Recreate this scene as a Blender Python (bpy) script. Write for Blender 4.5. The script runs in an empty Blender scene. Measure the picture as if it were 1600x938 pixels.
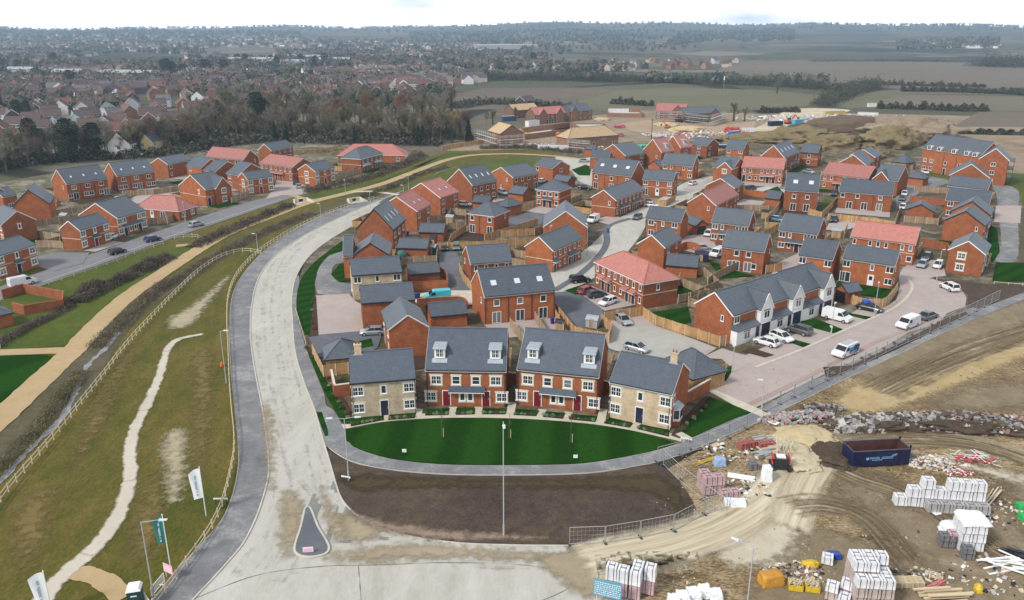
import bpy, bmesh, math, random
from mathutils import Vector, Matrix
PI = math.pi
R = random.Random(7)
sc = bpy.context.scene
COL = sc.collection
CW, CH, F = 800.0, 469.0, 1250.0
CAMH = 48.0
PITCH = math.atan((CH-48.0)/F)
SP, CP = math.sin(PITCH), math.cos(PITCH)
def ray(px, py):
    x = (px-CW)/F; y = -(py-CH)/F
    return Vector((x, CP+y*SP, -SP+y*CP))
def gp(px, py, z=0.0):
    d = ray(px, py)
    if d.z > -1e-4: d.z = -1e-4
    t = (CAMH-z)/(-d.z)
    return Vector((d.x*t, d.y*t, z))
def hgt(base, top_y):
    """height of a vertical thing whose foot is at pixel base and whose top is at row top_y"""
    b = gp(*base); y = -(top_y-CH)/F
    k = (-SP+y*CP)/(CP+y*SP)
    return CAMH + k*b.y
MATS = {}
def nt(name):
    m = bpy.data.materials.new(name); m.use_nodes = True
    n = m.node_tree; b = n.nodes['Principled BSDF']
    return m, n, b
def link(n, a, b): n.links.new(a, b)
def coords(n, scale=1.0, kind='Object', rot=None, sc3=None):
    tc = n.nodes.new('ShaderNodeTexCoord'); mp = n.nodes.new('ShaderNodeMapping')
    link(n, tc.outputs[kind], mp.inputs[0])
    mp.inputs['Scale'].default_value = sc3 or (scale,)*3
    if rot: mp.inputs['Rotation'].default_value = rot
    return mp.outputs[0]
def noise(n, vec, scale, detail=4, rough=0.6, dist=0.0):
    t = n.nodes.new('ShaderNodeTexNoise'); link(n, vec, t.inputs['Vector'])
    t.inputs['Scale'].default_value = scale; t.inputs['Detail'].default_value = detail
    t.inputs['Roughness'].default_value = rough; t.inputs['Distortion'].default_value = dist
    return t.outputs[0]
def ramp(n, fac, stops):
    r = n.nodes.new('ShaderNodeValToRGB'); link(n, fac, r.inputs[0])
    e = r.color_ramp.elements
    while len(e) < len(stops): e.new(0.5)
    for el, (p, c) in zip(e, stops):
        el.position = p; el.color = tuple(c)+(1,) if len(c) == 3 else c
    return r.outputs[0]
def mix(n, fac, a, b, mode='MIX'):
    m = n.nodes.new('ShaderNodeMix'); m.data_type = 'RGBA'; m.blend_type = mode
    for i, v in ((0, fac), (6, a), (7, b)):
        if isinstance(v, (int, float)): m.inputs[i].default_value = v
        elif isinstance(v, tuple): m.inputs[i].default_value = v+(1,)
        else: link(n, v, m.inputs[i])
    return m.outputs[2]
def bump(n, b, h, strength=0.3, dist=0.05):
    bp = n.nodes.new('ShaderNodeBump'); link(n, h, bp.inputs['Height'])
    bp.inputs['Strength'].default_value = strength; bp.inputs['Distance'].default_value = dist
    link(n, bp.outputs[0], b.inputs['Normal'])
def plain(name, col, rough=0.6, metal=0.0, var=0.0, vscale=2.0):
    if name in MATS: return MATS[name]
    m, n, b = nt(name)
    b.inputs['Roughness'].default_value = rough; b.inputs['Metallic'].default_value = metal
    if var > 0:
        v = noise(n, coords(n), vscale, 5)
        dk = tuple(c*(1-var) for c in col); lt = tuple(min(1, c*(1+var)) for c in col)
        link(n, ramp(n, v, [(0.3, dk), (0.7, lt)]), b.inputs['Base Color'])
    else: b.inputs['Base Color'].default_value = tuple(col)+(1,)
    MATS[name] = m; return m
def multi(name, stops, scales=(0.05, 0.6), rough=0.95, bmp=0.0, stretch=None, fine=0.35, rot=None, speck=None):
    """ground-like material in world metres: big patches, medium mottling and fine grain"""
    if name in MATS: return MATS[name]
    m, n, b = nt(name)
    v = coords(n, sc3=stretch or (1, 1, 1), rot=rot)
    a = noise(n, v, scales[0], 6, 0.65, 0.6); c = noise(n, v, scales[1], 6, 0.7, 0.3); d = noise(n, v, scales[1]*7, 3, 0.7)
    mm = n.nodes.new('ShaderNodeMath'); mm.operation = 'MULTIPLY_ADD'
    link(n, c, mm.inputs[0]); mm.inputs[1].default_value = 0.6
    m2 = n.nodes.new('ShaderNodeMath'); m2.operation = 'MULTIPLY'; link(n, a, m2.inputs[0]); m2.inputs[1].default_value = 0.6
    link(n, m2.outputs[0], mm.inputs[2])
    m3 = n.nodes.new('ShaderNodeMath'); m3.operation = 'MULTIPLY_ADD'; link(n, d, m3.inputs[0]); m3.inputs[1].default_value = fine
    link(n, mm.outputs[0], m3.inputs[2])
    m4 = n.nodes.new('ShaderNodeMath'); m4.operation = 'SUBTRACT'; link(n, m3.outputs[0], m4.inputs[0]); m4.inputs[1].default_value = 0.1+fine/2
    col = ramp(n, m4.outputs[0], stops)
    if speck:
        s = noise(n, v, speck[1], 2, 0.5)
        f = ramp(n, s, [(speck[2], (0, 0, 0)), (speck[2]+0.05, (1, 1, 1))])
        col = mix(n, f, col, speck[0])
    link(n, col, b.inputs['Base Color']); b.inputs['Roughness'].default_value = rough
    b.inputs['Specular IOR Level'].default_value = 0.2
    if bmp: bump(n, b, m3.outputs[0], 0.6, bmp)
    MATS[name] = m; return m
def brick(name, col, var=0.16, mortar=(0.33, 0.27, 0.22)):
    m, n, b = nt(name); v = coords(n)
    bt = n.nodes.new('ShaderNodeTexBrick')
    sx = n.nodes.new('ShaderNodeSeparateXYZ'); link(n, v, sx.inputs[0])
    ad = n.nodes.new('ShaderNodeMath'); ad.operation = 'ADD'; link(n, sx.outputs[0], ad.inputs[0]); link(n, sx.outputs[1], ad.inputs[1])
    cx = n.nodes.new('ShaderNodeCombineXYZ'); link(n, ad.outputs[0], cx.inputs[0]); link(n, sx.outputs[2], cx.inputs[1])
    link(n, cx.outputs[0], bt.inputs['Vector'])
    bt.inputs['Color1'].default_value = tuple(c*(1-var) for c in col)+(1,)
    bt.inputs['Color2'].default_value = tuple(c*(1+var) for c in col)+(1,)
    bt.inputs['Mortar'].default_value = tuple(0.55*c+0.45*k for c, k in zip(col, mortar))+(1,)
    bt.inputs['Scale'].default_value = 1; bt.inputs['Brick Width'].default_value = 0.225; bt.inputs['Row Height'].default_value = 0.075
    bt.inputs['Mortar Size'].default_value = 0.006
    oi = n.nodes.new('ShaderNodeObjectInfo')
    w = noise(n, v, 0.8, 5, 0.7); f = ramp(n, w, [(0.3, (0.72, 0.7, 0.7)), (0.72, (1.18, 1.18, 1.2))])
    c = mix(n, 1.0, bt.outputs[0], f, 'MULTIPLY')
    rr = ramp(n, oi.outputs['Random'], [(0, (0.74, 0.76, 0.82)), (1, (1.14, 1.1, 1.04))])
    c = mix(n, 1.0, c, rr, 'MULTIPLY')
    link(n, c, b.inputs['Base Color']); b.inputs['Roughness'].default_value = 0.9; b.inputs['Specular IOR Level'].default_value = 0.08
    MATS[name] = m; return m
def tiles(name, col, row=0.2, rough=0.5, strength=0.45):
    m, n, b = nt(name); v = coords(n)
    sx = n.nodes.new('ShaderNodeSeparateXYZ'); link(n, v, sx.inputs[0])
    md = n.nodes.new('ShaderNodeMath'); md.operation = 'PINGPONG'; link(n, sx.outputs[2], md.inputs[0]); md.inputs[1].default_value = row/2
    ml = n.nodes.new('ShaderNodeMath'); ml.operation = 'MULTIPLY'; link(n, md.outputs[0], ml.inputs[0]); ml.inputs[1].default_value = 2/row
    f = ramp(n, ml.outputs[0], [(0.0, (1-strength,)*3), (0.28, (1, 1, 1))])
    w = noise(n, v, 1.1, 5, 0.7); g = ramp(n, w, [(0.3, (0.84, 0.84, 0.86)), (0.7, (1.14, 1.14, 1.12))])
    w2 = noise(n, coords(n, sc3=(3.2, 3.2, 9)), 1.0, 1, 0.5); g2 = ramp(n, w2, [(0.35, (0.88,)*3), (0.65, (1.12,)*3)])
    oi = n.nodes.new('ShaderNodeObjectInfo')
    rr = ramp(n, oi.outputs['Random'], [(0, (0.86, 0.86, 0.88)), (1, (1.12, 1.12, 1.1))])
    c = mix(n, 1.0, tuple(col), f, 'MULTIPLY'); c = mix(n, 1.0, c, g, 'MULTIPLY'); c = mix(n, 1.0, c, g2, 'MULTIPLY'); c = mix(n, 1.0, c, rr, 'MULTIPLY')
    link(n, c, b.inputs['Base Color']); b.inputs['Roughness'].default_value = rough
    bump(n, b, ml.outputs[0], 0.4, 0.03)
    MATS[name] = m; return m
def planks(name, col, w=0.12):
    m, n, b = nt(name); v = coords(n)
    sx = n.nodes.new('ShaderNodeSeparateXYZ'); link(n, v, sx.inputs[0])
    ad = n.nodes.new('ShaderNodeMath'); ad.operation = 'ADD'; link(n, sx.outputs[0], ad.inputs[0]); link(n, sx.outputs[1], ad.inputs[1])
    sn = n.nodes.new('ShaderNodeMath'); sn.operation = 'SNAP'; link(n, ad.outputs[0], sn.inputs[0]); sn.inputs[1].default_value = w
    wn = n.nodes.new('ShaderNodeTexWhiteNoise'); wn.noise_dimensions = '1D'; link(n, sn.outputs[0], wn.inputs['W'])
    f = ramp(n, wn.outputs[0], [(0, (0.7,)*3), (1, (1.2,)*3)])
    g = ramp(n, noise(n, v, 1.3, 4), [(0.3, (0.8, 0.78, 0.75)), (0.7, (1.15,)*3)])
    c = mix(n, 1.0, tuple(col), f, 'MULTIPLY'); c = mix(n, 1.0, c, g, 'MULTIPLY')
    link(n, c, b.inputs['Base Color']); b.inputs['Roughness'].default_value = 0.85
    MATS[name] = m; return m
BRICK = brick('red_brick', (0.365, 0.116, 0.043))
BRICKP = brick('orange_brick', (0.38, 0.13, 0.065))
BRICKB = brick('brown_brick', (0.27, 0.15, 0.10))
CREAM = brick('cream_brick', (0.60, 0.48, 0.31), 0.12, (0.5, 0.45, 0.35))
RENDERW = plain('white_render', (0.78, 0.77, 0.75), 0.8, 0, 0.05, 1.0)
RENDERY = plain('yellow_render', (0.66, 0.52, 0.24), 0.8, 0, 0.05)
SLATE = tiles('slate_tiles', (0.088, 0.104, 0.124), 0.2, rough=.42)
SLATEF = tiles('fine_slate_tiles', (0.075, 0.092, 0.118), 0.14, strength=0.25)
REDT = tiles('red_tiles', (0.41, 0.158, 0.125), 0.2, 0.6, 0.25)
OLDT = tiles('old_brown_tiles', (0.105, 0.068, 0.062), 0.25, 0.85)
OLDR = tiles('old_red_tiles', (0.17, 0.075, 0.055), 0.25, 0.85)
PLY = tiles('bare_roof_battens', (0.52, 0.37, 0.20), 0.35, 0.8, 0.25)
WHITE = plain('white_plastic', (0.80, 0.80, 0.78), 0.4)
STONE = plain('cast_stone', (0.62, 0.57, 0.47), 0.8, 0, 0.06)
BLACK = plain('black_plastic', (0.02, 0.02, 0.022), 0.4)
DOORK = plain('black_door_paint', (0.02, 0.022, 0.035), 0.35)
DOORR = plain('dark_red_door_paint', (0.16, 0.012, 0.018), 0.35)
NAVY = plain('navy_door_paint', (0.018, 0.022, 0.05), 0.35)
LEAD = plain('lead_flashing', (0.34, 0.38, 0.42), 0.6, 0, 0.12)
STEEL = plain('galvanised_steel', (0.45, 0.46, 0.47), 0.5, 0.5)
STEELP = plain('painted_grey_steel', (0.40, 0.41, 0.42), 0.5)
TIMB = planks('fence_boards', (0.45, 0.27, 0.12))
TIMBD = planks('weathered_fence_boards', (0.33, 0.235, 0.15))
POSTW = plain('pale_timber', (0.55, 0.47, 0.33), 0.85, 0, 0.2, 3)
KERB = plain('kerb_concrete', (0.50, 0.47, 0.41), 0.9, 0, 0.15, 0.7)
CLAD = plain('black_timber_cladding', (0.03, 0.03, 0.035), 0.7)
def glass(name, col=(0.025, 0.03, 0.036), rough=0.08):
    m, n, b = nt(name); b.inputs['Base Color'].default_value = col+(1,); b.inputs['Roughness'].default_value = rough
    b.inputs['Specular IOR Level'].default_value = 0.6
    v = coords(n); oi = n.nodes.new('ShaderNodeObjectInfo')
    c = ramp(n, oi.outputs['Random'], [(0, col), (0.75, tuple(c*1.6 for c in col)), (0.9, (0.16, 0.17, 0.17))])
    link(n, c, b.inputs['Base Color'])
    MATS[name] = m; return m
GLASS = glass('window_glass')
SKYL = plain('rooflight_glass', (0.55, 0.62, 0.68), 0.08)
CARG = plain('car_glass', (0.02, 0.025, 0.03), 0.06)
class MB:
    def __init__(s): s.v = []; s.f = []; s.m = []
    def face(s, pts, mi=0):
        i = len(s.v); s.v += [tuple(p) for p in pts]; s.f.append(tuple(range(i, i+len(pts)))); s.m.append(mi)
    def hexa(s, p, mi=0):
        """p: 8 points, bottom 4 counter-clockwise then top 4"""
        i = len(s.v); s.v += [tuple(q) for q in p]
        for f in ((3, 2, 1, 0), (4, 5, 6, 7), (0, 1, 5, 4), (1, 2, 6, 5), (2, 3, 7, 6), (3, 0, 4, 7)):
            s.f.append(tuple(i+k for k in f)); s.m.append(mi)
    def box(s, x0, x1, y0, y1, z0, z1, mi=0):
        s.hexa([(x0, y0, z0), (x1, y0, z0), (x1, y1, z0), (x0, y1, z0), (x0, y0, z1), (x1, y0, z1), (x1, y1, z1), (x0, y1, z1)], mi)
    def bar(s, a, b, w, h=None, mi=0):
        """square bar between two points"""
        a = Vector(a); b = Vector(b); h = h or w; d = (b-a).normalized()
        u = d.cross(Vector((0, 0, 1)))
        u = Vector((1, 0, 0)) if u.length < 1e-3 else u.normalized()
        v = u.cross(d).normalized(); u = u*w/2; v = v*h/2
        s.hexa([a-u-v, a+u-v, a+u+v, a-u+v, b-u-v, b+u-v, b+u+v, b-u+v], mi)
    def tube(s, a, b, r0, r1, n=6, mi=0, cap=True):
        a = Vector(a); b = Vector(b); d = (b-a)
        if d.length < 1e-6: return
        d = d.normalized(); u = d.cross(Vector((0, 0, 1)))
        u = Vector((1, 0, 0)) if u.length < 1e-3 else u.normalized()
        v = u.cross(d); i = len(s.v)
        for c, r in ((a, r0), (b, r1)):
            for k in range(n):
                t = 2*PI*k/n; s.v.append(tuple(c+u*(r*math.cos(t))+v*(r*math.sin(t))))
        for k in range(n):
            s.f.append((i+k, i+(k+1) % n, i+n+(k+1) % n, i+n+k)); s.m.append(mi)
        if cap:
            s.f.append(tuple(i+k for k in range(n-1, -1, -1))); s.m.append(mi)
            s.f.append(tuple(i+n+k for k in range(n))); s.m.append(mi)
    def prism(s, pts, z0, z1, mi=0):
        n = len(pts); i = len(s.v)
        s.v += [(p[0], p[1], z0) for p in pts]+[(p[0], p[1], z1) for p in pts]
        s.f.append(tuple(i+k for k in range(n-1, -1, -1))); s.m.append(mi)
        s.f.append(tuple(i+n+k for k in range(n))); s.m.append(mi)
        for k in range(n): s.f.append((i+k, i+(k+1) % n, i+n+(k+1) % n, i+n+k)); s.m.append(mi)
    def slab(s, pts, t, mi=0):
        """polygon pts (top) with thickness t downward"""
        n = len(pts); i = len(s.v)
        s.v += [tuple(p) for p in pts]+[(p[0], p[1], p[2]-t) for p in pts]
        s.f.append(tuple(i+k for k in range(n))); s.m.append(mi)
        s.f.append(tuple(i+n+k for k in range(n-1, -1, -1))); s.m.append(mi)
        for k in range(n): s.f.append((i+(k+1) % n, i+k, i+n+k, i+n+(k+1) % n)); s.m.append(mi)
    def mesh(s, name, mats, smooth=False):
        me = bpy.data.meshes.new(name); me.from_pydata(s.v, [], s.f)
        if not isinstance(mats, (list, tuple)): mats = [mats]
        for m in mats: me.materials.append(m)
        if len(mats) > 1: me.polygons.foreach_set('material_index', s.m)
        if smooth: me.polygons.foreach_set('use_smooth', [True]*len(s.f))
        me.update(); return me
    def build(s, name, mats, parent=None, smooth=False, fix=True):
        me = s.mesh(name, mats, smooth)
        if fix and len(s.f) < 3000: fixn(me)
        return put(name, me, parent)
def fixn(me):
    bm = bmesh.new(); bm.from_mesh(me); bmesh.ops.recalc_face_normals(bm, faces=bm.faces); bm.to_mesh(me); bm.free()
def put(name, me, parent=None, loc=None, rz=0.0, scale=None):
    o = bpy.data.objects.new(name, me); COL.objects.link(o)
    if parent is not None: o.parent = parent
    if loc is not None: o.location = loc
    if rz: o.rotation_euler = (0, 0, rz)
    if scale: o.scale = scale if isinstance(scale, tuple) else (scale,)*3
    return o
def tag(o, label=None, cat=None, group=None, kind=None):
    if label: o['label'] = label
    if cat: o['category'] = cat
    if group: o['group'] = group
    if kind: o['kind'] = kind
    return o
def thing(name, label, cat, loc=(0, 0, 0), rz=0.0, group=None, scale=None):
    o = put(name, None, None, loc, rz, scale); o.empty_display_size = 0.5
    return tag(o, label, cat, group)
def copy_tree(o, parent=None):
    c = o.copy(); COL.objects.link(c)
    if parent is not None: c.parent = parent
    for ch in list(o.children): copy_tree(ch, c)
    return c
def smooth_line(pts, n=6, closed=False):
    """Catmull-Rom through 2-D/3-D points"""
    P = [Vector(p) for p in pts]; out = []
    m = len(P); rng = range(m if closed else m-1)
    for i in rng:
        if closed: p0, p1, p2, p3 = P[i-1], P[i], P[(i+1) % m], P[(i+2) % m]
        else: p0, p1, p2, p3 = P[max(i-1, 0)], P[i], P[i+1], P[min(i+2, m-1)]
        for k in range(n):
            t = k/n
            out.append(0.5*((2*p1)+(p2-p0)*t+(2*p0-5*p1+4*p2-p3)*t*t+(3*p1-p0-3*p2+p3)*t**3))
    if not closed: out.append(P[-1])
    return out
LV = [0]
ROADS = []
def sheet(name, pts, mat, z, smooth=0, cat=None, label=None, kind='structure', thick=0.0, world=False):
    P = [Vector(p) if world else gp(*p) for p in pts]
    if smooth: P = smooth_line([(p.x, p.y, 0) for p in P], smooth, True)
    if any(k in name for k in ('road', 'street', 'path', 'paved', 'yard', 'drive', 'lawn', 'lane', 'garden', 'patch')) and 'garden_ground' not in name and 'main' not in name: ROADS.append([(p.x, p.y) for p in P])
    bm = bmesh.new(); vs = [bm.verts.new((p.x, p.y, z)) for p in P]
    f = bm.faces.new(vs); bm.normal_update()
    if f.normal.z < 0: f.normal_flip()
    if thick:
        r = bmesh.ops.extrude_face_region(bm, geom=[f]); vv = [g for g in r['geom'] if isinstance(g, bmesh.types.BMVert)]
        for v in vv: v.co.z += thick
        bmesh.ops.recalc_face_normals(bm, faces=bm.faces)
    bmesh.ops.triangulate(bm, faces=[g for g in bm.faces if len(g.verts) > 4])
    me = bpy.data.meshes.new(name); bm.to_mesh(me); bm.free(); me.materials.append(mat)
    o = put(name, me); tag(o, label, cat, None, kind); return o
def offset_line(P, d):
    out = []
    for i, p in enumerate(P):
        a = P[max(i-1, 0)]; b = P[min(i+1, len(P)-1)]; t = (b-a); t.z = 0
        t = t.normalized() if t.length > 1e-6 else Vector((1, 0, 0))
        out.append(Vector((p.x-t.y*d, p.y+t.x*d, p.z)))
    return out
def ribbon(name, pts, w, mat, z, n=8, kind='structure', h=0.0, jit=0.0):
    P = smooth_line([gp(*p) for p in pts], n)
    rr = random.Random(len(pts)); W = w if callable(w) else (lambda t: w)
    mb = MB(); L = []; Rr = []
    for i, p in enumerate(P):
        a = P[max(i-1, 0)]; b = P[min(i+1, len(P)-1)]; t = (b-a).normalized(); ww = W(i/(len(P)-1))/2+rr.uniform(-jit, jit)
        L.append(Vector((p.x-t.y*ww, p.y+t.x*ww, z))); Rr.append(Vector((p.x+t.y*ww, p.y-t.x*ww, z)))
    if 'band' not in name: ROADS.append([(p.x, p.y) for p in L+Rr[::-1]])
    if mat in SOFTR:
        for i in range(0, len(P)-1, 24): soft(name, [Vector((p.x, p.y, 0)) for p in L[max(0, i-3):i+28]+Rr[max(0, i-3):i+28][::-1]], mat, z+.0012*(i//24), fade=min(.5, W(.5)*.35), step=min(.4, W(.5)*.3), world=True)
        return
    for i in range(len(P)-1):
        if h: mb.hexa([Rr[i]-Vector((0, 0, h)), Rr[i+1]-Vector((0, 0, h)), L[i+1]-Vector((0, 0, h)), L[i]-Vector((0, 0, h)), Rr[i], Rr[i+1], L[i+1], L[i]])
        else: mb.face([Rr[i], Rr[i+1], L[i+1], L[i]])
    o = mb.build(name, mat, fix=False); tag(o, kind=kind); return o
def kerb(pts, z=0.0, w=0.16, h=0.13, n=8, mat=None):
    P = smooth_line([gp(*p) for p in pts], n); A = offset_line(P, w/2); B = offset_line(P, -w/2); mb = MB()
    for i in range(len(P)-1):
        q = [B[i], B[i+1], A[i+1], A[i]]
        mb.hexa([Vector((v.x, v.y, z)) for v in q]+[Vector((v.x, v.y, z+h)) for v in q])
    o = mb.build('kerb', mat or KERB, fix=False); tag(o, kind='structure'); return o

SOFTR = []
def soft_mat(mat, k=1.1, scale=.9):
    nm = mat.name+'_soft_edged'
    if nm in MATS: return MATS[nm]
    m = mat.copy(); m.name = nm; n = m.node_tree; b = n.nodes['Principled BSDF']
    at = n.nodes.new('ShaderNodeAttribute'); at.attribute_name = 'edge'
    v = noise(n, coords(n), scale, 5, .7); a = n.nodes.new('ShaderNodeMath'); a.operation = 'MULTIPLY_ADD'; link(n, v, a.inputs[0]); a.inputs[1].default_value = k*1.6; a.inputs[2].default_value = -k*.8
    c = n.nodes.new('ShaderNodeMath'); c.operation = 'ADD'; link(n, at.outputs['Fac'], c.inputs[0]); link(n, a.outputs[0], c.inputs[1])
    link(n, ramp(n, c.outputs[0], [(.18, (0, 0, 0)), (.8, (1, 1, 1))]), b.inputs['Alpha']); MATS[nm] = m; return m
def soft(name, pts, mat, z, fade=2.5, smooth=3, step=None, label=None, world=False):
    """a ground patch whose edge thins out raggedly into what it lies on"""
    P = pts if world else smooth_line([(q.x, q.y, 0) for q in (gp(*p) for p in pts)], smooth, True); n = len(P)
    x0, x1 = min(p.x for p in P), max(p.x for p in P); y0, y1 = min(p.y for p in P), max(p.y for p in P); st = step or max(.5, min(3, max(x1-x0, y1-y0)/60))
    nx, ny = int((x1-x0)/st)+2, int((y1-y0)/st)+2; val = {}
    def sd(x, y):
        best = 1e9; ins = False; j = n-1
        for i in range(n):
            a, b = P[j], P[i]; dx, dy = b.x-a.x, b.y-a.y; t = max(0, min(1, ((x-a.x)*dx+(y-a.y)*dy)/(dx*dx+dy*dy+1e-9))); d = (x-a.x-t*dx)**2+(y-a.y-t*dy)**2
            if d < best: best = d
            if (a.y > y) != (b.y > y) and x < (b.x-a.x)*(y-a.y)/(b.y-a.y)+a.x: ins = not ins
            j = i
        return math.sqrt(best)*(1 if ins else -1)
    vs, fs, ed, idx = [], [], [], {}
    for i in range(-1, nx+1):
        for j in range(-1, ny+1):
            x, y = x0+i*st, y0+j*st; d = sd(x, y)
            if d > -fade*.6-st*1.5: idx[(i, j)] = len(vs); vs.append((x, y, z)); ed.append(max(-.6, min(1.6, d/fade+.35)))
    for (i, j) in list(idx):
        q = [(i, j), (i+1, j), (i+1, j+1), (i, j+1)]
        if all(k in idx for k in q): fs.append(tuple(idx[k] for k in q))
    me = bpy.data.meshes.new(name); me.from_pydata(vs, [], fs); at = me.attributes.new('edge', 'FLOAT', 'POINT'); at.data.foreach_set('value', ed); me.materials.append(soft_mat(mat)); o = put(name, me); tag(o, label, None, None, 'structure'); return o
WSIZE = {'W': (1.4, 1.25), 'N': (0.72, 1.2), 'S': (1.08, 1.2), 'T': (0.58, 1.05), 'C': (0.95, 1.35), 'F': (1.6, 2.1), 'P': (2.0, 2.1), 'D': (0.98, 2.15), 'K': (0.95, 2.1), 'G': (2.3, 2.15), 'O': (2.4, 2.15), 'L': (1.5, 1.3)}
_wc = {}
def win_mesh(tok, w, h, stone):
    k = (tok, w, h, stone)
    if k in _wc: return _wc[k]
    fr = MB(); gl = MB(); su = MB(); t = 0.095
    isdoor = tok in 'FPDKGO'
    fr.box(-w/2, w/2, -0.06, 0.0, -h/2, -h/2+t); fr.box(-w/2, w/2, -0.06, 0.0, h/2-t, h/2)
    fr.box(-w/2, -w/2+t, -0.06, 0.0, -h/2+t, h/2-t); fr.box(w/2-t, w/2, -0.06, 0.0, -h/2+t, h/2-t)
    if tok in 'WCLFP':
        fr.box(-0.05, 0.05, -0.057, 0.0, -h/2+t, h/2-t)
        if tok == 'P': fr.box(-w/4-.03, -w/4+.03, -0.054, 0, -h/2+t, h/2-t)
    if tok in 'WSCL' and stone: fr.box(-w/2+t, w/2-t, -0.054, 0.0, -0.025, 0.025)
    if stone and tok == 'W':
        for s in (-1, 1): fr.box(s*w/4-.015, s*w/4+.015, -0.05, 0, -h/2+t, h/2-t)
    gl.box(-w/2+t, w/2-t, -0.03, 0.0, -h/2+t, h/2-t)
    if not isdoor:
        fr.box(-w/2-0.06, w/2+0.06, -0.13, 0.0, -h/2-0.07, -h/2-0.001)
    if stone:
        su.box(-w/2-0.22, w/2+0.22, -0.035, 0.0, h/2+0.002, h/2+0.26)
        if not isdoor: su.box(-w/2-0.2, w/2+0.2, -0.055, 0.0, -h/2-0.26, -h/2-0.072)
        for s in (-1, 1): su.box(s*(w/2+0.07)-0.068, s*(w/2+0.07)+0.068, -0.03, 0, -h/2 if isdoor else -h/2-.07, h/2)
    elif not isdoor:
        su.box(-w/2-0.1, w/2+0.1, -0.02, 0.0, h/2+0.002, h/2+0.2)
    fm = fr.mesh('frame', WHITE); gm = gl.mesh('pane', GLASS); smm = su.mesh('lintel', STONE if stone else BRICKP) if su.v else None
    _wc[k] = (fm, gm, smm); return _wc[k]
_dc = {}
def door_mesh(tok, mat, w, h):
    k = (tok, mat.name, w, h)
    if k in _dc: return _dc[k]
    fr = MB(); p = MB(); hd = MB(); t = 0.09 if tok != 'O' else 0.06
    fr.box(-w/2-t, -w/2, -0.07, 0, -h/2, h/2+t); fr.box(w/2, w/2+t, -0.07, 0, -h/2, h/2+t); fr.box(-w/2, w/2, -0.07, 0, h/2, h/2+t)
    p.box(-w/2, w/2, -0.04, 0, -h/2, h/2)
    if tok == 'D':
        for zz in (-0.62, 0.45):
            for s in (-1, 1): p.box(s*w/4-.14, s*w/4+.14, -0.055, -0.04, zz-.28, zz+.28)
        hd.box(w/2-0.16, w/2-0.1, -0.09, -0.04, -0.1, 0.12)
    elif tok == 'K': hd.box(-w/2+.16, w/2-.16, -0.05, -0.04, 0.05, h/2-.2)
    elif tok == 'G':
        for i in range(6): p.box(-w/2+.04, w/2-.04, -0.06, -0.04, -h/2+0.06+i*h/6, -h/2-.03+(i+1)*h/6)
        hd.box(-0.12, 0.12, -0.09, -0.06, -0.6, -0.54)
    else: hd.box(-0.05, 0.05, -0.06, -0.04, -0.6, -0.5)
    _dc[k] = (fr.mesh('door_frame', WHITE if tok != 'O' else BRICKP), p.mesh('door', mat), hd.mesh('handle', GLASS if tok == 'K' else STEEL)); return _dc[k]
def opening(root, tok, pos, rz, dmat, stone, kidname='pane'):
    w, h = WSIZE[tok]
    if tok in 'DKGO':
        mt = {'D': dmat, 'K': WHITE, 'G': dmat if dmat in (WHITE, NAVY) else NAVY, 'O': BLACK}[tok]
        a, b, c = door_mesh(tok, mt, w, h)
        nm = 'garage_door' if tok in 'GO' else 'door'
        d = put(nm, b, root, pos, rz); put('door_frame', a, d)
        put('door_glazing' if tok == 'K' else 'handle', c, d)
        return d
    a, b, c = win_mesh(tok, w, h, stone)
    o = put('french_window' if tok in 'FP' else 'window', a, root, pos, rz); put('pane', b, o)
    if c and (stone or h < 1.6): put('window_surround' if stone else 'lintel', c, o)
    return o
def gable_roof(rf, bb, wl, Lr, Dr, eave, rise, M, oe, ov, th=0.13, clip=None):
    """ridge along local x; M maps to house coordinates"""
    def T(p): return M @ Vector(p)
    hx, hy = Lr/2, Dr/2; top = eave+rise
    for s in (-1, 1):
        q = [T((-hx, s*hy, eave)), T((hx, s*hy, eave)), T((hx, 0, top)), T((-hx, 0, top))]
        if s > 0: q = q[::-1]
        rf.slab(q, th)
        a = T((-hx, s*(hy-0.02), eave-0.19)); b = T((hx, s*(hy-0.02), eave-0.19)); bb.bar(a, b, 0.08, 0.16)
        for e in (-1, 1):
            a = T((e*(hx-0.02), s*(hy-.03), eave-0.17)); b = T((e*(hx-0.02), 0, top-0.17)); bb.bar(a, b, 0.1, 0.2)
    rf.bar(T((-hx, 0, top+0.0)), T((hx, 0, top+0.0)), 0.26, 0.12, 1)
    wx = hx-ov; wy = hy-oe; tn = rise/hy; wt = eave+oe*tn-th-0.02; pk = top-th-0.02
    pts = [(-wy, 0), (wy, 0), (wy, wt), (0, pk), (-wy, wt)]
    i = len(wl.v)
    for e in (-1, 1): wl.v += [tuple(T((e*wx, y, z))) for y, z in pts]
    wl.f.append(tuple(i+k for k in range(4, -1, -1))); wl.f.append(tuple(i+5+k for k in range(5)))
    for k in range(5): wl.f.append((i+k, i+(k+1) % 5, i+5+(k+1) % 5, i+5+k))
    wl.m += [0]*7
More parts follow.
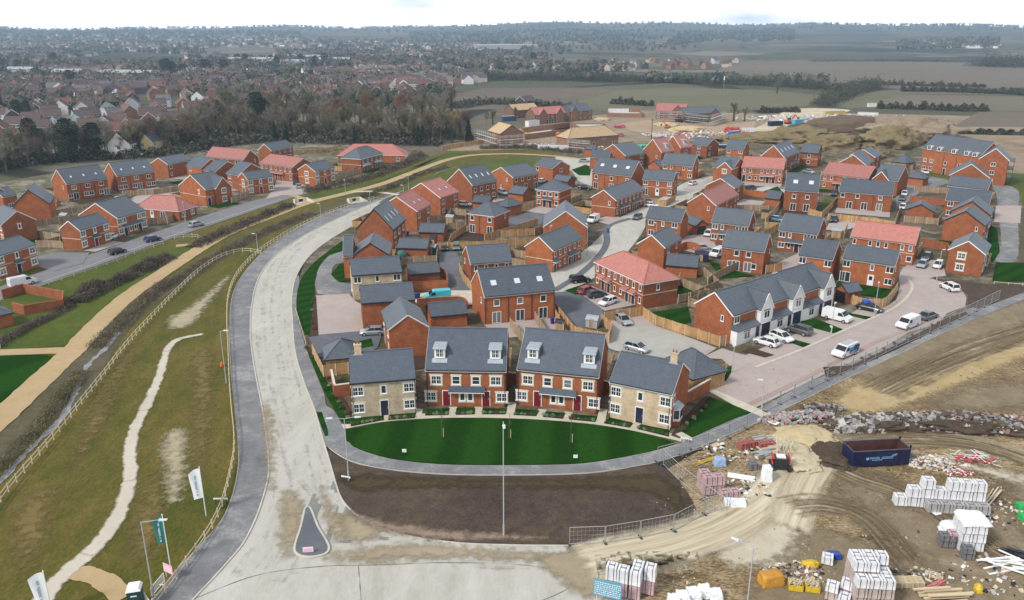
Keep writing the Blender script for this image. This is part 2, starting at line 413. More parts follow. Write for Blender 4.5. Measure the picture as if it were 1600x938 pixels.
def hip_roof(rf, bb, wl, L, D, eave, rise, oe, th=0.14):
    hx, hy = L/2, D/2; top = eave+rise; m = min(hx, hy)
    if L >= D: r0, r1 = (-(hx-m), 0), (hx-m, 0)
    else: r0, r1 = (0, -(hy-m)), (0, hy-m)
    c = [(-hx, -hy), (hx, -hy), (hx, hy), (-hx, hy)]
    P = lambda q, z: (q[0], q[1], z)
    if L >= D:
        F = [[P(c[0], eave), P(c[1], eave), P(r1, top), P(r0, top)], [P(c[2], eave), P(c[3], eave), P(r0, top), P(r1, top)], [P(c[1], eave), P(c[2], eave), P(r1, top)], [P(c[3], eave), P(c[0], eave), P(r0, top)]]
        hips = [(c[0], r0), (c[3], r0), (c[1], r1), (c[2], r1)]
    else:
        F = [[P(c[1], eave), P(c[2], eave), P(r1, top), P(r0, top)], [P(c[3], eave), P(c[0], eave), P(r0, top), P(r1, top)], [P(c[0], eave), P(c[1], eave), P(r0, top)], [P(c[2], eave), P(c[3], eave), P(r1, top)]]
        hips = [(c[0], r0), (c[1], r0), (c[2], r1), (c[3], r1)]
    for f in F:
        f = [q for k, q in enumerate(f) if (Vector(q)-Vector(f[k-1])).length > 1e-3]
        rf.face(f)
    rf.box(-hx, hx, -hy, hy, eave-0.03, eave-0.001)
    for a, b in hips: rf.bar(P(a, eave+0.02), P(b, top+0.02), 0.2, 0.1, 1)
    if (Vector(r0)-Vector(r1)).length > 0.1: rf.bar(P(r0, top+.02), P(r1, top+.02), 0.24, 0.12, 1)
    bb.box(-hx+.01, hx-.01, -hy+.01, -hy+.09, eave-.2, eave-.031); bb.box(-hx+.01, hx-.01, hy-.09, hy-.01, eave-.2, eave-.031)
    bb.box(-hx+.01, -hx+.09, -hy+.09, hy-.09, eave-.2, eave-.031); bb.box(hx-.09, hx-.01, -hy+.09, hy-.09, eave-.2, eave-.031)
    wl.box(-hx+oe, hx-oe, -hy+oe, hy-oe, 0, eave-.04)
def plane_z(px, p0, n):
    """height at which the line of sight through px meets the vertical plane through p0 with horizontal normal n"""
    d = ray(*px); o = Vector((0, 0, CAMH)); t = (Vector((p0.x, p0.y, 0))-Vector((0, 0, 0))).dot(n)/(d.dot(n))
    return (o+d*t)
HOUSES = []
LOG = []
def house(label, A, B, P2=None, R=None, RB=None, D=None, eave=4.9, rise=None, kind='gable', wall=None, roof=None, name='brick_house', cat='house',
          f=None, b=None, l=None, r=None, stone=False, dmat=None, verge='w', band=False, pipes=(), canopy=(), canmat=None, sky=(), skyz=0.5, skysz=(0.75, 1.0),
          dorm=(), chim=(), cross=(), group=None, storey=2.45, posts=False, ridgecap=None, maxD=13, minD=4.5, canw=1.3, L=None, sidewall=None, oe=0.28):
    a = gp(A[0], A[1], eave); c = gp(B[0], B[1], eave)
    u = (c-a); Lm = u.length; u.normalize(); n = Vector((-u.y, u.x, 0))
    if n.dot(a) < 0: n = -n            # away from the camera
    if u.cross(n).z < 0: a, c = c, a; u = -u
    if L: mid = (a+c)/2; a = mid-u*L/2; c = mid+u*L/2; Lm = L
    if P2 is not None:
        d = (gp(P2[0], P2[1], eave)-a).dot(n)
    elif D: d = D
    else: d = 8.5
    if kind == 'perp':
        if rise is None: rise = plane_z(R, a, n).z-eave
        if RB is not None:
            rid = gp(RB[0], RB[1], eave+rise); d = (rid-a).dot(n)
        rawd = d; d = max(minD, min(maxD, d)) if D is None else D
        if rise > Lm*0.65 or rise < Lm*0.25: LOG.append(('RISE?', label, rise, Lm)); rise = max(Lm*0.3, min(Lm*0.55, rise))
    else:
        rawd = d; d = max(minD, min(maxD, d)) if D is None else D
        if rise is None and R is not None: rise = plane_z(R, a+n*d/2, n).z-eave
        if rise is None: rise = d/2*math.tan(math.radians(37))
        lo, hi = (0.22, 0.55)
        if rise > d*hi or rise < d*lo: LOG.append(('RISE?', label, rise, d)); rise = max(d*0.28, min(d*0.5, rise))
    ctr = a+u*Lm/2+n*d/2; rz = math.atan2(u.y, u.x)
    LOG.append((label[:40], 'L%.1f D%.1f(raw %.1f) rise%.1f rz%.0f' % (Lm, d, rawd, rise, math.degrees(rz))))
    root = thing(name, label, cat, (ctr.x, ctr.y, 0), rz, group)
    wall = wall or BRICK; roof = roof or SLATE; dmat = dmat or DOORK
    capm = ridgecap or (plain('dark_ridge', (0.10, 0.11, 0.125), 0.6) if roof not in (REDT, OLDR) else plain('red_ridge', (0.36, 0.11, 0.08), 0.6))
    rf, bb, wl = MB(), MB(), MB(); L = Lm; ov = 0.1
    if kind == 'gable':
        gable_roof(rf, bb, wl, L, d, eave, rise, Matrix.Identity(4), oe, ov); hx, hy = L/2-ov, d/2-oe
    elif kind == 'perp':
        gable_roof(rf, bb, wl, d, L, eave, rise, Matrix.Rotation(PI/2, 4, 'Z'), oe, ov); hx, hy = L/2-oe, d/2-ov
    else:
        hip_roof(rf, bb, wl, L, d, eave, rise, oe); hx, hy = L/2-oe, d/2-oe
    if wall is not None and wl.v:
        wo = wl.build('wall', sidewall or wall, root)
        if sidewall is not None:
            me = wo.data; me.materials.append(wall)
            for p in me.polygons:
                if p.normal.y < -0.9: p.material_index = 1
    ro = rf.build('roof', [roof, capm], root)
    bb.build('fascia', WHITE if verge == 'w' else BLACK, root)
    if verge == 'w' and kind != 'hip':
        g = MB(); g.bar((-hx, -hy-0.33, eave-.09) if kind == 'gable' else (-hx-.33, -hy, eave-.09), (hx, -hy-0.33, eave-.09) if kind == 'gable' else (-hx-.33, hy, eave-.09), 0.09)
        g.build('gutter', BLACK, root)
    sides = {'f': (f, hx*2, 0.0), 'b': (b, hx*2, PI), 'l': (l, hy*2, -PI/2), 'r': (r, hy*2, PI/2)}
    if f is not None and b is None and name == 'brick_house': sides['b'] = (['.W.F.', '.W.W.'], hx*2, PI)
    for sd, (rows, wid, ang) in sides.items():
        if not rows: continue
        for ri, row in enumerate(rows):
            m = len(row)
            for i, tk in enumerate(row):
                if tk == '.': continue
                s = (i+0.5)/m*wid-wid/2
                h = WSIZE[tk][1]
                z = 0.12+h/2 if tk in 'FPDKGO' else (1.45 if ri == 0 else 1.4+storey*ri)
                if tk == 'C' and ri == 0: z = 1.35
                p = {'f': (s, -hy, z), 'b': (-s, hy, z), 'l': (-hx, -s, z), 'r': (hx, s, z)}[sd]
                opening(root, tk, p, ang, dmat, stone)
    if band:
        s = MB(); z0, z1 = 2.62, 2.74; e = 0.03
        s.box(-hx-e, hx+e, -hy-e, -hy, z0, z1); s.box(-hx-e, hx+e, hy, hy+e, z0, z1); s.box(-hx-e, -hx, -hy, hy, z0, z1); s.box(hx, hx+e, -hy, hy, z0, z1)
        s.build('string_course', STONE, root)
    for pf in pipes:
        s = MB(); x = -hx+pf*2*hx; s.tube((x, -hy-0.07, 0), (x, -hy-0.07, eave-0.1), 0.045, 0.045, 5); s.build('downpipe', BLACK, root)
    slope = math.atan2(rise, (d/2 if kind != 'perp' else L/2))
    for it in sky:
        sx = it if isinstance(it, (int, float)) else it[0]; sy = skyz if isinstance(it, (int, float)) else it[1]
        k = MB(); w, h = skysz; k.box(-w/2, w/2, -h/2, h/2, 0.02, 0.09); g = MB(); g.box(-w/2+.07, w/2-.07, -h/2+.07, h/2-.07, 0.09, 0.11)
        o = k.build('rooflight', plain('rooflight_frame', (0.2, 0.21, 0.23), 0.5), root)
        o.location = (-L/2+sx*L, -d/2+sy*d/2, eave+sy*rise); o.rotation_euler = (slope, 0, 0)
        g.build('rooflight_pane', SKYL, o)
    for dx in dorm:
        fz = 0.26; y0 = -d/2+fz*d/2; z0 = eave+fz*rise; w = 1.45; h = 1.45; yb = y0+(h+.0)/math.tan(slope)+.1; x = -L/2+dx*L
        k = MB(); k.hexa([(x-w/2, y0, z0-.25), (x+w/2, y0, z0-.25), (x+w/2, yb, z0+h-.2), (x-w/2, yb, z0+h-.2), (x-w/2, y0, z0+h), (x+w/2, y0, z0+h), (x+w/2, yb, z0+h+.05), (x-w/2, yb, z0+h+.05)])
        o = k.build('dormer', WHITE, root)
        k = MB(); k.hexa([(x-w/2-.2, y0-.25, z0+h), (x+w/2+.2, y0-.25, z0+h), (x+w/2+.2, yb, z0+h+.05), (x-w/2-.2, yb, z0+h+.05), (x-w/2-.1, y0-.15, z0+h+.16), (x+w/2+.1, y0-.15, z0+h+.16), (x+w/2+.1, yb+.1, z0+h+.22), (x-w/2-.1, yb+.1, z0+h+.22)])
        k.build('dormer_roof', LEAD, o)
        for s in (-1, 1):
            k = MB(); xx = x+s*(w/2+.002); k.hexa([(xx-.01, y0+.1, z0), (xx+.01, y0+.1, z0), (xx+.01, yb, z0+h-.15), (xx-.01, yb, z0+h-.15), (xx-.01, y0+.1, z0+h-.02), (xx+.01, y0+.1, z0+h-.02), (xx+.01, yb, z0+h-.02), (xx-.01, yb, z0+h-.02)])
            k.build('dormer_cheek', LEAD, o)
        k = MB(); k.slab([(x-w/2-.3, y0-.5, z0-.5*math.tan(slope)+.05), (x+w/2+.3, y0-.5, z0-.5*math.tan(slope)+.05), (x+w/2+.3, y0, z0+.06), (x-w/2-.3, y0, z0+.06)], .03); k.build('flashing', LEAD, o)
        a_, b_, c_ = win_mesh('W', 1.05, 1.2, True); wo = put('window', a_, o, (x, y0-.001, z0+h/2+.1)); put('dormer_pane', b_, wo)
        wo.parent = root; wo.name = 'dormer_window'
    for it in canopy:
        x0, x1 = it[0]*2*hx-hx, it[1]*2*hx-hx; k = MB(); dp = it[2] if len(it) > 2 else 0.95; zt = 2.95; zb = 2.4
        k.hexa([(x0, -hy-dp, zb), (x1, -hy-dp, zb), (x1, -hy-.005, zb), (x0, -hy-.005, zb), (x0, -hy-dp, zb+.1), (x1, -hy-dp, zb+.1), (x1, -hy-.005, zt), (x0, -hy-.005, zt)])
        o = k.build('porch_canopy', canmat or roof, root)
        k = MB()
        for xx in (x0+.06, x1-.06):
            if posts: k.box(xx-.05, xx+.05, -hy-dp+.04, -hy-dp+.14, 0, zb-.005)
            else: k.bar((xx, -hy-.05, zb-.75), (xx, -hy-dp+.1, zb-.06), .08)
            k.box(xx-.05, xx+.05, -hy-dp+.02, -hy-.01, zb-.12, zb-.005)
        k.box(x0+.12, x1-.12, -hy-dp+.01, -hy-dp+.07, zb-.12, zb-.006)
        k.build('porch_frame', WHITE, o)
    for cx, cy in chim:
        x = -L/2+cx*L; y = -d/2+cy*d; zr = eave+rise; k = MB()
        k.box(x-.45, x+.45, y-.3, y+.3, zr-1.0, zr+1.0); k.box(x-.52, x+.52, y-.37, y+.37, zr+1.0, zr+1.15)
        o = k.build('chimney', CREAM, ro)
        k = MB()
        for s in (-.2, .2): k.tube((x+s, y, zr+1.15), (x+s, y, zr+1.5), .11, .09, 8)
        o2 = k.build('chimney_pot', BRICKP, root)
        k = MB(); k.box(x-.62, x+.62, y-.46, y+.46, zr-.55, zr-.2); k.build('flashing', LEAD, root)
    for cg in cross:
        xc, w, proj, pkr = cg['x']*L-L/2, cg['w'], cg.get('proj', .8), cg.get('peak', 0.75)
        e2 = cg.get('eave', eave); top = eave+rise*pkr; yf = -hy-proj; yb = -d/2+(top-eave)/math.tan(slope)+.2
        Lr = yb-yf; M = Matrix.Translation((xc, (yf+yb)/2, 0)) @ Matrix.Rotation(PI/2, 4, 'Z')
        r2, b2, w2 = MB(), MB(), MB(); gable_roof(r2, b2, w2, Lr+.2, w, e2, top-e2, M, .15, .1)
        wm = cg.get('wall', wall); go = w2.build('gable_wing', wm, root)
        r2.build('gable_roof', [roof, capm], root); b2.build('gable_fascia', WHITE if verge == 'w' else BLACK, go)
        for tk, sx, z in cg.get('ops', ()):
            hh = WSIZE[tk][1]; zz = z if z else .12+hh/2
            opening(root, tk, (xc+sx, yf+.0, zz), 0, dmat, cg.get('stone', False))
    HOUSES.append((root, L, d))
    root['_dims'] = (L, d); del root['_dims']
    return root, hx, hy
def garage(label, A, B, P2=None, R=None, eave=2.4, D=None, f=None, **k):
    k.setdefault('minD', 3.2); k.setdefault('maxD', 7.5)
    return house(label, A, B, P2, R=R, eave=eave, D=D, f=f, name='garage', cat='garage', verge=k.pop('verge', 'b'), **k)
FR = dict(stone=True, roof=SLATEF)
cream = dict(wall=CREAM, sidewall=None)
house('cream brick house with chimney at the left end of the front row', (547, 599), (649.5, 591), R=(590, 548), D=8.2, eave=5.2,
      wall=CREAM, f=['W.D.W', 'W.N.W'], stone=True, roof=SLATEF, dmat=DOORK, verge='b', chim=[(0.14, 0.5)], pipes=(0.01, 0.99), r=['.', '.'], group='houses of the front row')
house('red brick three-storey pair with two dormers and red doors, beside the left cream house', (664, 578), (791, 580), R=(730, 512.5), D=10.2, eave=5.4,
      f=['W.ONNO.W', 'W.S..S.W'] if False else ['W.D.NN.D.W', '.W..S..S..W.'], stone=True, roof=SLATEF, dmat=DOORR, dorm=(0.17, 0.86), pipes=(0.01, 0.99), canopy=[(0.28, 0.74, 0.8)], r=['.', '.'], group='houses of the front row')
house('red brick three-storey pair with two dormers and red doors, beside the right cream house', (807.5, 576.5), (936, 589), R=(885, 517.5), D=10.2, eave=5.4,
      f=['W.D.NN.D.W', '.W..S..S..W.'], stone=True, roof=SLATEF, dmat=DOORR, dorm=(0.17, 0.86), pipes=(0.01, 0.99), canopy=[(0.28, 0.74, 0.8)], r=['.', '.'], group='houses of the front row')
rt, hx, hy = house('cream-fronted house with side bay window at the right end of the front row', (951.5, 596), (1051, 616), R=(1020, 557.5), D=8.4, eave=5.2, sidewall=BRICK,
      wall=CREAM, f=['W.D.W', 'W.N.W'], r=['....', 'N...'], stone=True, roof=SLATEF, dmat=NAVY, verge='w', chim=[(0.86, 0.5)], pipes=(0.01, 0.97), group='houses of the front row')
k = MB(); k.prism([(hx, -hy+1.1), (hx+.75, -hy+1.5), (hx+.75, -hy+2.9), (hx, -hy+3.3)], 0.75, 2.45); bay = k.build('bay_window', WHITE, rt)
k = MB(); k.prism([(hx, -hy+1.1), (hx+.72, -hy+1.5), (hx+.72, -hy+2.9), (hx, -hy+3.3)], 0, .748); k.build('bay_base', BRICK, bay)
k = MB()
k.box(hx+.75, hx+.77, -hy+1.62, -hy+2.15, 1.1, 2.25); k.box(hx+.75, hx+.77, -hy+2.25, -hy+2.78, 1.1, 2.25)
k.hexa([(hx+.1, -hy+1.13, 1.1), (hx+.68, -hy+1.44, 1.1), (hx+.68, -hy+1.47, 1.1), (hx+.1, -hy+1.17, 1.1), (hx+.1, -hy+1.13, 2.25), (hx+.68, -hy+1.44, 2.25), (hx+.68, -hy+1.47, 2.25), (hx+.1, -hy+1.17, 2.25)])
k.build('bay_pane', GLASS, bay)
k = MB(); k.face([(hx, -hy+.95, 2.45), (hx+.9, -hy+1.4, 2.45), (hx, -hy+1.6, 3.1)]); k.face([(hx+.9, -hy+1.4, 2.45), (hx+.9, -hy+3.0, 2.45), (hx, -hy+2.8, 3.1), (hx, -hy+1.6, 3.1)]); k.face([(hx+.9, -hy+3.0, 2.45), (hx, -hy+3.45, 2.45), (hx, -hy+2.8, 3.1)])
k.face([(hx, -hy+.95, 2.449), (hx+.9, -hy+1.4, 2.449), (hx+.9, -hy+3.0, 2.449), (hx, -hy+3.45, 2.449)]); k.build('bay_roof', LEAD, bay)
WG = dict(wall=BRICK, canmat=SLATE, verge='w', group='white-gabled houses by the paved court')
def cgo(): return [dict(x=0.76, w=3.5, proj=1.1, peak=0.86, wall=RENDERW, eave=4.7, ops=[('G', 0, None), ('L', 0, 3.75)])]
TR = [('white-gabled brick house at the near end of the row, beside the timber fence', (1146, 493.5), (1207, 474), (1079.5, 474.5), (1113.5, 456.5)),
      ('middle white-gabled brick house of the row of three, dark SUV on its drive', (1199, 476), (1255, 458), None, (1180, 437)),
      ('white-gabled brick house at the far end of the row, white van on its drive', (1249, 459), (1302.6, 442), None, (1240, 417.5))]
for lb, A_, B_, P_, R_ in TR:
    rt, hx, hy = house(lb, A_, B_, P_, R=R_, D=None if P_ else 9.6, eave=4.9, cross=cgo(), f=['....', 'W...'], l=['..', '.T'], r=['..', '..'], b=['.F..W', '.W.W.'], **WG)
    k = MB(); x0, x1 = -hx, hx*0.52-1.72; yf = -hy-1.25
    k.box(x0, x1, yf, -hy-.002, 0, 2.35); po = k.build('porch_wing', RENDERW, rt)
    k = MB(); k.hexa([(x0-.1, yf-.25, 2.36), (x1+.05, yf-.25, 2.36), (x1+.05, -hy-.002, 2.36), (x0-.1, -hy-.002, 2.36), (x0-.1, yf-.25, 2.45), (x1+.05, yf-.25, 2.45), (x1+.05, -hy-.002, 3.2), (x0-.1, -hy-.002, 3.2)])
    k.build('porch_roof', SLATE, po)
    wv = (x0+x1)/2
    opening(rt, 'L', (wv-.35, yf, 1.25), 0, DOORK, False); opening(rt, 'D', (x1-.62, yf, 1.15), 0, NAVY, False)
garage('small brick garage with open dark door at the far end of the white-gabled row', (1303, 450), (1325, 458), (1337, 450), R=None, kind='perp', rise=1.3, f=['O'])
G2 = dict(f=['W.DD.W', 'W.NN.W'], l=['.', '.'], r=['..', '.T'])
house('long brick terrace of three with three rooflights behind the front row', (757, 464), (868.5, 453.5), (741, 441), R=(800, 416), eave=5.2, f=['.F..F..F.', '.S..S..S.'], sky=(0.17, 0.5, 0.82), skyz=0.45, pipes=(0.005, 0.333, 0.667, 0.99), l=['..', '.T'], D=9.5, skysz=(1.1, 1.2))
house('brick terrace with four narrow windows just behind the three-rooflight terrace', (735, 412.5), (801, 408), (722.5, 393.5), R=(760, 382), D=8.5, eave=4.9, f=['W..W', 'NNNN'], l=['.', 'T.'], pipes=(0.5,))
house('brick terrace with grey canopied doors facing the pale street, centre of the estate', (865, 392), (911, 372), (815, 386), R=(839.7, 370), eave=4.9, f=['DNNDDN', 'NNNNNN'], dmat=DOORK, canopy=[(0.0, 0.15), (0.5, 0.8)], band=True)
house('hip-roofed red-tiled brick terrace with red-tiled porches beside the pale street', (927, 409), (1005.5, 444.5), (1061, 434), R=(985, 396.5), kind='hip', roof=REDT, eave=4.9, D=None, f=['NDDNNDDN', 'NNNNNNNN'], dmat=DOORK, canopy=[(0.12, 0.24), (0.26, 0.38), (0.62, 0.74), (0.76, 0.88)], canmat=REDT, verge='w', band=True, r=['.', '..N...'], maxD=14)
house('brick house with grey roof, gable to the street, behind the hipped red terrace', (1039.7, 387), (1066, 373), (993.4, 381), R=(1016, 367.5), eave=4.9, f=['WW', 'WN'], l=['.', '.'])
garage('low brick garage with grey roof behind the hipped red terrace', (1039.7, 414), (1090, 418), R=(1060, 401.5), D=6)
house('brick pair with two sets of french windows and a grey roof, behind the white-gabled row', (1127.5, 385.5), (1194.5, 394), (1215, 382.5), R=(1170, 361.5), eave=4.9, f=['.SF.FS.', '..S.S..'], r=['.', '.T'], pipes=(0.5,), group='pairs with french windows')
house('brick pair in front of the red-roofed terrace, with lean-to porch on its left half', (1111, 347), (1170, 353.5), (1190, 345), R=(1150, 326.5), eave=4.9, f=['WNDD.', 'WN.NW'], r=['.', '.T'], canopy=[(0.2, 0.6)])
house('brick pair with wide lean-to porch between the french-window pair and the rooflight house', (1216, 359), (1278, 366.5), (1296.5, 353.5), R=(1258, 336.5), eave=4.9, f=['WNDD.', 'WN.NW'], r=['.', '.T'], canopy=[(0.2, 0.68)])
house('small brick house with grey roof directly behind the white-gabled row', (1247, 398.5), (1301.5, 406), (1317.5, 390), R=(1284, 374.5), eave=4.9, f=['....', 'W..W'], r=['.', '.'], pipes=(0.98,))
house('brick house with white french window and white back door beside the curving timber fence', (1316, 403.5), (1399, 415.5), (1407.7, 403.5), R=(1363, 386), eave=4.9, f=['P..K.W', 'W..N.W'], r=['T.', 'T.'], pipes=(0.01, 0.98))
house('long brick terrace with red-tiled roof in the east of the estate', (1329, 369.5), (1431, 382), (1442, 368.5), R=(1388, 349.5), roof=REDT, eave=4.9, f=['D.N.DD.S', 'N.NNN.NN'], r=['.', '.'], band=True, pipes=(0.75,))
house('detached brick house with two gable windows at the end of the paved cul-de-sac', (1481, 389.5), (1541, 397.5), R=(1514.3, 376), RB=(1524, 362), kind='perp', eave=4.9, f=['.W..', '.W..'], stone=True, D=9.5, r=['WDW', 'WNW'])
house('nearer of two stepped brick gables north of the cul-de-sac house', (1473.5, 344.5), (1539.6, 353), R=(1507, 329), RB=(1514.7, 318.6), kind='perp', eave=4.9, f=['...', '..T'], r=['WDW', 'W.W'], D=8.5, verge='b')
house('farther of two stepped brick gables north of the cul-de-sac house', (1485, 329.5), (1548, 336.5), R=(1517.5, 314), RB=(1524, 304.8), kind='perp', eave=4.9, f=['...', '...'], r=['WDW', 'W.W'], D=8.5, verge='b')
house('wide grey-roofed brick house between the apartment block and the stepped gables', (1477, 312), (1546, 319), R=(1515, 295.5), D=8.5, eave=4.9, f=['W..W', 'W..W'])
house('grey-roofed brick house directly in front of the apartment block gable', (1480, 290), (1543.5, 296.5), R=(1515, 277), D=8.5, eave=4.9, f=['W..W', 'W..W'], r=['D', '.'])
house('brick gable-fronted house with side dormer against the apartment block', (1483, 273.5), (1547, 278), R=(1518.5, 256), RB=(1525, 247.6), kind='perp', eave=4.9, f=['.', '...'], D=9)
garage('brick garage block with grey gable roof behind the red-roofed terrace', (1414, 327.5), (1461, 332), R=(1438.8, 319), RB=(1445.6, 311), kind='perp', eave=2.6, D=7)
garage('hip-roofed brick garage in front of the apartment block car park', (1413, 276.5), (1443.6, 280), (1456, 273), R=(1432, 267), kind='hip', eave=2.6, D=6.0)
garage('hip-roofed open carport beside the spoil heaps left of the apartment block', (1394.5, 252.5), (1416, 255.5), (1427, 250.5), R=(1411, 240.5), kind='hip', eave=2.6, D=6, wall=TIMBD)
house('three-window brick terrace with french windows and long grey roof behind the timber fence', (1311, 299), (1395, 305.5), (1405.7, 295), R=(1360, 282), eave=4.9, f=['.F.F.F.', 'S.S..S.'], r=['.', '.T'], pipes=(0.33, 0.66))
house('brick house with small front gable right of the red-roofed terrace, north side', (1365, 279), (1403.6, 283), (1413, 270.5), R=(1392, 262), eave=4.9, f=['..', '..'], cross=[dict(x=0.3, w=5, proj=.7, peak=.7)])
house('left of two stepped grey-roofed houses by the spoil heaps', (1354.5, 258.6), (1366.3, 251.2), (1313, 252.5), R=(1334.3, 241), eave=4.9, f=['W', 'W'], l=['.', '.'])
house('right of two stepped grey-roofed houses by the spoil heaps', (1368.4, 246), (1379, 240.5), (1330, 243), R=(1350.3, 235.2), eave=4.9, f=['W', 'W'], l=['.', '.'], D=9)
house('red-tiled brick terrace in front of the spoil heaps, dark car beside it', (1284, 271.5), (1356.7, 279), (1367, 268), R=(1325, 256), roof=REDT, eave=4.9, f=['N.DNDDN', 'NN.N.NN'], band=True, pipes=(0.3,), canopy=[(0.25, 0.5)], canmat=REDT)
house('tall brick pair with two white rooflights and french windows, middle of the east side', (1225.5, 297), (1279, 300.5), (1290.6, 289.6), R=(1262, 271.5), eave=5.8, f=['.F.F.', '.S.S.'], sky=(0.3, 0.76), skysz=(1.3, 1.3), pipes=(0.46,), r=['T', '.'], D=8.5, storey=2.75)
garage('small brick garage with grey roof left of the two-rooflight pair', (1194, 309), (1218, 311.5), (1225, 302), R=(1213, 301), D=6)
house('brick gable end house with four rooflights by the spoil heaps', (1226.6, 247), (1250, 237.5), (1188.2, 243.7), R=(1208.5, 227), eave=5.6, f=['DWD', 'W.W'], sky=(0.15, 0.38, 0.6, 0.82), skyz=.5, skysz=(.9, 1.6), canopy=[(0.3, 0.9)], verge='w')
house('grey-roofed brick house joined behind the four-rooflight gable by the spoil heaps', (1250, 238), (1279, 240), (1288.4, 236), R=(1265, 225), eave=4.9, f=['.S.', '.S.'], r=['.', 'T.'], band=True, verge='b')
house('red-tiled brick terrace with three dark doors and pale string course, north centre', (1158.4, 261), (1224.5, 265), (1236, 257.6), R=(1200, 246), roof=REDT, eave=4.9, f=['DSNSDDN', 'NN.NNNN'], band=True, pipes=(0.33, 0.66), canopy=[(0.45, 0.8)], canmat=REDT)
house('brick house with pointed front gable left of the red-tiled north terrace', (1114, 261), (1145, 264), (1158, 253.5), R=(1138, 244.5), eave=4.9, f=['..', '..'], cross=[dict(x=0.62, w=5.2, proj=.8, peak=.75, ops=[('W', 0, 3.9)], stone=True)], r=['.', '.'])
house('red-roofed terrace running back from its big brick gable, centre of the estate', (1119.6, 321.5), (1154.8, 303.5), (1073, 316.2), R=(1097.2, 301.3), roof=REDT, eave=4.9, f=['WDWDW', 'N.N.N'], l=['..', '.T'], maxD=12, D=None)
house('short grey-roofed house joined to the far end of the red-roofed gable terrace', (1148.4, 294), (1163.5, 286.5), None, R=(1129, 282), D=9, eave=4.9, f=['W', 'W'], maxD=9)
house('brick house with grey roof left of the red-roofed gable terrace, beside the street', (1007.7, 340.5), (1064, 347), (1083, 340), R=(1045, 324.5), eave=4.9, f=['W.W', 'WNW'], r=['.', '.'], pipes=(0.01,))
garage('brick garage with open black door left of the lean-to porch pair', (1086.6, 353.5), (1107, 352), R=(1098.3, 344), kind='perp', rise=1.5, D=6, f=['O'])
house('brick house with white french window and white door beside a short timber fence', (1003.8, 280), (1051.5, 283.6), (1065, 278.5), R=(1034, 266), eave=4.9, f=['F.K.W', 'W.N.W'], r=['T', 'T'], band=True)
house('grey-roofed brick pair behind the white-door house', (1034, 256), (1083.5, 259.7), (1098.3, 255.4), R=(1066, 240.5), eave=4.9, f=['N.D.W', 'WN.NW'], r=['.', 'T'], canopy=[(.3, .6)])
garage('low double-gabled brick outbuilding left of the grey-roofed pair', (1012, 258), (1032, 262), R=(1024, 250), kind='perp', rise=1.6, D=5)
house('brick terrace of three with white rooflights by the small green island', (924.5, 268.7), (986.5, 275.7), (1005, 269.5), R=(964, 248), eave=5.3, f=['F.F.F', 'S.S.S'], sky=(.18, .5, .82), skysz=(1.3, 1.2), r=['.', '.'], pipes=(0.33, .66), D=9.5)
house('brick terrace with canopied doors and grey roof beside a large parked van', (963, 313), (1007.7, 296), (921.3, 308.7), R=(943.7, 296), eave=4.9, f=['NDDNDDN', 'NNNNNNN'], l=['..', '.T'], canopy=[(0.14, 0.42), (0.58, 0.86)], band=True)
house('left of two red-roofed three-storey gables with dormers, north centre', (1034.3, 238.5), (1054.6, 235.2), (1007.7, 236), R=(1022.6, 216.5), roof=REDT, eave=5.6, f=['W', 'W'], l=['.T', '.T'], dorm=(0.55,), D=9)
house('right of two red-roofed three-storey gables with dormers, north centre', (1064, 231), (1082, 229), (1040, 228), R=(1051.4, 212), roof=REDT, eave=5.6, f=['W', 'W'], dorm=(0.5,), D=9)
house('grey-roofed brick house left of the red-roofed three-storey gables', (977.8, 243.7), (1008.7, 239.5), (958.6, 234), R=(964, 227.7), eave=4.9, f=['WNW', 'W.W'])
house('low grey roof with white verge in front of the timber-roofed shell house', (921.3, 245.5), (951.2, 247), (971.4, 246.9), R=(945, 238), D=7.5, eave=4.6, f=['..', '..'])
garage('tiny hip-roofed brick building by the construction site track', (912, 233), (927, 234), R=(921.3, 226), kind='hip', D=5, eave=3)
house('brick house with grey roof and right-hand gable, north centre beside the containers', (1079, 225), (1104.7, 227.7), (1119.6, 223.5), R=(1095, 214.8), eave=4.9, f=['W', 'W'], r=['W.', 'W.'])
house('northernmost grey-roofed brick house with two windows beside the containers', (1134, 232), (1162.3, 234), (1174, 230), R=(1152, 218.5), eave=4.9, f=['W.W', 'W.W'], r=['.', 'T.'])
house('tall brick end house with four narrow rooflights beside the curve of the main road', (615, 359), (634.5, 342), (555, 358), R=(581, 328), eave=5.5, f=['W.W', 'WWW'], sky=(.15, .38, .62, .85), skyz=.45, skysz=(.55, 1.6), verge='b', maxD=12)
house('nearer of two red-roofed gable houses by the main road curve', (652.5, 330.2), (673.8, 318.5), (611, 315.3), R=(623.7, 304.6), roof=REDT, eave=5.3, f=['W.W', 'W.W'], sky=(.35, .7), skyz=.4, skysz=(.7, .9))
house('farther of two red-roofed gable houses by the main road curve', (688.7, 309), (717.5, 299.5), (651.4, 296), R=(665, 283.3), roof=REDT, eave=5.3, f=['W.W', 'W.W'], sky=(.35, .7), skyz=.4, skysz=(.7, .9))
house('large brick terrace with four rooflights beside the sandy path', (738.4, 289.7), (777.2, 282), (702.6, 282), R=(718.6, 263), eave=5.5, f=['WWWW', 'SSSS'], sky=(.15, .38, .62, .85), skyz=.45, skysz=(.6, 1.4))
house('grey-roofed brick terrace right of the large four-rooflight terrace', (802, 277.5), (842.2, 270.5), (772.5, 269.4), R=(785.3, 260.5), eave=4.9, f=['F.F.F', 'SSSS'], l=['T', '.T'])
house('small brick house with right gable at the bend of the sandy path', (834.3, 257.7), (863, 263), (884.4, 257.7), R=(860, 248), eave=4.9, f=['.', 'S..'], r=['.', '.W.'])
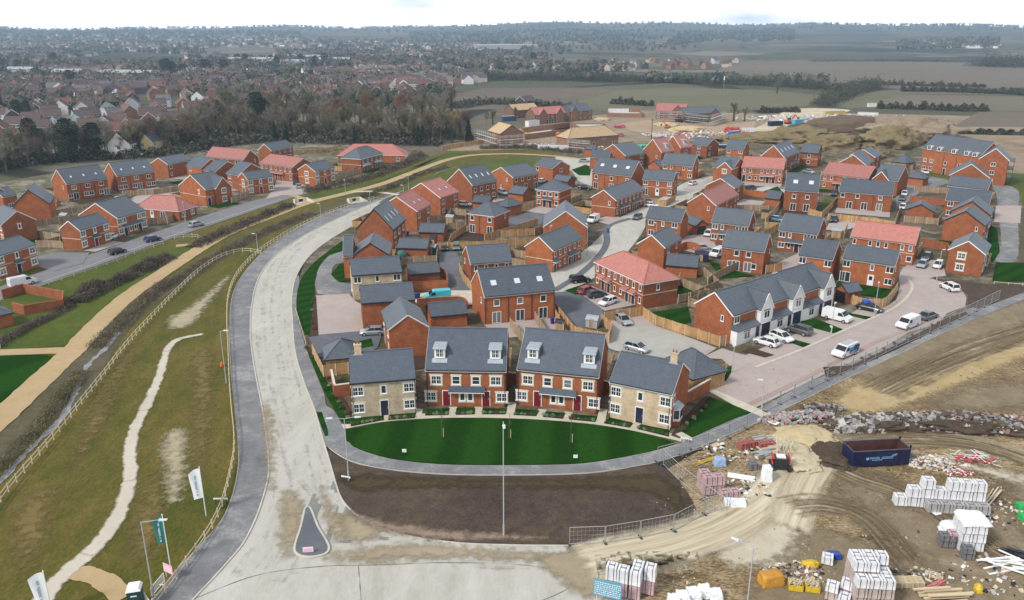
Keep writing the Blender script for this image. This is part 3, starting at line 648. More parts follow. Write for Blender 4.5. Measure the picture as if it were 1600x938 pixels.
house('hip-roofed brick pair with two black doors, facing its pink paved forecourt', (835.4, 296), (874.8, 300), (900.4, 293), R=(870.6, 280.5), kind='hip', eave=4.9, f=['SDDS', 'SSSS'], canopy=[(.28, .72)], band=True, verge='w')
garage('grey-roofed garage behind the hip-roofed pair with black doors', (863, 281), (887, 284), R=(884, 276), D=5)
house('hip-roofed brick pair with white french windows beside the west gardens', (728.8, 333.5), (772.5, 338.7), (802.3, 329.5), R=(768.2, 314), kind='hip', eave=4.9, f=['F.F', 'S.S'], r=['.', '.T'], pipes=(.45,), verge='w')
garage('gable garage between the four-rooflight terrace and the hipped pairs', (793, 301), (817, 304), R=(810, 294), D=6)
garage('hip-roofed open carport behind the west hip-roofed pair', (774, 320), (793, 324), (811, 318), R=(787.4, 308), kind='hip', eave=2.6, D=6)
garage('narrow grey-roofed garage left of the hip-roofed carport', (738, 316), (765, 317), R=(752, 309), D=5)
rt, hx, hy = house('large cross-roofed brick house with dormered side wing, centre of the estate', (848.2, 354), (918.6, 355), R=(883.4, 329), RB=(889.8, 305.7), kind='perp', eave=4.9, f=['.', '.'], r=['W.D.W', '.....'], D=12, verge='w')
house('brick house with twin roof gables opposite the block-paved bay, west side', (550, 399.5), (608.7, 398.4), R=(576.8, 379.5), RB=(576.8, 358), kind='perp', eave=4.9, f=['...', '.N.'], D=9, verge='b')
house('low grey-roofed wing beside the west private drive', (535.5, 400.5), (551, 400), None, R=(540, 367), rise=3.2, D=9, eave=4.9, f=['.', '.'])
house('cream brick house with three windows beside the west block-paved bay', (549.5, 430.5), (628.4, 424.8), None, R=(590, 402), D=7.5, eave=4.9, wall=CREAM, f=['...', 'W.N.W'], l=['W', '.'], verge='b')
house('brick house with cream quoined end between the cream house and the front row', (564.5, 474), (648.7, 468), None, R=(600, 443.7), D=7.5, eave=4.9, wall=BRICK, f=['....', '..N.'], verge='b')
house('brick gable-fronted house with silver car on its drive, behind the front row', (605, 515.5), (670.7, 509.5), R=(636, 491), RB=(623.8, 464.5), kind='perp', eave=4.9, f=['.', '.'], D=8.8, l=['D.W', 'W.W'], verge='w')
garage('hip-roofed open carport beside the cream house at the left end of the front row', (505.8, 563), (562, 558), (493, 543), R=(533, 529.5), kind='hip', eave=2.45, D=6.0, wall=TIMB)
garage('grey-roofed brick garage beside the dark tarmac drive', (639, 429), (688, 425), R=(660, 413.5), D=5.5)
garage('grey-roofed brick garage directly behind the left dormered pair', (673, 495), (731, 489.5), R=(700, 478), D=5.5)
garage('brick garage with grey roof behind the nearer red-roofed gable house', (653.5, 362.5), (693, 363.5), R=(676, 352), D=5.5)
garage('brick garage with grey roof next to the green domed shed', (619.5, 387), (667.4, 388.5), R=(645, 376.5), D=5.5)
rt_, hx_, hy_ = garage('hip-roofed double carport beside the walled garden right of the front row', (1038, 570), (1078, 589) if False else (1072, 588), None, R=(1080, 543), D=6.5, eave=2.45, kind='hip', wall=TIMB, L=7.5)
rt, hx, hy = house('three-storey brick apartment block with roof dormers and black balconies', (1441.7, 230.5), (1531, 244.5), None, R=(1500, 214.5), D=11, eave=8.3, f=['WW.D.WW.', 'WW.S.WW.', '........'], storey=2.7, dorm=(), pipes=(.4, .62), l=['..', '..', '..'])
rt.name = 'apartment_block'; rt['category'] = 'apartment block'
for x in (-.38, -.2, .06, .28, .42):
    k = MB(); X = x*2*hx; k.box(X-.9, X+.9, -hy-.32, -hy+1.5, 7.9, 9.3); o = k.build('dormer', WHITE, rt); opening(rt, 'W', (X, -hy-.32, 8.55), 0, DOORK, False)
rt2, hx, hy = house('gabled end wing of the brick apartment block, three storeys with black steel balconies', (1529, 248), (1578, 251.5), R=(1557, 231.5), RB=(1563.6, 223.6), kind='perp', eave=8.3, f=['.W.', '.W.', '.W.'], storey=2.7, D=11)
rt2.name = 'apartment_block'; rt2['category'] = 'apartment block'
for z in (2.6, 5.3, 8.0):
    k = MB(); k.box(hx+.02, hx+1.6, -hy+1, -hy+8, z, z+.15); o = k.build('balcony', BLACK, rt2); k = MB()
    k.box(hx+1.52, hx+1.58, -hy+1, -hy+8, z+1.1, z+1.16)
    for i in range(24): k.box(hx+1.53, hx+1.56, -hy+1.1+i*.295, -hy+1.14+i*.295, z+.15, z+1.1)
    k.box(hx+.02, hx+1.58, -hy+1.0, -hy+1.05, z+1.1, z+1.16)
    for yy in (1.03, 7.97): k.box(hx+1.5, hx+1.58, -hy+yy-.04, -hy+yy+.04, z-2.6, z)
    k.build('balcony_railing', BLACK, o)
house('long brick terrace with three rooflights below the woodland, left of its twin', (103.5, 287.5), (168.4, 278.5), (76.8, 282), R=(86.4, 265), eave=5.2, f=['WF.WW.WF', '.W..W..W.'], sky=(.2, .5, .8), skyz=.4, skysz=(.6, .9), l=['..', '.T'], pipes=(.33, .66), maxD=11)
house('long brick terrace with three rooflights below the woodland, right of its twin', (182.3, 275), (242, 268), (161, 263.5), R=(167.4, 254.5), eave=5.2, f=['WW.WF.WW', '.W..W..W.'], sky=(.2, .5, .8), skyz=.4, skysz=(.6, .9), l=['..', '..'], pipes=(.33, .66), maxD=11)
house('brick house with broad plain gable facing the gardens, far left', (18, 322.6), (77.8, 318.5), R=(42.6, 296.5), RB=(37.3, 281), kind='perp', eave=4.9, f=['.', '.'], D=11, verge='b')
house('grey-roofed brick link between the two gables at the far left', (4, 308), (27, 304), None, R=(20, 296), D=7, eave=4.2, f=['W', '.'])
house('small brick gable at the far left edge below the dark trees', (-22, 305), (13.9, 300), R=(-4, 290), kind='perp', eave=4.9, D=11, f=['.', '.'])
house('brick gable house at the left edge with one small gable window', (1, 351), (57, 342.5), R=(26, 329), kind='perp', D=10, eave=4.9, f=['...', '.T.'], l=['W.W', 'W.W'], stone=True)
house('double-fronted brick house with dark door at the left edge, beside the road bend', (-6, 401), (57, 382), None, R=(36, 366), D=8, eave=4.9, f=['W.D.W', 'W.N.W'], stone=True, canopy=[(.4, .6)], band=True)
house('double-fronted brick house with red door on the west road', (124.7, 360), (171, 346.7), (90.6, 357.5), R=(104.5, 345), eave=4.9, f=['W.D.W', 'W.N.W'], stone=True, dmat=DOORR, canopy=[(.4, .6)], band=True)
house('brick pair with black doors and long lean-to porch on the west road', (183.4, 341), (228, 328.6), (151.4, 328), R=(158.8, 322.6), eave=4.9, f=['WDNNDW', 'WN..NW'], stone=True, canopy=[(.15, .85)], band=True)
house('low bungalow with salmon hipped roof beside the west road', (209, 325), (279.4, 330.5), (313.6, 322), R=(250, 305), kind='hip', roof=REDT, eave=2.7, f=['WKF.', ], r=['WW'], verge='w', maxD=14, name='bungalow', cat='bungalow')
house('grey-roofed brick house at the left of the stepped west cluster', (262, 257), (300, 250), (247.5, 253.5), R=(255, 245), eave=4.9, f=['N..N', 'W..W'], D=8)
house('first of three stepped brick gables in the west cluster, farthest left', (290, 258.6), (313.6, 262.3), (333, 255), R=(314, 245), eave=4.9, f=['W.', 'W.'], maxD=11)
house('second of three stepped brick gables in the west cluster', (316.8, 265.7), (336, 267.8), (360.5, 258.6), R=(341, 250.5), eave=4.9, f=['W.', 'W.'], maxD=11)
house('third of three stepped brick gables in the west cluster, with french window', (352.4, 270.4), (371, 273.6), (396.7, 263), R=(377, 255.7), eave=4.9, f=['F.', 'W.'], maxD=11)
house('corner brick house with projecting front gable and dark roof on the west road', (321, 296.4), (357, 290), (297.6, 285.3), R=(308, 279), eave=4.9, f=['D...', '....'], l=['..', '.T'], cross=[dict(x=0.72, w=5.6, proj=.9, peak=.8, ops=[('W', 0, 3.85), ('W', 0, 1.4)], stone=True)], band=True, stone=True)
house('double-fronted brick house with side garden fence on the west road', (387, 281), (427, 275.7), (367.3, 277.2), R=(376.5, 269.3), eave=4.9, f=['W.D.W', 'W.N.W'], stone=True, dmat=DOORR, l=['F', 'W'], band=True)
house('salmon-roofed brick terrace at the back of the west cluster', (320, 245), (379.7, 250), (403.8, 245), R=(360, 231.5), roof=REDT, eave=4.9, f=['.DD..DD.', 'SS.SS.SS'], r=['.', '.T'])
house('salmon-roofed brick terrace facing the block-paved turning head, west side', (404, 255), (455.4, 262), (476.7, 253.3), R=(442, 243), roof=REDT, eave=4.9, f=['N.DDD.N', 'NNNNNNN'], r=['.', '.'], dmat=DOORR, canopy=[(.35, .75)], canmat=REDT, band=True)
house('grey-roofed brick terrace against the woodland behind the salmon roofs', (424.4, 235.8), (458.6, 229), (398.8, 235), R=(410.6, 225), eave=4.9, f=['NDDN', 'NNNN'], canopy=[(.4, .8)])
house('detached brick house facing the ditch, right of the block-paved turning head', (492.7, 268), (523.6, 261.5), (468.6, 264), R=(477.7, 256), eave=4.9, f=['W.D.W', 'W.N.W'], stone=True, dmat=DOORR, band=True, l=['W', 'W'])
house('hip-roofed grey brick terrace in front of the salmon-roofed white house', (564, 249), (599, 239.8), (527.7, 248), R=(554, 232), kind='hip', eave=4.9, f=['DDNDD', 'NNNNN'], canopy=[(.05, .35), (.6, .9)], canmat=LEAD, band=True, verge='w')
house('house with white end walls and broad salmon hipped roof beside the reed bed', (529, 243), (630, 243), None, R=(570, 227), kind='hip', roof=REDT, eave=3.0, wall=BRICK, sidewall=RENDERW, f=['W.W.W'], D=11, rise=3.6, L=26)
garage('open-fronted garage with flat-hipped roof at the bottom of the far-left garden', (-30, 500), (22, 488), R=(0, 470), eave=2.4, D=5.5, kind='hip', rise=1.3)
def terrain_h(x, y):
    r = math.hypot(x, y); a = math.atan2(x, y)
    if r < 1500: return 0.0
    t = min(1, (r-1500)/5200); s = t*t*(3-2*t)
    ridge = 78+14*math.sin(a*7+1)+9*math.sin(a*17+.5)+5*math.sin(a*41)+ (16 if a > 0.1 else 0)*min(1, max(0, (a-.1)*6))
    roll = 10*math.sin(x/900+1)*math.sin(y/700)*t
    return max(0, s*ridge+roll)
def build_terrain():
    mb = MB(); rs = [0, 30, 60, 100, 160, 240, 340, 460, 600, 800, 1000, 1250, 1500]+[1500+i*170 for i in range(1, 33)]+[7200]
    na = 360
    for r in rs:
        for k in range(na):
            a = 2*PI*k/na; x = r*math.sin(a); y = r*math.cos(a); mb.v.append((x, y, terrain_h(x, y) if r < 7100 else -15))
    for i in range(len(rs)-1):
        for k in range(na):
            k2 = (k+1) % na; mb.f.append((i*na+k2, i*na+k, (i+1)*na+k, (i+1)*na+k2)); mb.m.append(0)
    m, n, b = nt('countryside_ground'); v = coords(n)
    vo = n.nodes.new('ShaderNodeTexVoronoi'); vo.inputs['Scale'].default_value = 0.0042
    w = n.nodes.new('ShaderNodeVectorMath'); w.operation = 'ADD'; nn = n.nodes.new('ShaderNodeTexNoise'); link(n, v, nn.inputs['Vector']); nn.inputs['Scale'].default_value = .004
    sc_ = n.nodes.new('ShaderNodeVectorMath'); sc_.operation = 'SCALE'; link(n, nn.outputs[1], sc_.inputs[0]); sc_.inputs['Scale'].default_value = 90
    link(n, v, w.inputs[0]); link(n, sc_.outputs[0], w.inputs[1]); link(n, w.outputs[0], vo.inputs['Vector'])
    sr = n.nodes.new('ShaderNodeSeparateColor'); link(n, vo.outputs['Color'], sr.inputs[0])
    fc = ramp(n, sr.outputs[0], [(0, (.10, .085, .06)), (.25, (.085, .09, .05)), (.45, (.16, .13, .095)), (.6, (.075, .08, .045)), (.8, (.13, .122, .08)), (1, (.2, .165, .12))])
    vd = n.nodes.new('ShaderNodeTexVoronoi'); vd.feature = 'DISTANCE_TO_EDGE'; vd.inputs['Scale'].default_value = 0.0042; link(n, w.outputs[0], vd.inputs['Vector'])
    hd = ramp(n, vd.outputs['Distance'], [(0.02, (1, 1, 1)), (.035, (0, 0, 0))])
    c = mix(n, hd, fc, (.035, .035, .022))
    wd = ramp(n, noise(n, coords(n, 0.0016), 1, 5, .6), [(.55, (0, 0, 0)), (.58, (1, 1, 1))]); c = mix(n, wd, c, (.04, .038, .026))
    g = ramp(n, noise(n, v, .05, 6, .7), [(.3, (.75,)*3), (.7, (1.25,)*3)]); c = mix(n, 1.0, c, g, 'MULTIPLY')
    link(n, c, b.inputs['Base Color']); b.inputs['Roughness'].default_value = 1; b.inputs['Specular IOR Level'].default_value = .1
    o = mb.build('ground', m, fix=False, smooth=True); tag(o, kind='structure')
build_terrain()
GR = [(.0, (.020, .038, .004)), (.28, (.042, .062, .006)), (.42, (.075, .078, .010)), (.55, (.12, .095, .018)), (.7, (.17, .125, .035)), (1, (.27, .22, .11))]
GRASSM = multi('meadow_grass', GR, (.05, .4), stretch=(1.3, .55, 1), rot=(0, 0, .35), fine=.75)
GRASSG = multi('green_grass', [(.0, (.02, .042, .004)), (.4, (.05, .078, .007)), (.6, (.09, .105, .013)), (1, (.18, .15, .05))], (.07, .6), fine=.5)
BRAMB = multi('rough_ground', [(.0, (.03, .035, .012)), (.4, (.065, .065, .03)), (.6, (.12, .095, .06)), (1, (.2, .165, .12))], (.1, .9), fine=.6)
SAND = multi('sandy_gravel', [(.0, (.30, .21, .105)), (.5, (.43, .31, .165)), (1, (.53, .40, .245))], (.1, .8), fine=.2)
CHALK = multi('pale_gravel', [(.0, (.36, .31, .23)), (.5, (.52, .47, .38)), (1, (.62, .58, .5))], (.1, .8), fine=.2)
SOFTR.append(CHALK)
CONC = multi('dusty_concrete_road', [(.0, (.24, .21, .16)), (.3, (.36, .335, .28)), (.5, (.45, .43, .375)), (.7, (.52, .50, .44)), (1, (.60, .58, .52))], (.09, .45), stretch=(1, .3, 1), fine=.35)
PAVE = multi('grey_asphalt_path', [(.0, (.085, .088, .094)), (.3, (.135, .138, .146)), (.5, (.20, .20, .205)), (.65, (.33, .32, .30)), (1, (.48, .46, .41))], (.11, .5), fine=.3)
TARM = multi('tarmac', [(.0, (.085, .09, .10)), (.5, (.125, .13, .145)), (1, (.24, .24, .24))], (.12, .7), fine=.2)
TARML = multi('worn_tarmac', [(.0, (.15, .145, .155)), (.5, (.20, .195, .205)), (1, (.28, .27, .275))], (.08, .5), fine=.15)
BLOCK = multi('block_paving', [(.0, (.29, .225, .20)), (.5, (.40, .335, .305)), (1, (.50, .44, .405))], (.08, .5), fine=.25)
BLOCKR = multi('red_block_paving', [(.0, (.27, .18, .155)), (.5, (.36, .265, .235)), (1, (.45, .37, .33))], (.1, .5), fine=.25)
SOIL = multi('bare_soil', [(.0, (.024, .017, .013)), (.3, (.045, .031, .025)), (.5, (.075, .053, .042)), (.68, (.11, .085, .045)), (1, (.26, .19, .14))], (.07, .6), fine=.7, bmp=.1)
SOILD = multi('bark_mulch', [(.0, (.03, .015, .01)), (.6, (.07, .04, .028)), (1, (.14, .09, .06))], (.2, 2), fine=.6)
CLAY = multi('construction_ground', [(.1, (.05, .032, .014)), (.32, (.12, .078, .035)), (.45, (.23, .16, .08)), (.56, (.36, .27, .155)), (.7, (.48, .39, .25)), (.9, (.64, .56, .43))], (.06, .5), stretch=(.6, 1.3, 1), fine=.9, bmp=.5)
DUST = multi('dusty_track', [(.05, (.17, .12, .06)), (.3, (.33, .26, .15)), (.48, (.50, .42, .28)), (.65, (.62, .55, .41)), (1, (.74, .69, .56))], (.06, .5), stretch=(.35, 1.3, 1), rot=(0, 0, -.45), fine=.5, bmp=.15)
FARM = multi('ploughed_field', [(.0, (.10, .082, .055)), (.5, (.15, .122, .085)), (1, (.21, .178, .13))], (.01, .1), stretch=(.25, 1, 1), fine=.25)
FARMT = multi('tan_field', [(.0, (.24, .19, .12)), (.5, (.32, .26, .17)), (1, (.38, .31, .22))], (.01, .1), stretch=(.25, 1, 1), fine=.2)
PAST = multi('pasture', [(.0, (.085, .08, .045)), (.5, (.135, .125, .07)), (1, (.20, .18, .115))], (.012, .1), stretch=(.4, 1, 1), fine=.3)
SCRUB = multi('scrub_land', [(.0, (.06, .05, .035)), (.5, (.13, .105, .075)), (1, (.2, .17, .12))], (.02, .15), stretch=(.4, 1, 1), fine=.4)
def lawn_mat(name, ang, w):
    m, n, b = nt(name); v = coords(n, rot=(0, 0, ang)); sx = n.nodes.new('ShaderNodeSeparateXYZ'); link(n, v, sx.inputs[0])
    nz = noise(n, v, .25, 3); ad = n.nodes.new('ShaderNodeMath'); ad.operation = 'MULTIPLY_ADD'; link(n, nz, ad.inputs[0]); ad.inputs[1].default_value = 1.2; link(n, sx.outputs[0], ad.inputs[2])
    pp = n.nodes.new('ShaderNodeMath'); pp.operation = 'PINGPONG'; link(n, ad.outputs[0], pp.inputs[0]); pp.inputs[1].default_value = w
    dv = n.nodes.new('ShaderNodeMath'); dv.operation = 'DIVIDE'; link(n, pp.outputs[0], dv.inputs[0]); dv.inputs[1].default_value = w
    st = ramp(n, dv.outputs[0], [(.3, (.011, .042, .005)), (.6, (.017, .060, .007))])
    g = ramp(n, noise(n, v, 2.5, 5, .7), [(.25, (.7,)*3), (.75, (1.3,)*3)]); link(n, mix(n, 1.0, st, g, 'MULTIPLY'), b.inputs['Base Color'])
    b.inputs['Roughness'].default_value = 1; b.inputs['Specular IOR Level'].default_value = .0; MATS[name] = m; return m
LAWN = lawn_mat('mown_lawn', 0.08, 3.4); LAWN2 = lawn_mat('turf_lawn', 0.9, 1.6)
_z = {}
def Z(l):
    _z[l] = _z.get(l, 0)+1; return l*0.022+_z[l]*0.0006
S = sheet
S('grass_verge', [(-700, 1100), (-400, 560), (-100, 470), (0, 425), (200, 395), (470, 300), (620, 262), (700, 236), (900, 232), (930, 262), (700, 300), (560, 330), (470, 380), (380, 430), (372, 560), (378, 700), (380, 760), (340, 850), (250, 945), (150, 1100)], GRASSM, Z(0))
S('garden_ground', [(560, 318), (640, 290), (700, 262), (840, 246), (1000, 222), (1200, 214), (1420, 232), (1600, 240), (1700, 300), (1620, 450), (1480, 500), (1300, 590), (1190, 645), (1060, 695), (950, 690), (540, 680), (480, 545), (455, 470), (480, 400), (540, 350)], multi('garden_soil', [(.1, (.025, .042, .010)), (.38, (.055, .065, .022)), (.5, (.11, .085, .055)), (.62, (.25, .215, .17)), (1, (.38, .345, .29))], (.12, .35), fine=.3), Z(0))
S('garden_ground', [(-250, 460), (-200, 330), (0, 285), (100, 268), (260, 240), (420, 222), (560, 226), (640, 240), (620, 250), (520, 285), (470, 296), (280, 352), (100, 395), (0, 440)], multi('garden_soil_west', [(.1, (.035, .05, .012)), (.4, (.075, .085, .028)), (.5, (.14, .115, .075)), (.6, (.27, .24, .19)), (1, (.40, .37, .32))], (.12, .35), fine=.3), Z(0))
S('construction_ground', [(900, 1100), (880, 852), (1000, 834), (1085, 812), (1075, 770), (1040, 735), (1100, 700), (1190, 650), (1300, 596), (1500, 505), (1620, 455), (1900, 400), (2600, 700), (3000, 1100)], CLAY, Z(0))
S('construction_site_ground', [(700, 236), (690, 228), (760, 215), (850, 190), (1000, 172), (1190, 178), (1290, 176), (1620, 184), (1800, 190), (1900, 420), (1600, 300), (1570, 262), (1440, 232), (1200, 216), (1000, 224), (905, 232)], multi('site_earth', [(0, (.10, .07, .045)), (.35, (.19, .14, .09)), (.6, (.32, .25, .17)), (1, (.52, .45, .36))], (.02, .14), fine=.4, bmp=.2), Z(0))
S('grass_field', [(905, 158), (960, 142), (1060, 137), (1200, 141), (1290, 150), (1260, 166), (1180, 172), (1040, 172), (910, 168)], PAST, Z(1))
S('scrub_field', [(690, 150), (760, 138), (905, 137), (960, 140), (900, 160), (800, 170), (720, 172)], SCRUB, Z(1))
S('ploughed_field', [(1165, 96), (1260, 94), (1540, 97), (1640, 112), (1700, 136), (1400, 139), (1290, 130), (1180, 120), (1120, 108)], FARM, Z(1))
S('tan_field', [(1032, 87), (1080, 79), (1150, 84), (1145, 91), (1090, 92)], FARMT, Z(1))
S('tan_field', [(1330, 88), (1440, 80), (1620, 80), (1640, 92), (1400, 92)], FARMT, Z(1))
S('ploughed_field', [(1400, 148), (1640, 151), (1750, 176), (1560, 174), (1370, 168), (1320, 162)], FARM, Z(1))
S('grass_field', [(1300, 165), (1345, 146), (1400, 140), (1640, 143), (1640, 149), (1400, 147), (1370, 166), (1330, 170)], PAST, Z(2))
S('ploughed_field', [(1490, 198), (1530, 174), (1700, 178), (1760, 200)], FARM, Z(2))
S('grass_field', [(110, 96), (200, 86), (290, 86), (300, 94), (200, 99)], plain('spring_field', (.13, .20, .06), 1, 0, .15, .02), Z(1))
S('grass_field', [(310, 92), (330, 80), (430, 78), (430, 90)], PAST, Z(1))
S('grass_field', [(700, 96), (900, 92), (1040, 98), (1040, 104), (800, 106)], PAST, Z(1))
KL = [(620, 304), (577, 320), (540, 336), (490, 360), (450, 384), (420, 410), (402, 440), (393, 480), (391, 520), (395, 560), (402, 600), (410, 640), (417, 690), (420, 725), (418, 752), (409, 785), (398, 815), (380, 850), (357, 878), (330, 908), (300, 940), (240, 1010)]
KR = [(640, 320), (600, 332), (562, 348), (520, 372), (486, 398), (464, 430), (456, 465), (457, 500), (461, 549), (475, 598), (492, 642), (504, 686), (512, 712), (520, 740), (531, 775), (545, 795), (570, 815), (606, 830), (650, 841), (720, 850), (800, 853), (890, 854)]
S('main_road', KL+[(240, 1200), (1400, 1200), (1150, 1000), (1000, 935), (940, 880)]+KR[::-1], CONC, Z(1), smooth=4)
kerb(KL); kerb(KR)
FO = [(630, 298), (590, 312), (560, 318), (520, 330), (480, 348), (440, 372), (408, 397), (383, 425), (368, 450), (361, 475), (358, 520), (360, 560), (362, 590), (366, 630), (370, 667), (373, 710), (372, 735), (365, 770), (352, 804), (336, 828), (316, 850), (275, 894), (235, 948), (200, 1000)]
S('cycle_path', FO+[(240, 1010)]+KL[::-1][1:], PAVE, Z(2)+.06, smooth=3)
kerb(FO, w=.1, h=.1)
PE = [(541, 362), (512, 388), (483, 412), (466, 440), (460, 480), (465, 515), (473, 508), (479, 547), (497, 593), (507, 618), (510, 635), (521, 642), (534, 664)]
S('footpath', [(464, 432), (456, 465), (457, 500), (461, 549), (475, 598), (492, 642), (504, 686), (512, 700), (540, 690), (534, 664), (521, 642), (510, 635), (507, 618), (497, 593), (479, 547), (469, 512), (463, 478), (468, 440)], PAVE, Z(2)+.06, smooth=3)
S('grass_verge', [(493, 645), (503, 645), (512, 672), (513, 682), (508, 683)], LAWN2, Z(3)+.06)
IN = [(540, 690), (556, 702), (590, 714), (630, 722), (700, 728), (800, 729), (900, 727), (960, 719), (1020, 707), (1060, 695), (1100, 677), (1150, 655), (1185, 642), (1240, 610), (1300, 582), (1400, 534), (1500, 490), (1640, 432)]
OUT = [(505, 690), (520, 705), (545, 720), (580, 730), (630, 737), (700, 742), (800, 743), (900, 741), (960, 735), (1025, 723), (1070, 708), (1120, 688), (1190, 657), (1250, 628), (1300, 603), (1400, 556), (1500, 509), (1640, 452)]
S('footpath', IN+OUT[::-1], PAVE, Z(3)+.06, smooth=3)
kerb(OUT, w=.1, h=.12); kerb(IN[:10], w=.1, h=.12)
TOPG = [(540, 673), (600, 661), (680, 655), (760, 654), (840, 657), (920, 664), (980, 673), (1020, 682), (1058, 694)]
S('green_lawn', TOPG+[(1025, 706), (960, 718), (900, 726), (800, 728), (700, 727), (630, 721), (590, 713), (556, 701), (540, 689)], LAWN, Z(3)+.05)
ribbon('front_path', [(534, 668), (600, 656), (680, 650.5), (760, 650), (840, 652.5), (920, 659), (980, 668), (1040, 681), (1095, 694)], 1.5, plain('buff_paving', (.52, .47, .37), .9, 0, .12, .8), .1)
S('planting_bed', [(512, 705), (530, 716), (560, 727), (630, 739), (700, 744), (800, 745), (900, 743), (960, 737), (1025, 726), (1060, 752), (1082, 785), (1080, 805), (1000, 832), (890, 850), (800, 851), (720, 848), (650, 839), (606, 828), (570, 813), (545, 793), (533, 775), (522, 740)], SOIL, Z(2)+.05, smooth=2)
BUFF = MATS['buff_paving']
GD = [((548, 655), (600, 650), (600, 658), (548, 668)), ((608, 649), (651, 646), (648, 655), (606, 658)), ((668, 640), (703, 639), (701, 650), (664, 651)), ((713, 639), (743, 639), (742, 649), (712, 650)), ((754, 639), (793, 640), (790, 649), (753, 649)), ((808, 640), (843, 643), (838, 652), (802, 650)), ((853, 644), (884, 647), (879, 656), (848, 653)), ((893, 648), (934, 652), (930, 661), (889, 657)), ((951, 654), (990, 663), (984, 670), (943, 663)), ((1002, 665), (1046, 673), (1045, 684), (996, 672))]
for g in GD: S('front_garden', g, LAWN2, Z(3)+.06)
for a, b_ in (((655, 640), (650, 655)), ((603, 647), (604, 657)), ((708, 637), (707, 651)), ((748, 637), (747, 650)), ((801, 630), (796, 652)), ((848, 641), (843, 653)), ((889, 645), (884, 656)), ((943, 640), (938, 663)), ((997, 658), (990, 671)), ((1060, 678), (1085, 692))):
    ribbon('garden_path', [a, b_], 1.1, BUFF, .125, n=2)
S('east_lawn', [(1060, 668), (1085, 640), (1108, 621), (1147, 634), (1187, 648), (1150, 656), (1100, 676), (1082, 690), (1054, 680)], LAWN2, Z(2)+.05)
S('planting_bed', [(1048, 682), (1062, 660), (1100, 622), (1108, 621), (1075, 660), (1062, 680), (1100, 690), (1085, 694)], SOILD, Z(3)+.05)
S('front_path', [(1106, 612), (1112, 608), (1185, 640), (1205, 647), (1190, 653), (1145, 634)], BUFF, Z(4)+.05)
S('paved_court', [(1095, 560), (1128, 545), (1150, 552), (1165, 556), (1190, 545), (1310, 495), (1330, 490), (1352, 478), (1378, 480), (1400, 470), (1406, 450), (1404, 432), (1410, 420), (1432, 405), (1472, 408), (1478, 432), (1455, 434), (1500, 450), (1510, 466), (1508, 480), (1480, 490), (1468, 505), (1420, 520), (1380, 545), (1330, 568), (1290, 585), (1180, 638), (1110, 610), (1140, 585), (1143, 575), (1128, 562)], BLOCK, Z(2)+.04, smooth=1)
ribbon('paving_band', [(1165, 636), (1245, 598), (1310, 565), (1370, 535), (1430, 512)], .8, BLOCKR, .125)
ribbon('paving_band', [(1180, 575), (1250, 548), (1330, 512), (1400, 480), (1425, 452), (1418, 435)], .5, MATS['buff_paving'], .127)
S('grass_patch', [(1112, 588), (1143, 572), (1143, 582), (1135, 596), (1122, 602), (1108, 600)], LAWN2, Z(3)+.05)
S('grass_patch', [(1238, 505), (1275, 499), (1320, 517), (1302, 522)], LAWN2, Z(3)+.05)
S('grass_patch', [(1315, 488), (1365, 497), (1355, 501), (1300, 487)], LAWN2, Z(3)+.05)
S('grass_patch', [(1235, 530), (1268, 539), (1255, 544), (1228, 534)], LAWN2, Z(3)+.05)
S('planting_bed', [(1158, 550), (1172, 544), (1210, 556), (1195, 560)], SOILD, Z(4)+.05)
S('planting_bed', [(1286, 575), (1330, 572), (1400, 540), (1480, 498), (1510, 488), (1512, 492), (1400, 548), (1300, 592), (1290, 590)], SOILD, Z(4)+.05)
S('planting_bed', [(1450, 435), (1540, 445), (1600, 447), (1600, 458), (1530, 484), (1512, 480), (1512, 462), (1498, 448)], SOIL, Z(3)+.05)
S('grass_patch', [(1556, 411), (1640, 412), (1640, 442), (1550, 440)], LAWN2, Z(3)+.06)
S('grass_patch', [(1545, 350), (1558, 360), (1562, 395), (1550, 412), (1542, 390)], LAWN2, Z(4)+.06)
S('east_lane', [(1555, 408), (1586, 410), (1592, 380), (1590, 330), (1592, 300), (1570, 290), (1540, 292), (1556, 302), (1560, 340), (1565, 380)], PAVE, Z(2)+.04, smooth=2)
S('paved_ramp', [(1556, 322), (1596, 322), (1594, 350), (1553, 348)], BLOCK, Z(3)+.06)
S('grass_patch', [(1575, 270), (1700, 280), (1700, 330), (1598, 320), (1590, 295), (1570, 288)], GRASSG, Z(1)+.04)
S('grass_verge', [(1596, 330), (1700, 330), (1700, 412), (1590, 410), (1594, 370)], BRAMB, Z(1)+.04)
ribbon('estate_street', [(790, 470), (830, 458), (872, 441), (918, 415), (950, 390), (972, 366), (990, 345), (1030, 325), (1065, 305), (1088, 288), (1125, 278), (1160, 280)], lambda t: 10.5-3*t, CONC, .075)
ribbon('footpath', [(866, 455), (905, 430), (935, 402), (948, 380), (950, 355), (985, 342)], 1.6, TARM, .11)
S('estate_street', [(868, 245), (905, 249), (925, 246), (930, 262), (925, 292), (905, 285), (893, 268), (880, 262), (868, 250)], CONC, Z(3)+.04)
S('grass_patch', [(893, 266), (915, 258), (924, 262), (922, 275), (905, 275)], LAWN2, Z(4)+.04)
S('tarmac_yard', [(866, 458), (898, 455), (940, 482), (946, 497), (930, 512), (905, 514), (870, 490)], TARM, Z(3)+.05)
S('paved_forecourt', [(900, 455), (925, 448), (995, 477), (945, 487)], BLOCK, Z(3)+.05)
S('grass_patch', [(882, 455), (912, 445), (928, 451), (900, 462)], LAWN2, Z(4)+.05)
S('paved_forecourt', [(952, 500), (1004, 494), (1024, 510), (1060, 522), (1120, 545), (1075, 575), (1040, 585), (985, 560), (950, 540)], BLOCK, Z(3)+.05)
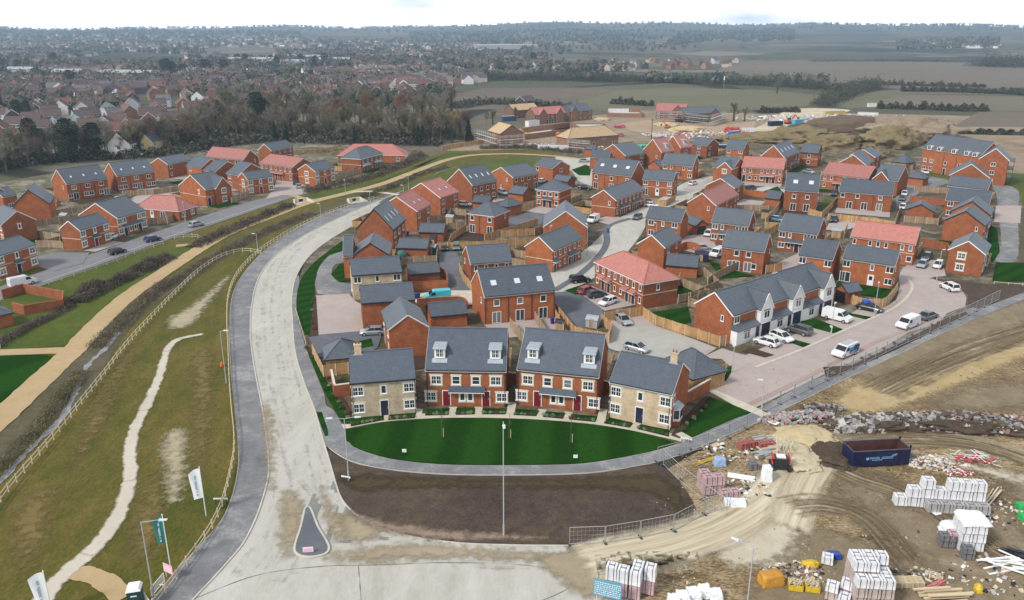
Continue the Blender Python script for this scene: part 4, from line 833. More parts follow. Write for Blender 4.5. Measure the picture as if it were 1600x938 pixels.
S('gravel_yard', [(950, 520), (985, 512), (1030, 514), (1075, 530), (1110, 545), (1060, 560), (1000, 555), (950, 545)], multi('yard_gravel', [(0, (.26, .25, .23)), (.5, (.38, .37, .33)), (1, (.5, .48, .42))], (.1, .6)), Z(4)+.05, smooth=3)
S('turf_garden', [(1015, 490), (1075, 480), (1080, 505), (1065, 508)], LAWN2, Z(3)+.05)
S('drive', [(686, 398), (715, 397), (720, 425), (730, 445), (742, 458), (705, 456), (692, 430)], TARM, Z(3)+.05, smooth=2)
S('paved_forecourt', [(640, 462), (690, 455), (742, 455), (742, 478), (690, 473), (650, 474)], BUFF, Z(4)+.05)
S('private_drive', [(545, 388), (520, 396), (503, 412), (495, 430), (496, 460), (548, 462), (552, 446), (530, 442), (518, 430), (524, 414), (540, 410)], PAVE, Z(3)+.05, smooth=2)
S('paved_bay', [(493, 463), (545, 460), (556, 472), (568, 478), (574, 514), (556, 522), (498, 526), (494, 500)], BLOCK, Z(3)+.05)
S('drive', [(482, 529), (500, 524), (572, 518), (598, 520), (590, 545), (560, 560), (500, 560)], TARM, Z(4)+.05)
S('grass_verge', [(545, 372), (512, 394), (484, 418), (469, 440), (463, 470), (466, 500), (478, 524), (491, 524), (492, 500), (492, 440), (500, 415), (515, 400), (548, 388)], LAWN2, Z(3)+.05, smooth=2)
S('grass_patch', [(517, 430), (530, 414), (545, 412), (552, 440), (530, 442)], LAWN2, Z(4)+.06)
S('planting_bed', [(490, 470), (494, 463), (498, 526), (484, 528)], SOILD, Z(4)+.06)
S('planting_bed', [(478, 540), (500, 560), (548, 640), (552, 668), (530, 655), (510, 618)], SOILD, Z(2)+.05)
S('grass_verge', [(480, 548), (492, 560), (512, 600), (540, 640), (548, 664), (536, 664), (510, 620), (497, 590)], LAWN2, Z(3)+.05)
S('grass_patch', [(560, 535), (580, 530), (584, 542), (566, 546)], LAWN2, Z(5)+.05)
S('paved_forecourt', [(783, 345), (840, 330), (860, 340), (840, 356), (790, 356)], TARM, Z(3)+.05)
S('paved_forecourt', [(812, 330), (838, 322), (875, 328), (858, 336)], BLOCK, Z(4)+.05)
S('paved_forecourt', [(925, 345), (955, 337), (975, 342), (950, 352)], BLOCK, Z(4)+.05)
S('paved_forecourt', [(1065, 372), (1110, 362), (1120, 390), (1100, 400), (1065, 392)], BLOCK, Z(4)+.05)
S('paved_forecourt', [(1065, 296), (1110, 280), (1118, 292), (1080, 300)], BLOCK, Z(4)+.05)
S('paved_forecourt', [(1160, 298), (1200, 292), (1240, 300), (1180, 306)], CONC, Z(4)+.05)
S('grass_patch', [(1190, 301), (1215, 292), (1222, 300), (1205, 304)], LAWN2, Z(5)+.05)
S('paved_forecourt', [(1295, 350), (1340, 343), (1345, 352), (1320, 362), (1290, 360)], BLOCK, Z(4)+.05)
S('tarmac_yard', [(1410, 282), (1480, 268), (1490, 285), (1440, 300), (1400, 330), (1400, 300)], PAVE, Z(3)+.05)
S('grass_patch', [(1442, 268), (1530, 278), (1500, 284), (1450, 276)], GRASSG, Z(4)+.05)
S('paved_forecourt', [(1215, 412), (1250, 395), (1255, 420), (1225, 440), (1205, 430)], BLOCK, Z(4)+.05)
S('turf_garden', [(1102, 405), (1150, 425), (1180, 432), (1130, 436)], LAWN2, Z(4)+.05)
S('turf_garden', [(1320, 340), (1390, 350), (1380, 356), (1318, 346)], GRASSG, Z(4)+.05)
S('turf_garden', [(1288, 310), (1305, 316), (1290, 332), (1278, 330)], GRASSG, Z(4)+.05)
ribbon('west_road', [(-180, 505), (-60, 478), (20, 452), (80, 430), (140, 410), (200, 388), (270, 364), (340, 341), (400, 321), (440, 308), (470, 300)], 7.5, TARML, .075)
ribbon('footpath', [(100, 411), (150, 398), (215, 375), (280, 353), (350, 330), (410, 312)], 2.0, TARML, .1)
S('west_road', [(55, 402), (95, 395), (140, 396), (130, 412), (85, 425), (60, 418)], TARML, Z(4)+.04)
S('paved_turning_head', [(428, 295), (432, 283), (470, 284), (478, 292), (472, 305), (440, 306), (415, 312)], BLOCK, Z(4)+.04)
kerb([(-60, 486), (20, 460), (80, 437), (140, 416), (200, 393), (270, 368.5), (340, 345), (400, 325), (440, 312)])
PTH = [(-80, 712), (-20, 672), (35, 622), (80, 580), (118, 545), (150, 510), (200, 464), (250, 430), (300, 397), (350, 368), (420, 340), (480, 318), (540, 303), (600, 287), (650, 268), (700, 250), (740, 243), (800, 241), (860, 244), (905, 249)]
S('green_lawn', [(-120, 560), (75, 556), (84, 566), (60, 595), (10, 640), (-120, 700)], lawn_mat('park_lawn', .5, 6), Z(2)+.03, smooth=2)
S('grass_verge', [(-200, 540), (0, 440), (150, 420), (215, 398), (300, 378), (330, 372), (250, 425), (150, 505), (100, 540), (0, 548)], GRASSG, Z(2)+.02)
S('grass_verge', [(640, 288), (700, 265), (760, 250), (860, 247), (880, 252), (830, 262), (700, 300), (590, 318)], GRASSG, Z(2)+.02)
S('grass_verge', [(490, 315), (560, 296), (640, 268), (700, 240), (740, 238), (700, 248), (640, 264), (560, 290), (480, 302)], GRASSG, Z(3)+.02)
ribbon('ditch_bank', [(-60, 740), (20, 690), (80, 640), (130, 575), (170, 520), (230, 468), (300, 425), (370, 383), (420, 360), (490, 334), (560, 312)], lambda t: 7-3*t, BRAMB, .055)
ribbon('ditch_bank', [(-100, 600), (-20, 560), (60, 520), (140, 470), (230, 415), (300, 380)], lambda t: 6-2*t, BRAMB, .06)
ribbon('sandy_path', PTH, lambda t: 4.2-1.2*t, SAND, .12, jit=.12)
ribbon('sandy_path', [(-80, 556), (0, 552), (60, 550), (92, 549), (115, 552)], 2.6, SAND, .125)
ribbon('sandy_path', [(275, 385), (310, 382), (330, 378)], 2.2, SAND, .125)
ribbon('sandy_path', [(455, 305), (478, 312), (500, 314)], 2.2, SAND, .125)
ribbon('sandy_path', [(548, 301), (580, 300), (615, 304), (640, 308)], 2.2, CHALK, .125)
ribbon('stream', [(-40, 800), (30, 720), (60, 690), (95, 655), (115, 620), (125, 595), (140, 568), (165, 545), (185, 520)], 0.8, plain('stream_concrete', (.24, .24, .25), .6, 0, .4, .8), .07, jit=.2)
ribbon('gravel_channel', [(40, 990), (75, 925), (110, 890), (150, 855), (180, 815), (197, 775), (204, 740), (203, 705), (212, 668), (232, 628), (248, 592), (256, 565), (264, 543), (282, 530), (318, 523)], lambda t: 1.9-.8*t, CHALK, .09, jit=.1)
ribbon('gravel_channel', [(105, 895), (135, 898), (165, 910), (195, 935)], 2.0, SAND, .086, jit=.1)
soft('worn_grass', [(250, 700), (268, 672), (292, 676), (292, 720), (285, 770), (262, 790), (258, 740)], multi('dry_soil_patch', [(0, (.2, .17, .09)), (.5, (.36, .31, .2)), (1, (.55, .5, .38))], (.3, 1.2), fine=.6), Z(3)+.02)
soft('worn_grass', [(262, 500), (300, 478), (350, 436), (360, 434), (330, 470), (305, 505), (272, 516)], MATS['dry_soil_patch'], Z(3)+.02)
S('traffic_island', [(476, 798), (480, 794), (486, 798), (497, 825), (509, 845), (514, 858), (509, 867), (490, 872), (472, 871), (461, 864), (462, 850), (470, 825)], TARM, .05, thick=.14, smooth=3)
kerb([(476, 798), (480, 794), (486, 798), (497, 825), (509, 845), (514, 858), (509, 867), (490, 872), (472, 871), (461, 864), (462, 850), (470, 825), (476, 798)], z=.04, w=.2, h=.17)
soft('dusty_track', [(1160, 210), (1200, 190), (1240, 170), (1330, 172), (1290, 182), (1240, 195), (1200, 215), (1175, 222)], DUST, Z(2)+.03)
soft('dusty_track', [(960, 195), (1040, 186), (1110, 196), (1180, 190), (1170, 205), (1090, 212), (1010, 210)], multi('churned_clay', [(0, (.2, .13, .08)), (.5, (.36, .26, .17)), (1, (.5, .4, .3))], (.03, .2)), Z(2)+.03)
soft('stained_earth', [(1330, 600), (1600, 480), (1700, 500), (1600, 560), (1400, 640), (1320, 640)], multi('yellow_earth', [(0, (.2, .14, .06)), (.4, (.36, .26, .12)), (.7, (.48, .38, .22)), (1, (.6, .5, .34))], (.06, .4), fine=.5, bmp=.2), Z(1)+.02)
soft('stained_earth', [(1200, 880), (1260, 830), (1340, 840), (1440, 900), (1480, 1000), (1160, 1000)], multi('dark_mud', [(0, (.09, .065, .038)), (.5, (.22, .17, .105)), (1, (.42, .36, .26))], (.15, .6), fine=.5, bmp=.2), Z(1)+.02)
soft('stained_earth', [(1350, 770), (1450, 790), (1600, 800), (1650, 950), (1500, 960), (1400, 850), (1330, 810)], MATS['dark_mud'], Z(1)+.02)
soft('concrete_patch', [(1160, 820), (1240, 815), (1235, 870), (1150, 890), (1120, 860)], multi('pale_spill', [(0, (.3, .25, .16)), (.5, (.5, .44, .33)), (1, (.62, .58, .48))], (.2, .7), fine=.5), Z(3)+.03)

JT = plain('tar_joint', (.12, .11, .095), .9, 0, .3, 1)
for l in ([(300, 938), (400, 900), (500, 886), (580, 884), (700, 880), (820, 884), (870, 895), (892, 915), (850, 938), (780, 960)], [(560, 885), (562, 910), (566, 960)], [(820, 880), (868, 872), (898, 868)]): ribbon('road_joint', l, .05, JT, .062, n=6, jit=.02)
MUD = multi('dried_mud', [(0, (.2, .15, .09)), (.5, (.33, .27, .18)), (1, (.5, .44, .33))], (.2, 1), fine=.5)
for px in ([(545, 800), (600, 832), (560, 850), (520, 830)], [(505, 870), (640, 850), (800, 862), (900, 868), (900, 880), (700, 875), (560, 880)], [(440, 770), (470, 780), (475, 830), (455, 870), (440, 850)], [(500, 760), (520, 790), (545, 830), (520, 845), (505, 800)], [(840, 870), (930, 860), (960, 900), (930, 938), (880, 915)], [(411, 640), (425, 650), (428, 740), (418, 760)]): soft('dried_mud', px, MUD, Z(5)+.02, fade=2.2, step=.5)
for px in ([(140, 640), (160, 600), (175, 640), (140, 700), (110, 740)], [(225, 760), (250, 740), (255, 820), (225, 880), (200, 850)], [(300, 560), (330, 550), (330, 680), (305, 760), (300, 650)], [(20, 800), (90, 760), (70, 850), (30, 900)], [(180, 560), (210, 540), (190, 600), (160, 650)]): soft('worn_grass', px, multi('russet_grass', [(0, (.09, .07, .018)), (.5, (.17, .125, .04)), (1, (.28, .22, .1))], (.2, 1), fine=.7), Z(3)+.015, fade=3.5, step=.7)
soft('mossy_soil', [(530, 745), (600, 745), (800, 752), (980, 745), (1040, 748), (1075, 790), (1060, 800), (1000, 770), (800, 765), (620, 765), (560, 770)], multi('mossy_soil_mat', [(0, (.03, .024, .012)), (.5, (.065, .05, .024)), (1, (.12, .09, .05))], (.2, 1), fine=.6), Z(4)+.04, fade=2, step=.6)
soft('dry_soil', [(545, 800), (600, 815), (700, 830), (860, 842), (700, 846), (600, 832), (555, 812)], multi('dry_soil_mat', [(0, (.14, .10, .07)), (.5, (.26, .19, .14)), (1, (.36, .28, .22))], (.2, 1), fine=.6), Z(4)+.04, fade=1.6, step=.5)
for px in ([(1310, 560), (1450, 500), (1600, 470), (1640, 520), (1500, 560), (1380, 600)], [(1440, 640), (1520, 600), (1640, 600), (1640, 640)], [(1290, 760), (1380, 740), (1420, 780), (1340, 800)], [(1090, 830), (1160, 815), (1150, 840), (1080, 870)], [(1380, 850), (1450, 870), (1480, 910), (1400, 900)], [(1560, 740), (1640, 750), (1640, 860), (1590, 820)]): soft('churned_earth', px, MATS['dark_mud'], Z(2)+.01, fade=5, step=.8)
for px in ([(1180, 760), (1230, 735), (1250, 760), (1200, 800)], [(1420, 705), (1600, 745), (1600, 760), (1480, 725)], [(950, 880), (1060, 870), (1080, 890), (960, 900)], [(1500, 700), (1560, 705), (1600, 720), (1540, 715)]): soft('pale_dust', px, MATS['pale_spill'], Z(4)+.03, fade=2.5, step=.5)

def flow_mat(name, stops, cov, s1=(.06, 1.6), k=.9):
    m, n, b = nt(name); A = lambda q: (lambda t: (setattr(t, 'attribute_name', q), t.outputs['Fac'])[1])(n.nodes.new('ShaderNodeAttribute'))
    cx = n.nodes.new('ShaderNodeCombineXYZ'); link(n, A('along'), cx.inputs[0]); link(n, A('across'), cx.inputs[1])
    mp = n.nodes.new('ShaderNodeMapping'); link(n, cx.outputs[0], mp.inputs[0]); mp.inputs['Scale'].default_value = (s1[0], s1[1], 1)
    f = noise(n, mp.outputs[0], 1, 6, .65, .4); link(n, ramp(n, f, stops), b.inputs['Base Color']); g = noise(n, coords(n), .5, 5, .7)
    mp2 = n.nodes.new('ShaderNodeMapping'); link(n, cx.outputs[0], mp2.inputs[0]); mp2.inputs['Scale'].default_value = (s1[0]*1.3, s1[1]*.8, 1); mp2.inputs['Location'].default_value = (7, 3, 0); h = noise(n, mp2.outputs[0], 1, 5, .7, .3)
    a1 = n.nodes.new('ShaderNodeMath'); link(n, h, a1.inputs[0]); link(n, g, a1.inputs[1]); a2 = n.nodes.new('ShaderNodeMath'); a2.operation = 'MULTIPLY_ADD'; link(n, a1.outputs[0], a2.inputs[0]); a2.inputs[1].default_value = k; a2.inputs[2].default_value = cov-k
    a3 = n.nodes.new('ShaderNodeMath'); a3.operation = 'MINIMUM'; link(n, A('edge'), a3.inputs[0]); a3.inputs[1].default_value = 1; a4 = n.nodes.new('ShaderNodeMath'); link(n, a3.outputs[0], a4.inputs[0]); link(n, a2.outputs[0], a4.inputs[1])
    link(n, ramp(n, a4.outputs[0], [(.35, (0, 0, 0)), (.95, (1, 1, 1))]), b.inputs['Alpha']); b.inputs['Roughness'].default_value = 1; b.inputs['Specular IOR Level'].default_value = .1; bump(n, b, f, .5, .06); MATS[name] = m; return m
def flow(name, pts, w, mat, z, fade=1.5, n=8, m_=12):
    P = smooth_line([gp(*p) for p in pts], n); vs, fs, al, ac, ed = [], [], [], [], []; L = 0; tot = sum((b-a).length for a, b in zip(P, P[1:]))
    for i, p in enumerate(P):
        a = P[max(i-1, 0)]; b = P[min(i+1, len(P)-1)]; t = (b-a).normalized(); ww = w(i/(len(P)-1)) if callable(w) else w
        if i: L += (p-P[i-1]).length
        for j in range(m_+1): c = (j/m_-.5)*ww; vs.append((p.x-t.y*c, p.y+t.x*c, z)); al.append(L); ac.append(c*10/ww if ww > 10 else c); ed.append(min(ww/2-abs(c), L, tot-L)/fade)
    for i in range(len(P)-1):
        for j in range(m_): q = i*(m_+1)+j; fs.append((q, q+m_+1, q+m_+2, q+1))
    me = bpy.data.meshes.new(name); me.from_pydata(vs, [], fs)
    for nm, d in (('along', al), ('across', ac), ('edge', ed)): me.attributes.new(nm, 'FLOAT', 'POINT').data.foreach_set('value', d)
    me.materials.append(mat); fixn(me); tag(put(name, me), kind='structure')
FT = flow_mat('track_dust', [(.25, (.25, .19, .12)), (.4, (.42, .345, .23)), (.52, (.53, .46, .33)), (.66, (.62, .56, .43)), (.8, (.70, .65, .53))], .3)
FM = flow_mat('track_mud', [(.3, (.07, .05, .028)), (.45, (.15, .11, .06)), (.55, (.27, .21, .13)), (.7, (.5, .43, .31))], -.25, (.05, 2.2), 1.3)
FR_ = flow_mat('road_film', [(.3, (.29, .27, .22)), (.5, (.36, .34, .295)), (.7, (.50, .48, .43))], -.70, (.03, 1.6), 1.25)
TR1 = [(900, 885), (960, 872), (1050, 852), (1130, 822), (1190, 785), (1230, 745), (1255, 705), (1275, 685)]; TR2 = [(1228, 830), (1245, 790), (1262, 750), (1285, 722), (1320, 705)]; TR3 = [(1240, 700), (1320, 694), (1420, 686), (1510, 692), (1580, 710), (1680, 745)]
flow('dusty_track', TR1, lambda t: 8-1.5*t, FT, Z(5)+.02, 2.5); flow('dusty_track', TR3, 4.5, FT, Z(5)+.02, 1.5); flow('dusty_track', TR2, 5.5, FT, Z(5)+.021, 2)
flow('muddy_track', TR3, 6, FM, Z(5)+.03, 1.5); flow('muddy_track', [(1290, 720), (1340, 745), (1400, 765), (1470, 800), (1530, 850), (1600, 900)], 9, FM, Z(5)+.031, 3); flow('muddy_track', [(1210, 800), (1280, 790), (1350, 810), (1400, 860), (1440, 900)], 8, FM, Z(5)+.032, 3)
flow('muddy_track', [(1360, 620), (1440, 580), (1540, 540), (1660, 500)], 10, FM, Z(5)+.03, 3)
flow('road_film', [(585, 327), (520, 350), (460, 385), (427, 430), (423, 500), (432, 580), (448, 660), (462, 720), (470, 770), (450, 840), (400, 920)], lambda t: 6+3*t, FR_, .075, 1.2); flow('road_film', [(465, 740), (520, 800), (600, 850), (760, 868), (900, 868), (960, 880)], 7, FR_, .0765, 1.5)
S('tarmac_yard', [(215, 306), (235, 298), (300, 295), (305, 304), (240, 316), (195, 322), (170, 326)], BLOCK, Z(5)+.04)
S('tarmac_yard', [(60, 340), (100, 330), (170, 320), (175, 328), (110, 340), (62, 352)], MATS['yard_gravel'], Z(5)+.04)
def paint(name, col, rough=.25, metal=0.0):
    if name in MATS: return MATS[name]
    m, n, b = nt(name); b.inputs['Base Color'].default_value = col+(1,); b.inputs['Roughness'].default_value = rough; b.inputs['Metallic'].default_value = metal
    b.inputs['Coat Weight'].default_value = .5; b.inputs['Coat Roughness'].default_value = .08; MATS[name] = m; return m
PC = {'white': paint('white_car_paint', (.74, .74, .74)), 'silver': paint('silver_car_paint', (.42, .44, .46), .3, .5), 'grey': paint('grey_car_paint', (.12, .13, .14), .3, .4), 'black': paint('black_car_paint', (.012, .012, .015)),
      'blue': paint('blue_car_paint', (.02, .04, .13)), 'red': paint('red_car_paint', (.35, .02, .03)), 'lblue': paint('light_blue_car_paint', (.12, .25, .33), .3, .3), 'cyan': paint('cyan_van_paint', (.05, .45, .52)), 'dark': paint('dark_blue_car_paint', (.02, .03, .05))}
TYRE = plain('tyre_rubber', (.015, .015, .015), .8); RIM = plain('alloy_rim', (.45, .45, .46), .35, .6); LAMP = plain('headlight_glass', (.7, .72, .75), .15); TAIL = plain('tail_light_red', (.35, .01, .01), .2)
_cc = {}
def loft(mb, st):
    rows = []
    for x, zl, zb, w in st:
        i = len(mb.v); mb.v += [(x, y, z) for y, z in ((-w*.9, zl), (-w, zl+.14), (-w, zb-.16), (-w*.88, zb), (w*.88, zb), (w, zb-.16), (w, zl+.14), (w*.9, zl))]; rows.append(i)
    for a, b in zip(rows, rows[1:]):
        for k in range(8): mb.f.append((a+k, a+(k+1) % 8, b+(k+1) % 8, b+k)); mb.m.append(0)
    mb.f.append(tuple(rows[0]+k for k in range(7, -1, -1))); mb.f.append(tuple(rows[-1]+k for k in range(8))); mb.m += [0, 0]
def car_meshes(kind, col):
    k = (kind, col)
    if k in _cc: return _cc[k]
    P = PC[col]; out = {}
    s = {'hatch': (1, 1), 'suv': (1.05, 1.13), 'saloon': (1.12, .97)}.get(kind, (1, 1))
    b, g = MB(), MB()
    if kind != 'van':
        st = [(-2.1, .45, .72, .7), (-1.98, .3, .9, .83), (-1.2, .24, .95, .87), (0, .22, .93, .875), (.8, .22, .92, .87), (1.5, .24, .80, .85), (1.92, .3, .68, .77), (2.08, .4, .56, .64)]
        loft(b, [(x*s[0], zl*s[1], zb*s[1], w) for x, zl, zb, w in st])
        if kind == 'saloon': b0, b1, t0, t1 = -1.75, 1.0, -1.05, .2
        elif kind == 'suv': b0, b1, t0, t1 = -2.0, 1.0, -1.75, .35
        else: b0, b1, t0, t1 = -1.95, 1.05, -1.5, .3
        z0, z1 = .9*s[1], 1.43*s[1]; bw, tw = .78, .62; b0, b1, t0, t1 = [q*s[0] for q in (b0, b1, t0, t1)]
        g.hexa([(b0, -bw, z0), (b1, -bw, z0), (b1, bw, z0), (b0, bw, z0), (t0, -tw, z1), (t1, -tw, z1), (t1, tw, z1), (t0, tw, z1)])
        b.hexa([(t0-.04, -tw-.02, z1-.03), (t1+.04, -tw-.02, z1-.03), (t1+.04, tw+.02, z1-.03), (t0-.04, tw+.02, z1-.03), (t0+.08, -tw+.1, z1+.05), (t1-.1, -tw+.1, z1+.05), (t1-.1, tw-.1, z1+.05), (t0+.08, tw-.1, z1+.05)])
        for e in (-1, 1):
            b.bar((b0, e*bw, z0), (t0, e*tw, z1), .09); b.bar((b1, e*bw, z0), (t1, e*tw, z1), .07); m0 = (b0*.45+b1*.55); mt = (t0*.45+t1*.55); b.bar((m0, e*bw, z0), (mt, e*tw, z1), .06)
        wx = (1.3*s[0], -1.28*s[0]); wy = .8; wr = .33*s[1]; hx = 2.0*s[0]; hz_ = .62*s[1]; tz = .78*s[1]
    else:
        pr = [(-2.45, .35), (2.3, .35), (2.45, .55), (2.4, .95), (1.65, 1.18), (.95, 1.85), (.7, 1.95), (-2.3, 1.97), (-2.45, 1.85)]
        for sg in (1,):
            i = len(b.v); n_ = len(pr)
            def wd(z): return .93 if z < 1.2 else .93-.14*(z-1.2)/.77
            b.v += [(x, -wd(z), z) for x, z in pr]+[(x, wd(z), z) for x, z in pr]
            b.f.append(tuple(i+q for q in range(n_))); b.f.append(tuple(i+n_+q for q in range(n_-1, -1, -1)))
            for q in range(n_): b.f.append((i+(q+1) % n_, i+q, i+n_+q, i+n_+(q+1) % n_))
            b.m += [0]*(n_+2)
        g.hexa([(1.61, -.82, 1.22), (1.63, -.82, 1.25), (1.63, .82, 1.25), (1.61, .82, 1.22), (1.0, -.75, 1.8), (1.04, -.75, 1.84), (1.04, .75, 1.84), (1.0, .75, 1.8)])
        for e in (-1, 1):
            y0, y1 = e*.88, e*.945; g.hexa([(.45, y0, 1.2), (1.5, y0, 1.2), (1.5, y1, 1.2), (.45, y1, 1.2), (.45, e*.8, 1.72), (1.02, e*.8, 1.72), (1.02, e*.872, 1.72), (.45, e*.872, 1.72)])
        wx = (1.55, -1.5); wy = .84; wr = .34; hx = 2.36; hz_ = .78; tz = 1.0
    out['body'] = b.mesh('body', P, False); fixn(out['body']); out['windows'] = g.mesh('windows', CARG); fixn(out['windows'])
    t, r = MB(), MB(); t.tube((0, -.1, 0), (0, .1, 0), wr, wr, 16); r.tube((0, -.115, 0), (0, .115, 0), wr*.62, wr*.62, 10); out['tyre'] = t.mesh('wheel', TYRE); out['rim'] = r.mesh('rim', RIM)
    h = MB(); h.box(-.1, .09, -.16, .16, -.07, .07); out['head'] = h.mesh('headlight', LAMP); h = MB(); h.box(-.06, .06, -.1, .1, -.1, .1); out['tail'] = h.mesh('tail_light', TAIL)
    gr = MB(); gr.box(-.04, .05, -.4, .4, -.1, .08); out['grille'] = gr.mesh('grille', BLACK); pl = MB(); pl.box(-.02, .02, -.26, .26, -.055, .055); out['plate'] = pl.mesh('number_plate', WHITE)
    out['dims'] = (wx, wy, wr, hx, hz_, tz); _cc[k] = out; return out
def car(kind, col, p0, p1, label, z=.07, rev=False, flip=False):
    a, c = gp(*p0), gp(*p1); d = c-a; ctr = (a+c)/2; rz = math.atan2(d.y, d.x)
    M = car_meshes(kind, col); root = thing('parked_van' if kind == 'van' else 'parked_car', label, 'van' if kind == 'van' else 'car', (ctr.x, ctr.y, z), rz, 'vehicles on the estate')
    put('body', M['body'], root); put('windows', M['windows'], root); wx, wy, wr, hx, hz_, tz = M['dims']
    for x in wx:
        for e in (-1, 1): t = put('wheel', M['tyre'], root, (x, e*wy, wr)); put('rim', M['rim'], t)
    for e in (-1, 1): put('headlight', M['head'], root, (hx-.12, e*.6, hz_)); put('tail_light', M['tail'], root, (-hx, e*.68, tz))
    put('grille', M['grille'], root, (hx-.0, 0, hz_-.12)); put('number_plate', M['plate'], root, (-hx-.08, 0, tz-.25)); return root
V = car
V('hatch', 'white', (1216, 545), (1178, 534), 'white hatchback on the drive of the first white-gabled house', )
V('hatch', 'white', (1206, 526), (1236, 538), 'second white hatchback, parked tightly beside the dark SUV')
V('suv', 'grey', (1266, 527), (1230, 516), 'dark grey SUV on the drive of the middle white-gabled house')
V('van', 'white', (1288, 496), (1327, 506), 'white panel van on the drive of the far white-gabled house')
lv = V('van', 'white', (1336, 549), (1303, 563), 'white van with dark blue side artwork and roof ladders beside the fence')
V('saloon', 'black', (1340, 482), (1377, 490), 'black car with a bright blue bag on its roof outside the brick garage')
V('van', 'white', (1433, 506), (1402, 518), 'white panel van facing the camera at the edge of the paved court')
V('saloon', 'grey', (1438, 503), (1461, 494), 'dark grey saloon parked beside the white van on the paved court')
V('suv', 'white', (1492, 458), (1473, 449), 'white SUV parked alone by the soil bank at the cul-de-sac')
V('hatch', 'silver', (1446, 412), (1435, 423), 'silver hatchback left of the white car in front of the cul-de-sac house')
V('hatch', 'black', (1452, 401), (1443, 410), 'black hatchback tucked behind the silver one near the brick garden wall')
V('hatch', 'white', (1472, 412), (1459, 425), 'white hatchback nearest the cul-de-sac house wall')
V('saloon', 'silver', (962, 497), (985, 513), 'silver saloon parked against the timber fence in the gravel yard')
V('suv', 'black', (893, 443), (919, 440), 'black SUV on the pale street beside the hipped red terrace')
V('hatch', 'red', (906, 462), (928, 455), 'red hatchback in front of the hipped red terrace')
V('hatch', 'dark', (920, 467), (945, 463), 'dark blue hatchback between the red car and the small white van')
V('hatch', 'white', (963, 472), (936, 481), 'small white car-derived van in front of the hipped red terrace')
V('hatch', 'silver', (594, 523), (570, 524), 'pale blue hatchback on the tarmac drive behind the front row')
V('van', 'cyan', (700, 468), (668, 470), 'bright cyan van in the court behind the low brick wall')
V('hatch', 'black', (696, 385), (695, 396), 'black hatchback at the top of the dark tarmac drive')
V('hatch', 'lblue', (713, 384), (713, 396), 'blue hatchback at the top of the dark tarmac drive')
V('hatch', 'silver', (984, 546), (1006, 552), 'silver car mostly hidden behind the right cream house')
V('van', 'white', (932, 345), (924, 358) if False else (922, 350), 'white van beside the end wall of the canopied terrace')
V('hatch', 'grey', (1003, 339), (988, 347), 'dark green hatchback on the kerb of the pale street')
V('hatch', 'white', (1008, 323), (1028, 325), 'white hatchback in front of the house with the short timber fence')
V('hatch', 'white', (1075, 292), (1090, 287), 'white hatchback at the bend beside the grey-roofed pair')
V('hatch', 'silver', (1101, 297), (1116, 291), 'silver hatchback across the bend from the white one')
V('suv', 'black', (1166, 299), (1181, 296), 'black car outside the red-tiled north terrace')
V('saloon', 'silver', (1252, 269), (1275, 273), 'long silver car behind the two-rooflight pair')
V('suv', 'dark', (1303, 302), (1302, 310), 'dark car beside the long three-window terrace')
V('suv', 'black', (1303, 342), (1301, 352), 'black SUV on the paving below the timber fence')
V('hatch', 'lblue', (1207, 345), (1223, 348), 'light blue hatchback in the garden court beside the lean-to porch pair')
V('hatch', 'white', (1414, 301), (1411, 311), 'white car at the end of the three-window terrace')
V('hatch', 'grey', (1411, 309), (1407, 318), 'grey car in front of the white car at the terrace end')
V('hatch', 'white', (1413, 322), (1406, 332), 'white car nearest the hip-roofed garage wall')
V('hatch', 'white', (1438, 268), (1452, 275), 'white car by the entrance of the apartment block')
V('hatch', 'white', (1110, 364), (1102, 374), 'white car beside the lean-to porch pair')
V('hatch', 'silver', (1089, 392), (1105, 391), 'silver car partly hidden by the curved brick wall')
V('van', 'white', (1128, 398), (1114, 404), 'white van at the side of the french-window pair')
V('saloon', 'silver', (906, 254), (920, 254), 'silver saloon alone on the pale road by the sandy path')
V('hatch', 'white', (843, 287), (852, 284), 'white car between two terraces by the sandy path')
V('suv', 'white', (782, 303), (790, 306), 'white SUV parked end-on beside the large four-rooflight terrace')
V('hatch', 'white', (719, 322), (733, 323), 'white car behind garden fences on the west side of the estate')
V('suv', 'black', (906, 296), (922, 297), 'black covered car left of the canopied terrace')
V('hatch', 'black', (173, 400), (195, 394), 'black car driving on the west road')
V('hatch', 'blue', (229, 380), (250, 375), 'blue hatchback on the west road, middle of the three')
V('hatch', 'silver', (297, 357), (317, 352), 'silver hatchback on the west road, farthest up')
V('van', 'white', (20, 450), (52, 443), 'white panel van beside the walled garden on the west road')
V('hatch', 'silver', (468, 298), (467, 290), 'silver car at the block-paved turning head')
V('hatch', 'dark', (462, 292), (463, 285), 'blue car behind the silver one at the turning head')
V('hatch', 'white', (171, 376), (182, 371), 'white car in the gap between two west road houses')
V('hatch', 'white', (247, 303), (262, 301), 'white car in the west estate parking court')
V('suv', 'black', (262, 301), (277, 299), 'black SUV in the west estate parking court')
V('hatch', 'white', (231, 304), (246, 303), 'second white car in the west estate parking court')
V('hatch', 'white', (182, 316), (197, 314), 'white car behind the gardens of the three-rooflight terraces')
k = MB()
for i, (x0, x1, z0, z1) in enumerate([(-2.2, .3, .55, 1.1), (-2.3, -.9, 1.1, 1.75)]):
    for e in (-1, 1): k.box(x0, x1, e*.94-.012, e*.94+.012, z0, z1)
k.build('side_artwork', plain('van_artwork_blue', (.02, .03, .14), .3), lv)
k = MB()
for x0, x1 in ((-.8, .35),):
    for e in (-1, 1): k.box(x0, x1, e*.91-.04, e*.91+.035, 1.1, 1.6)
k.build('side_artwork', plain('van_artwork_cyan', (.05, .3, .6), .3), lv)
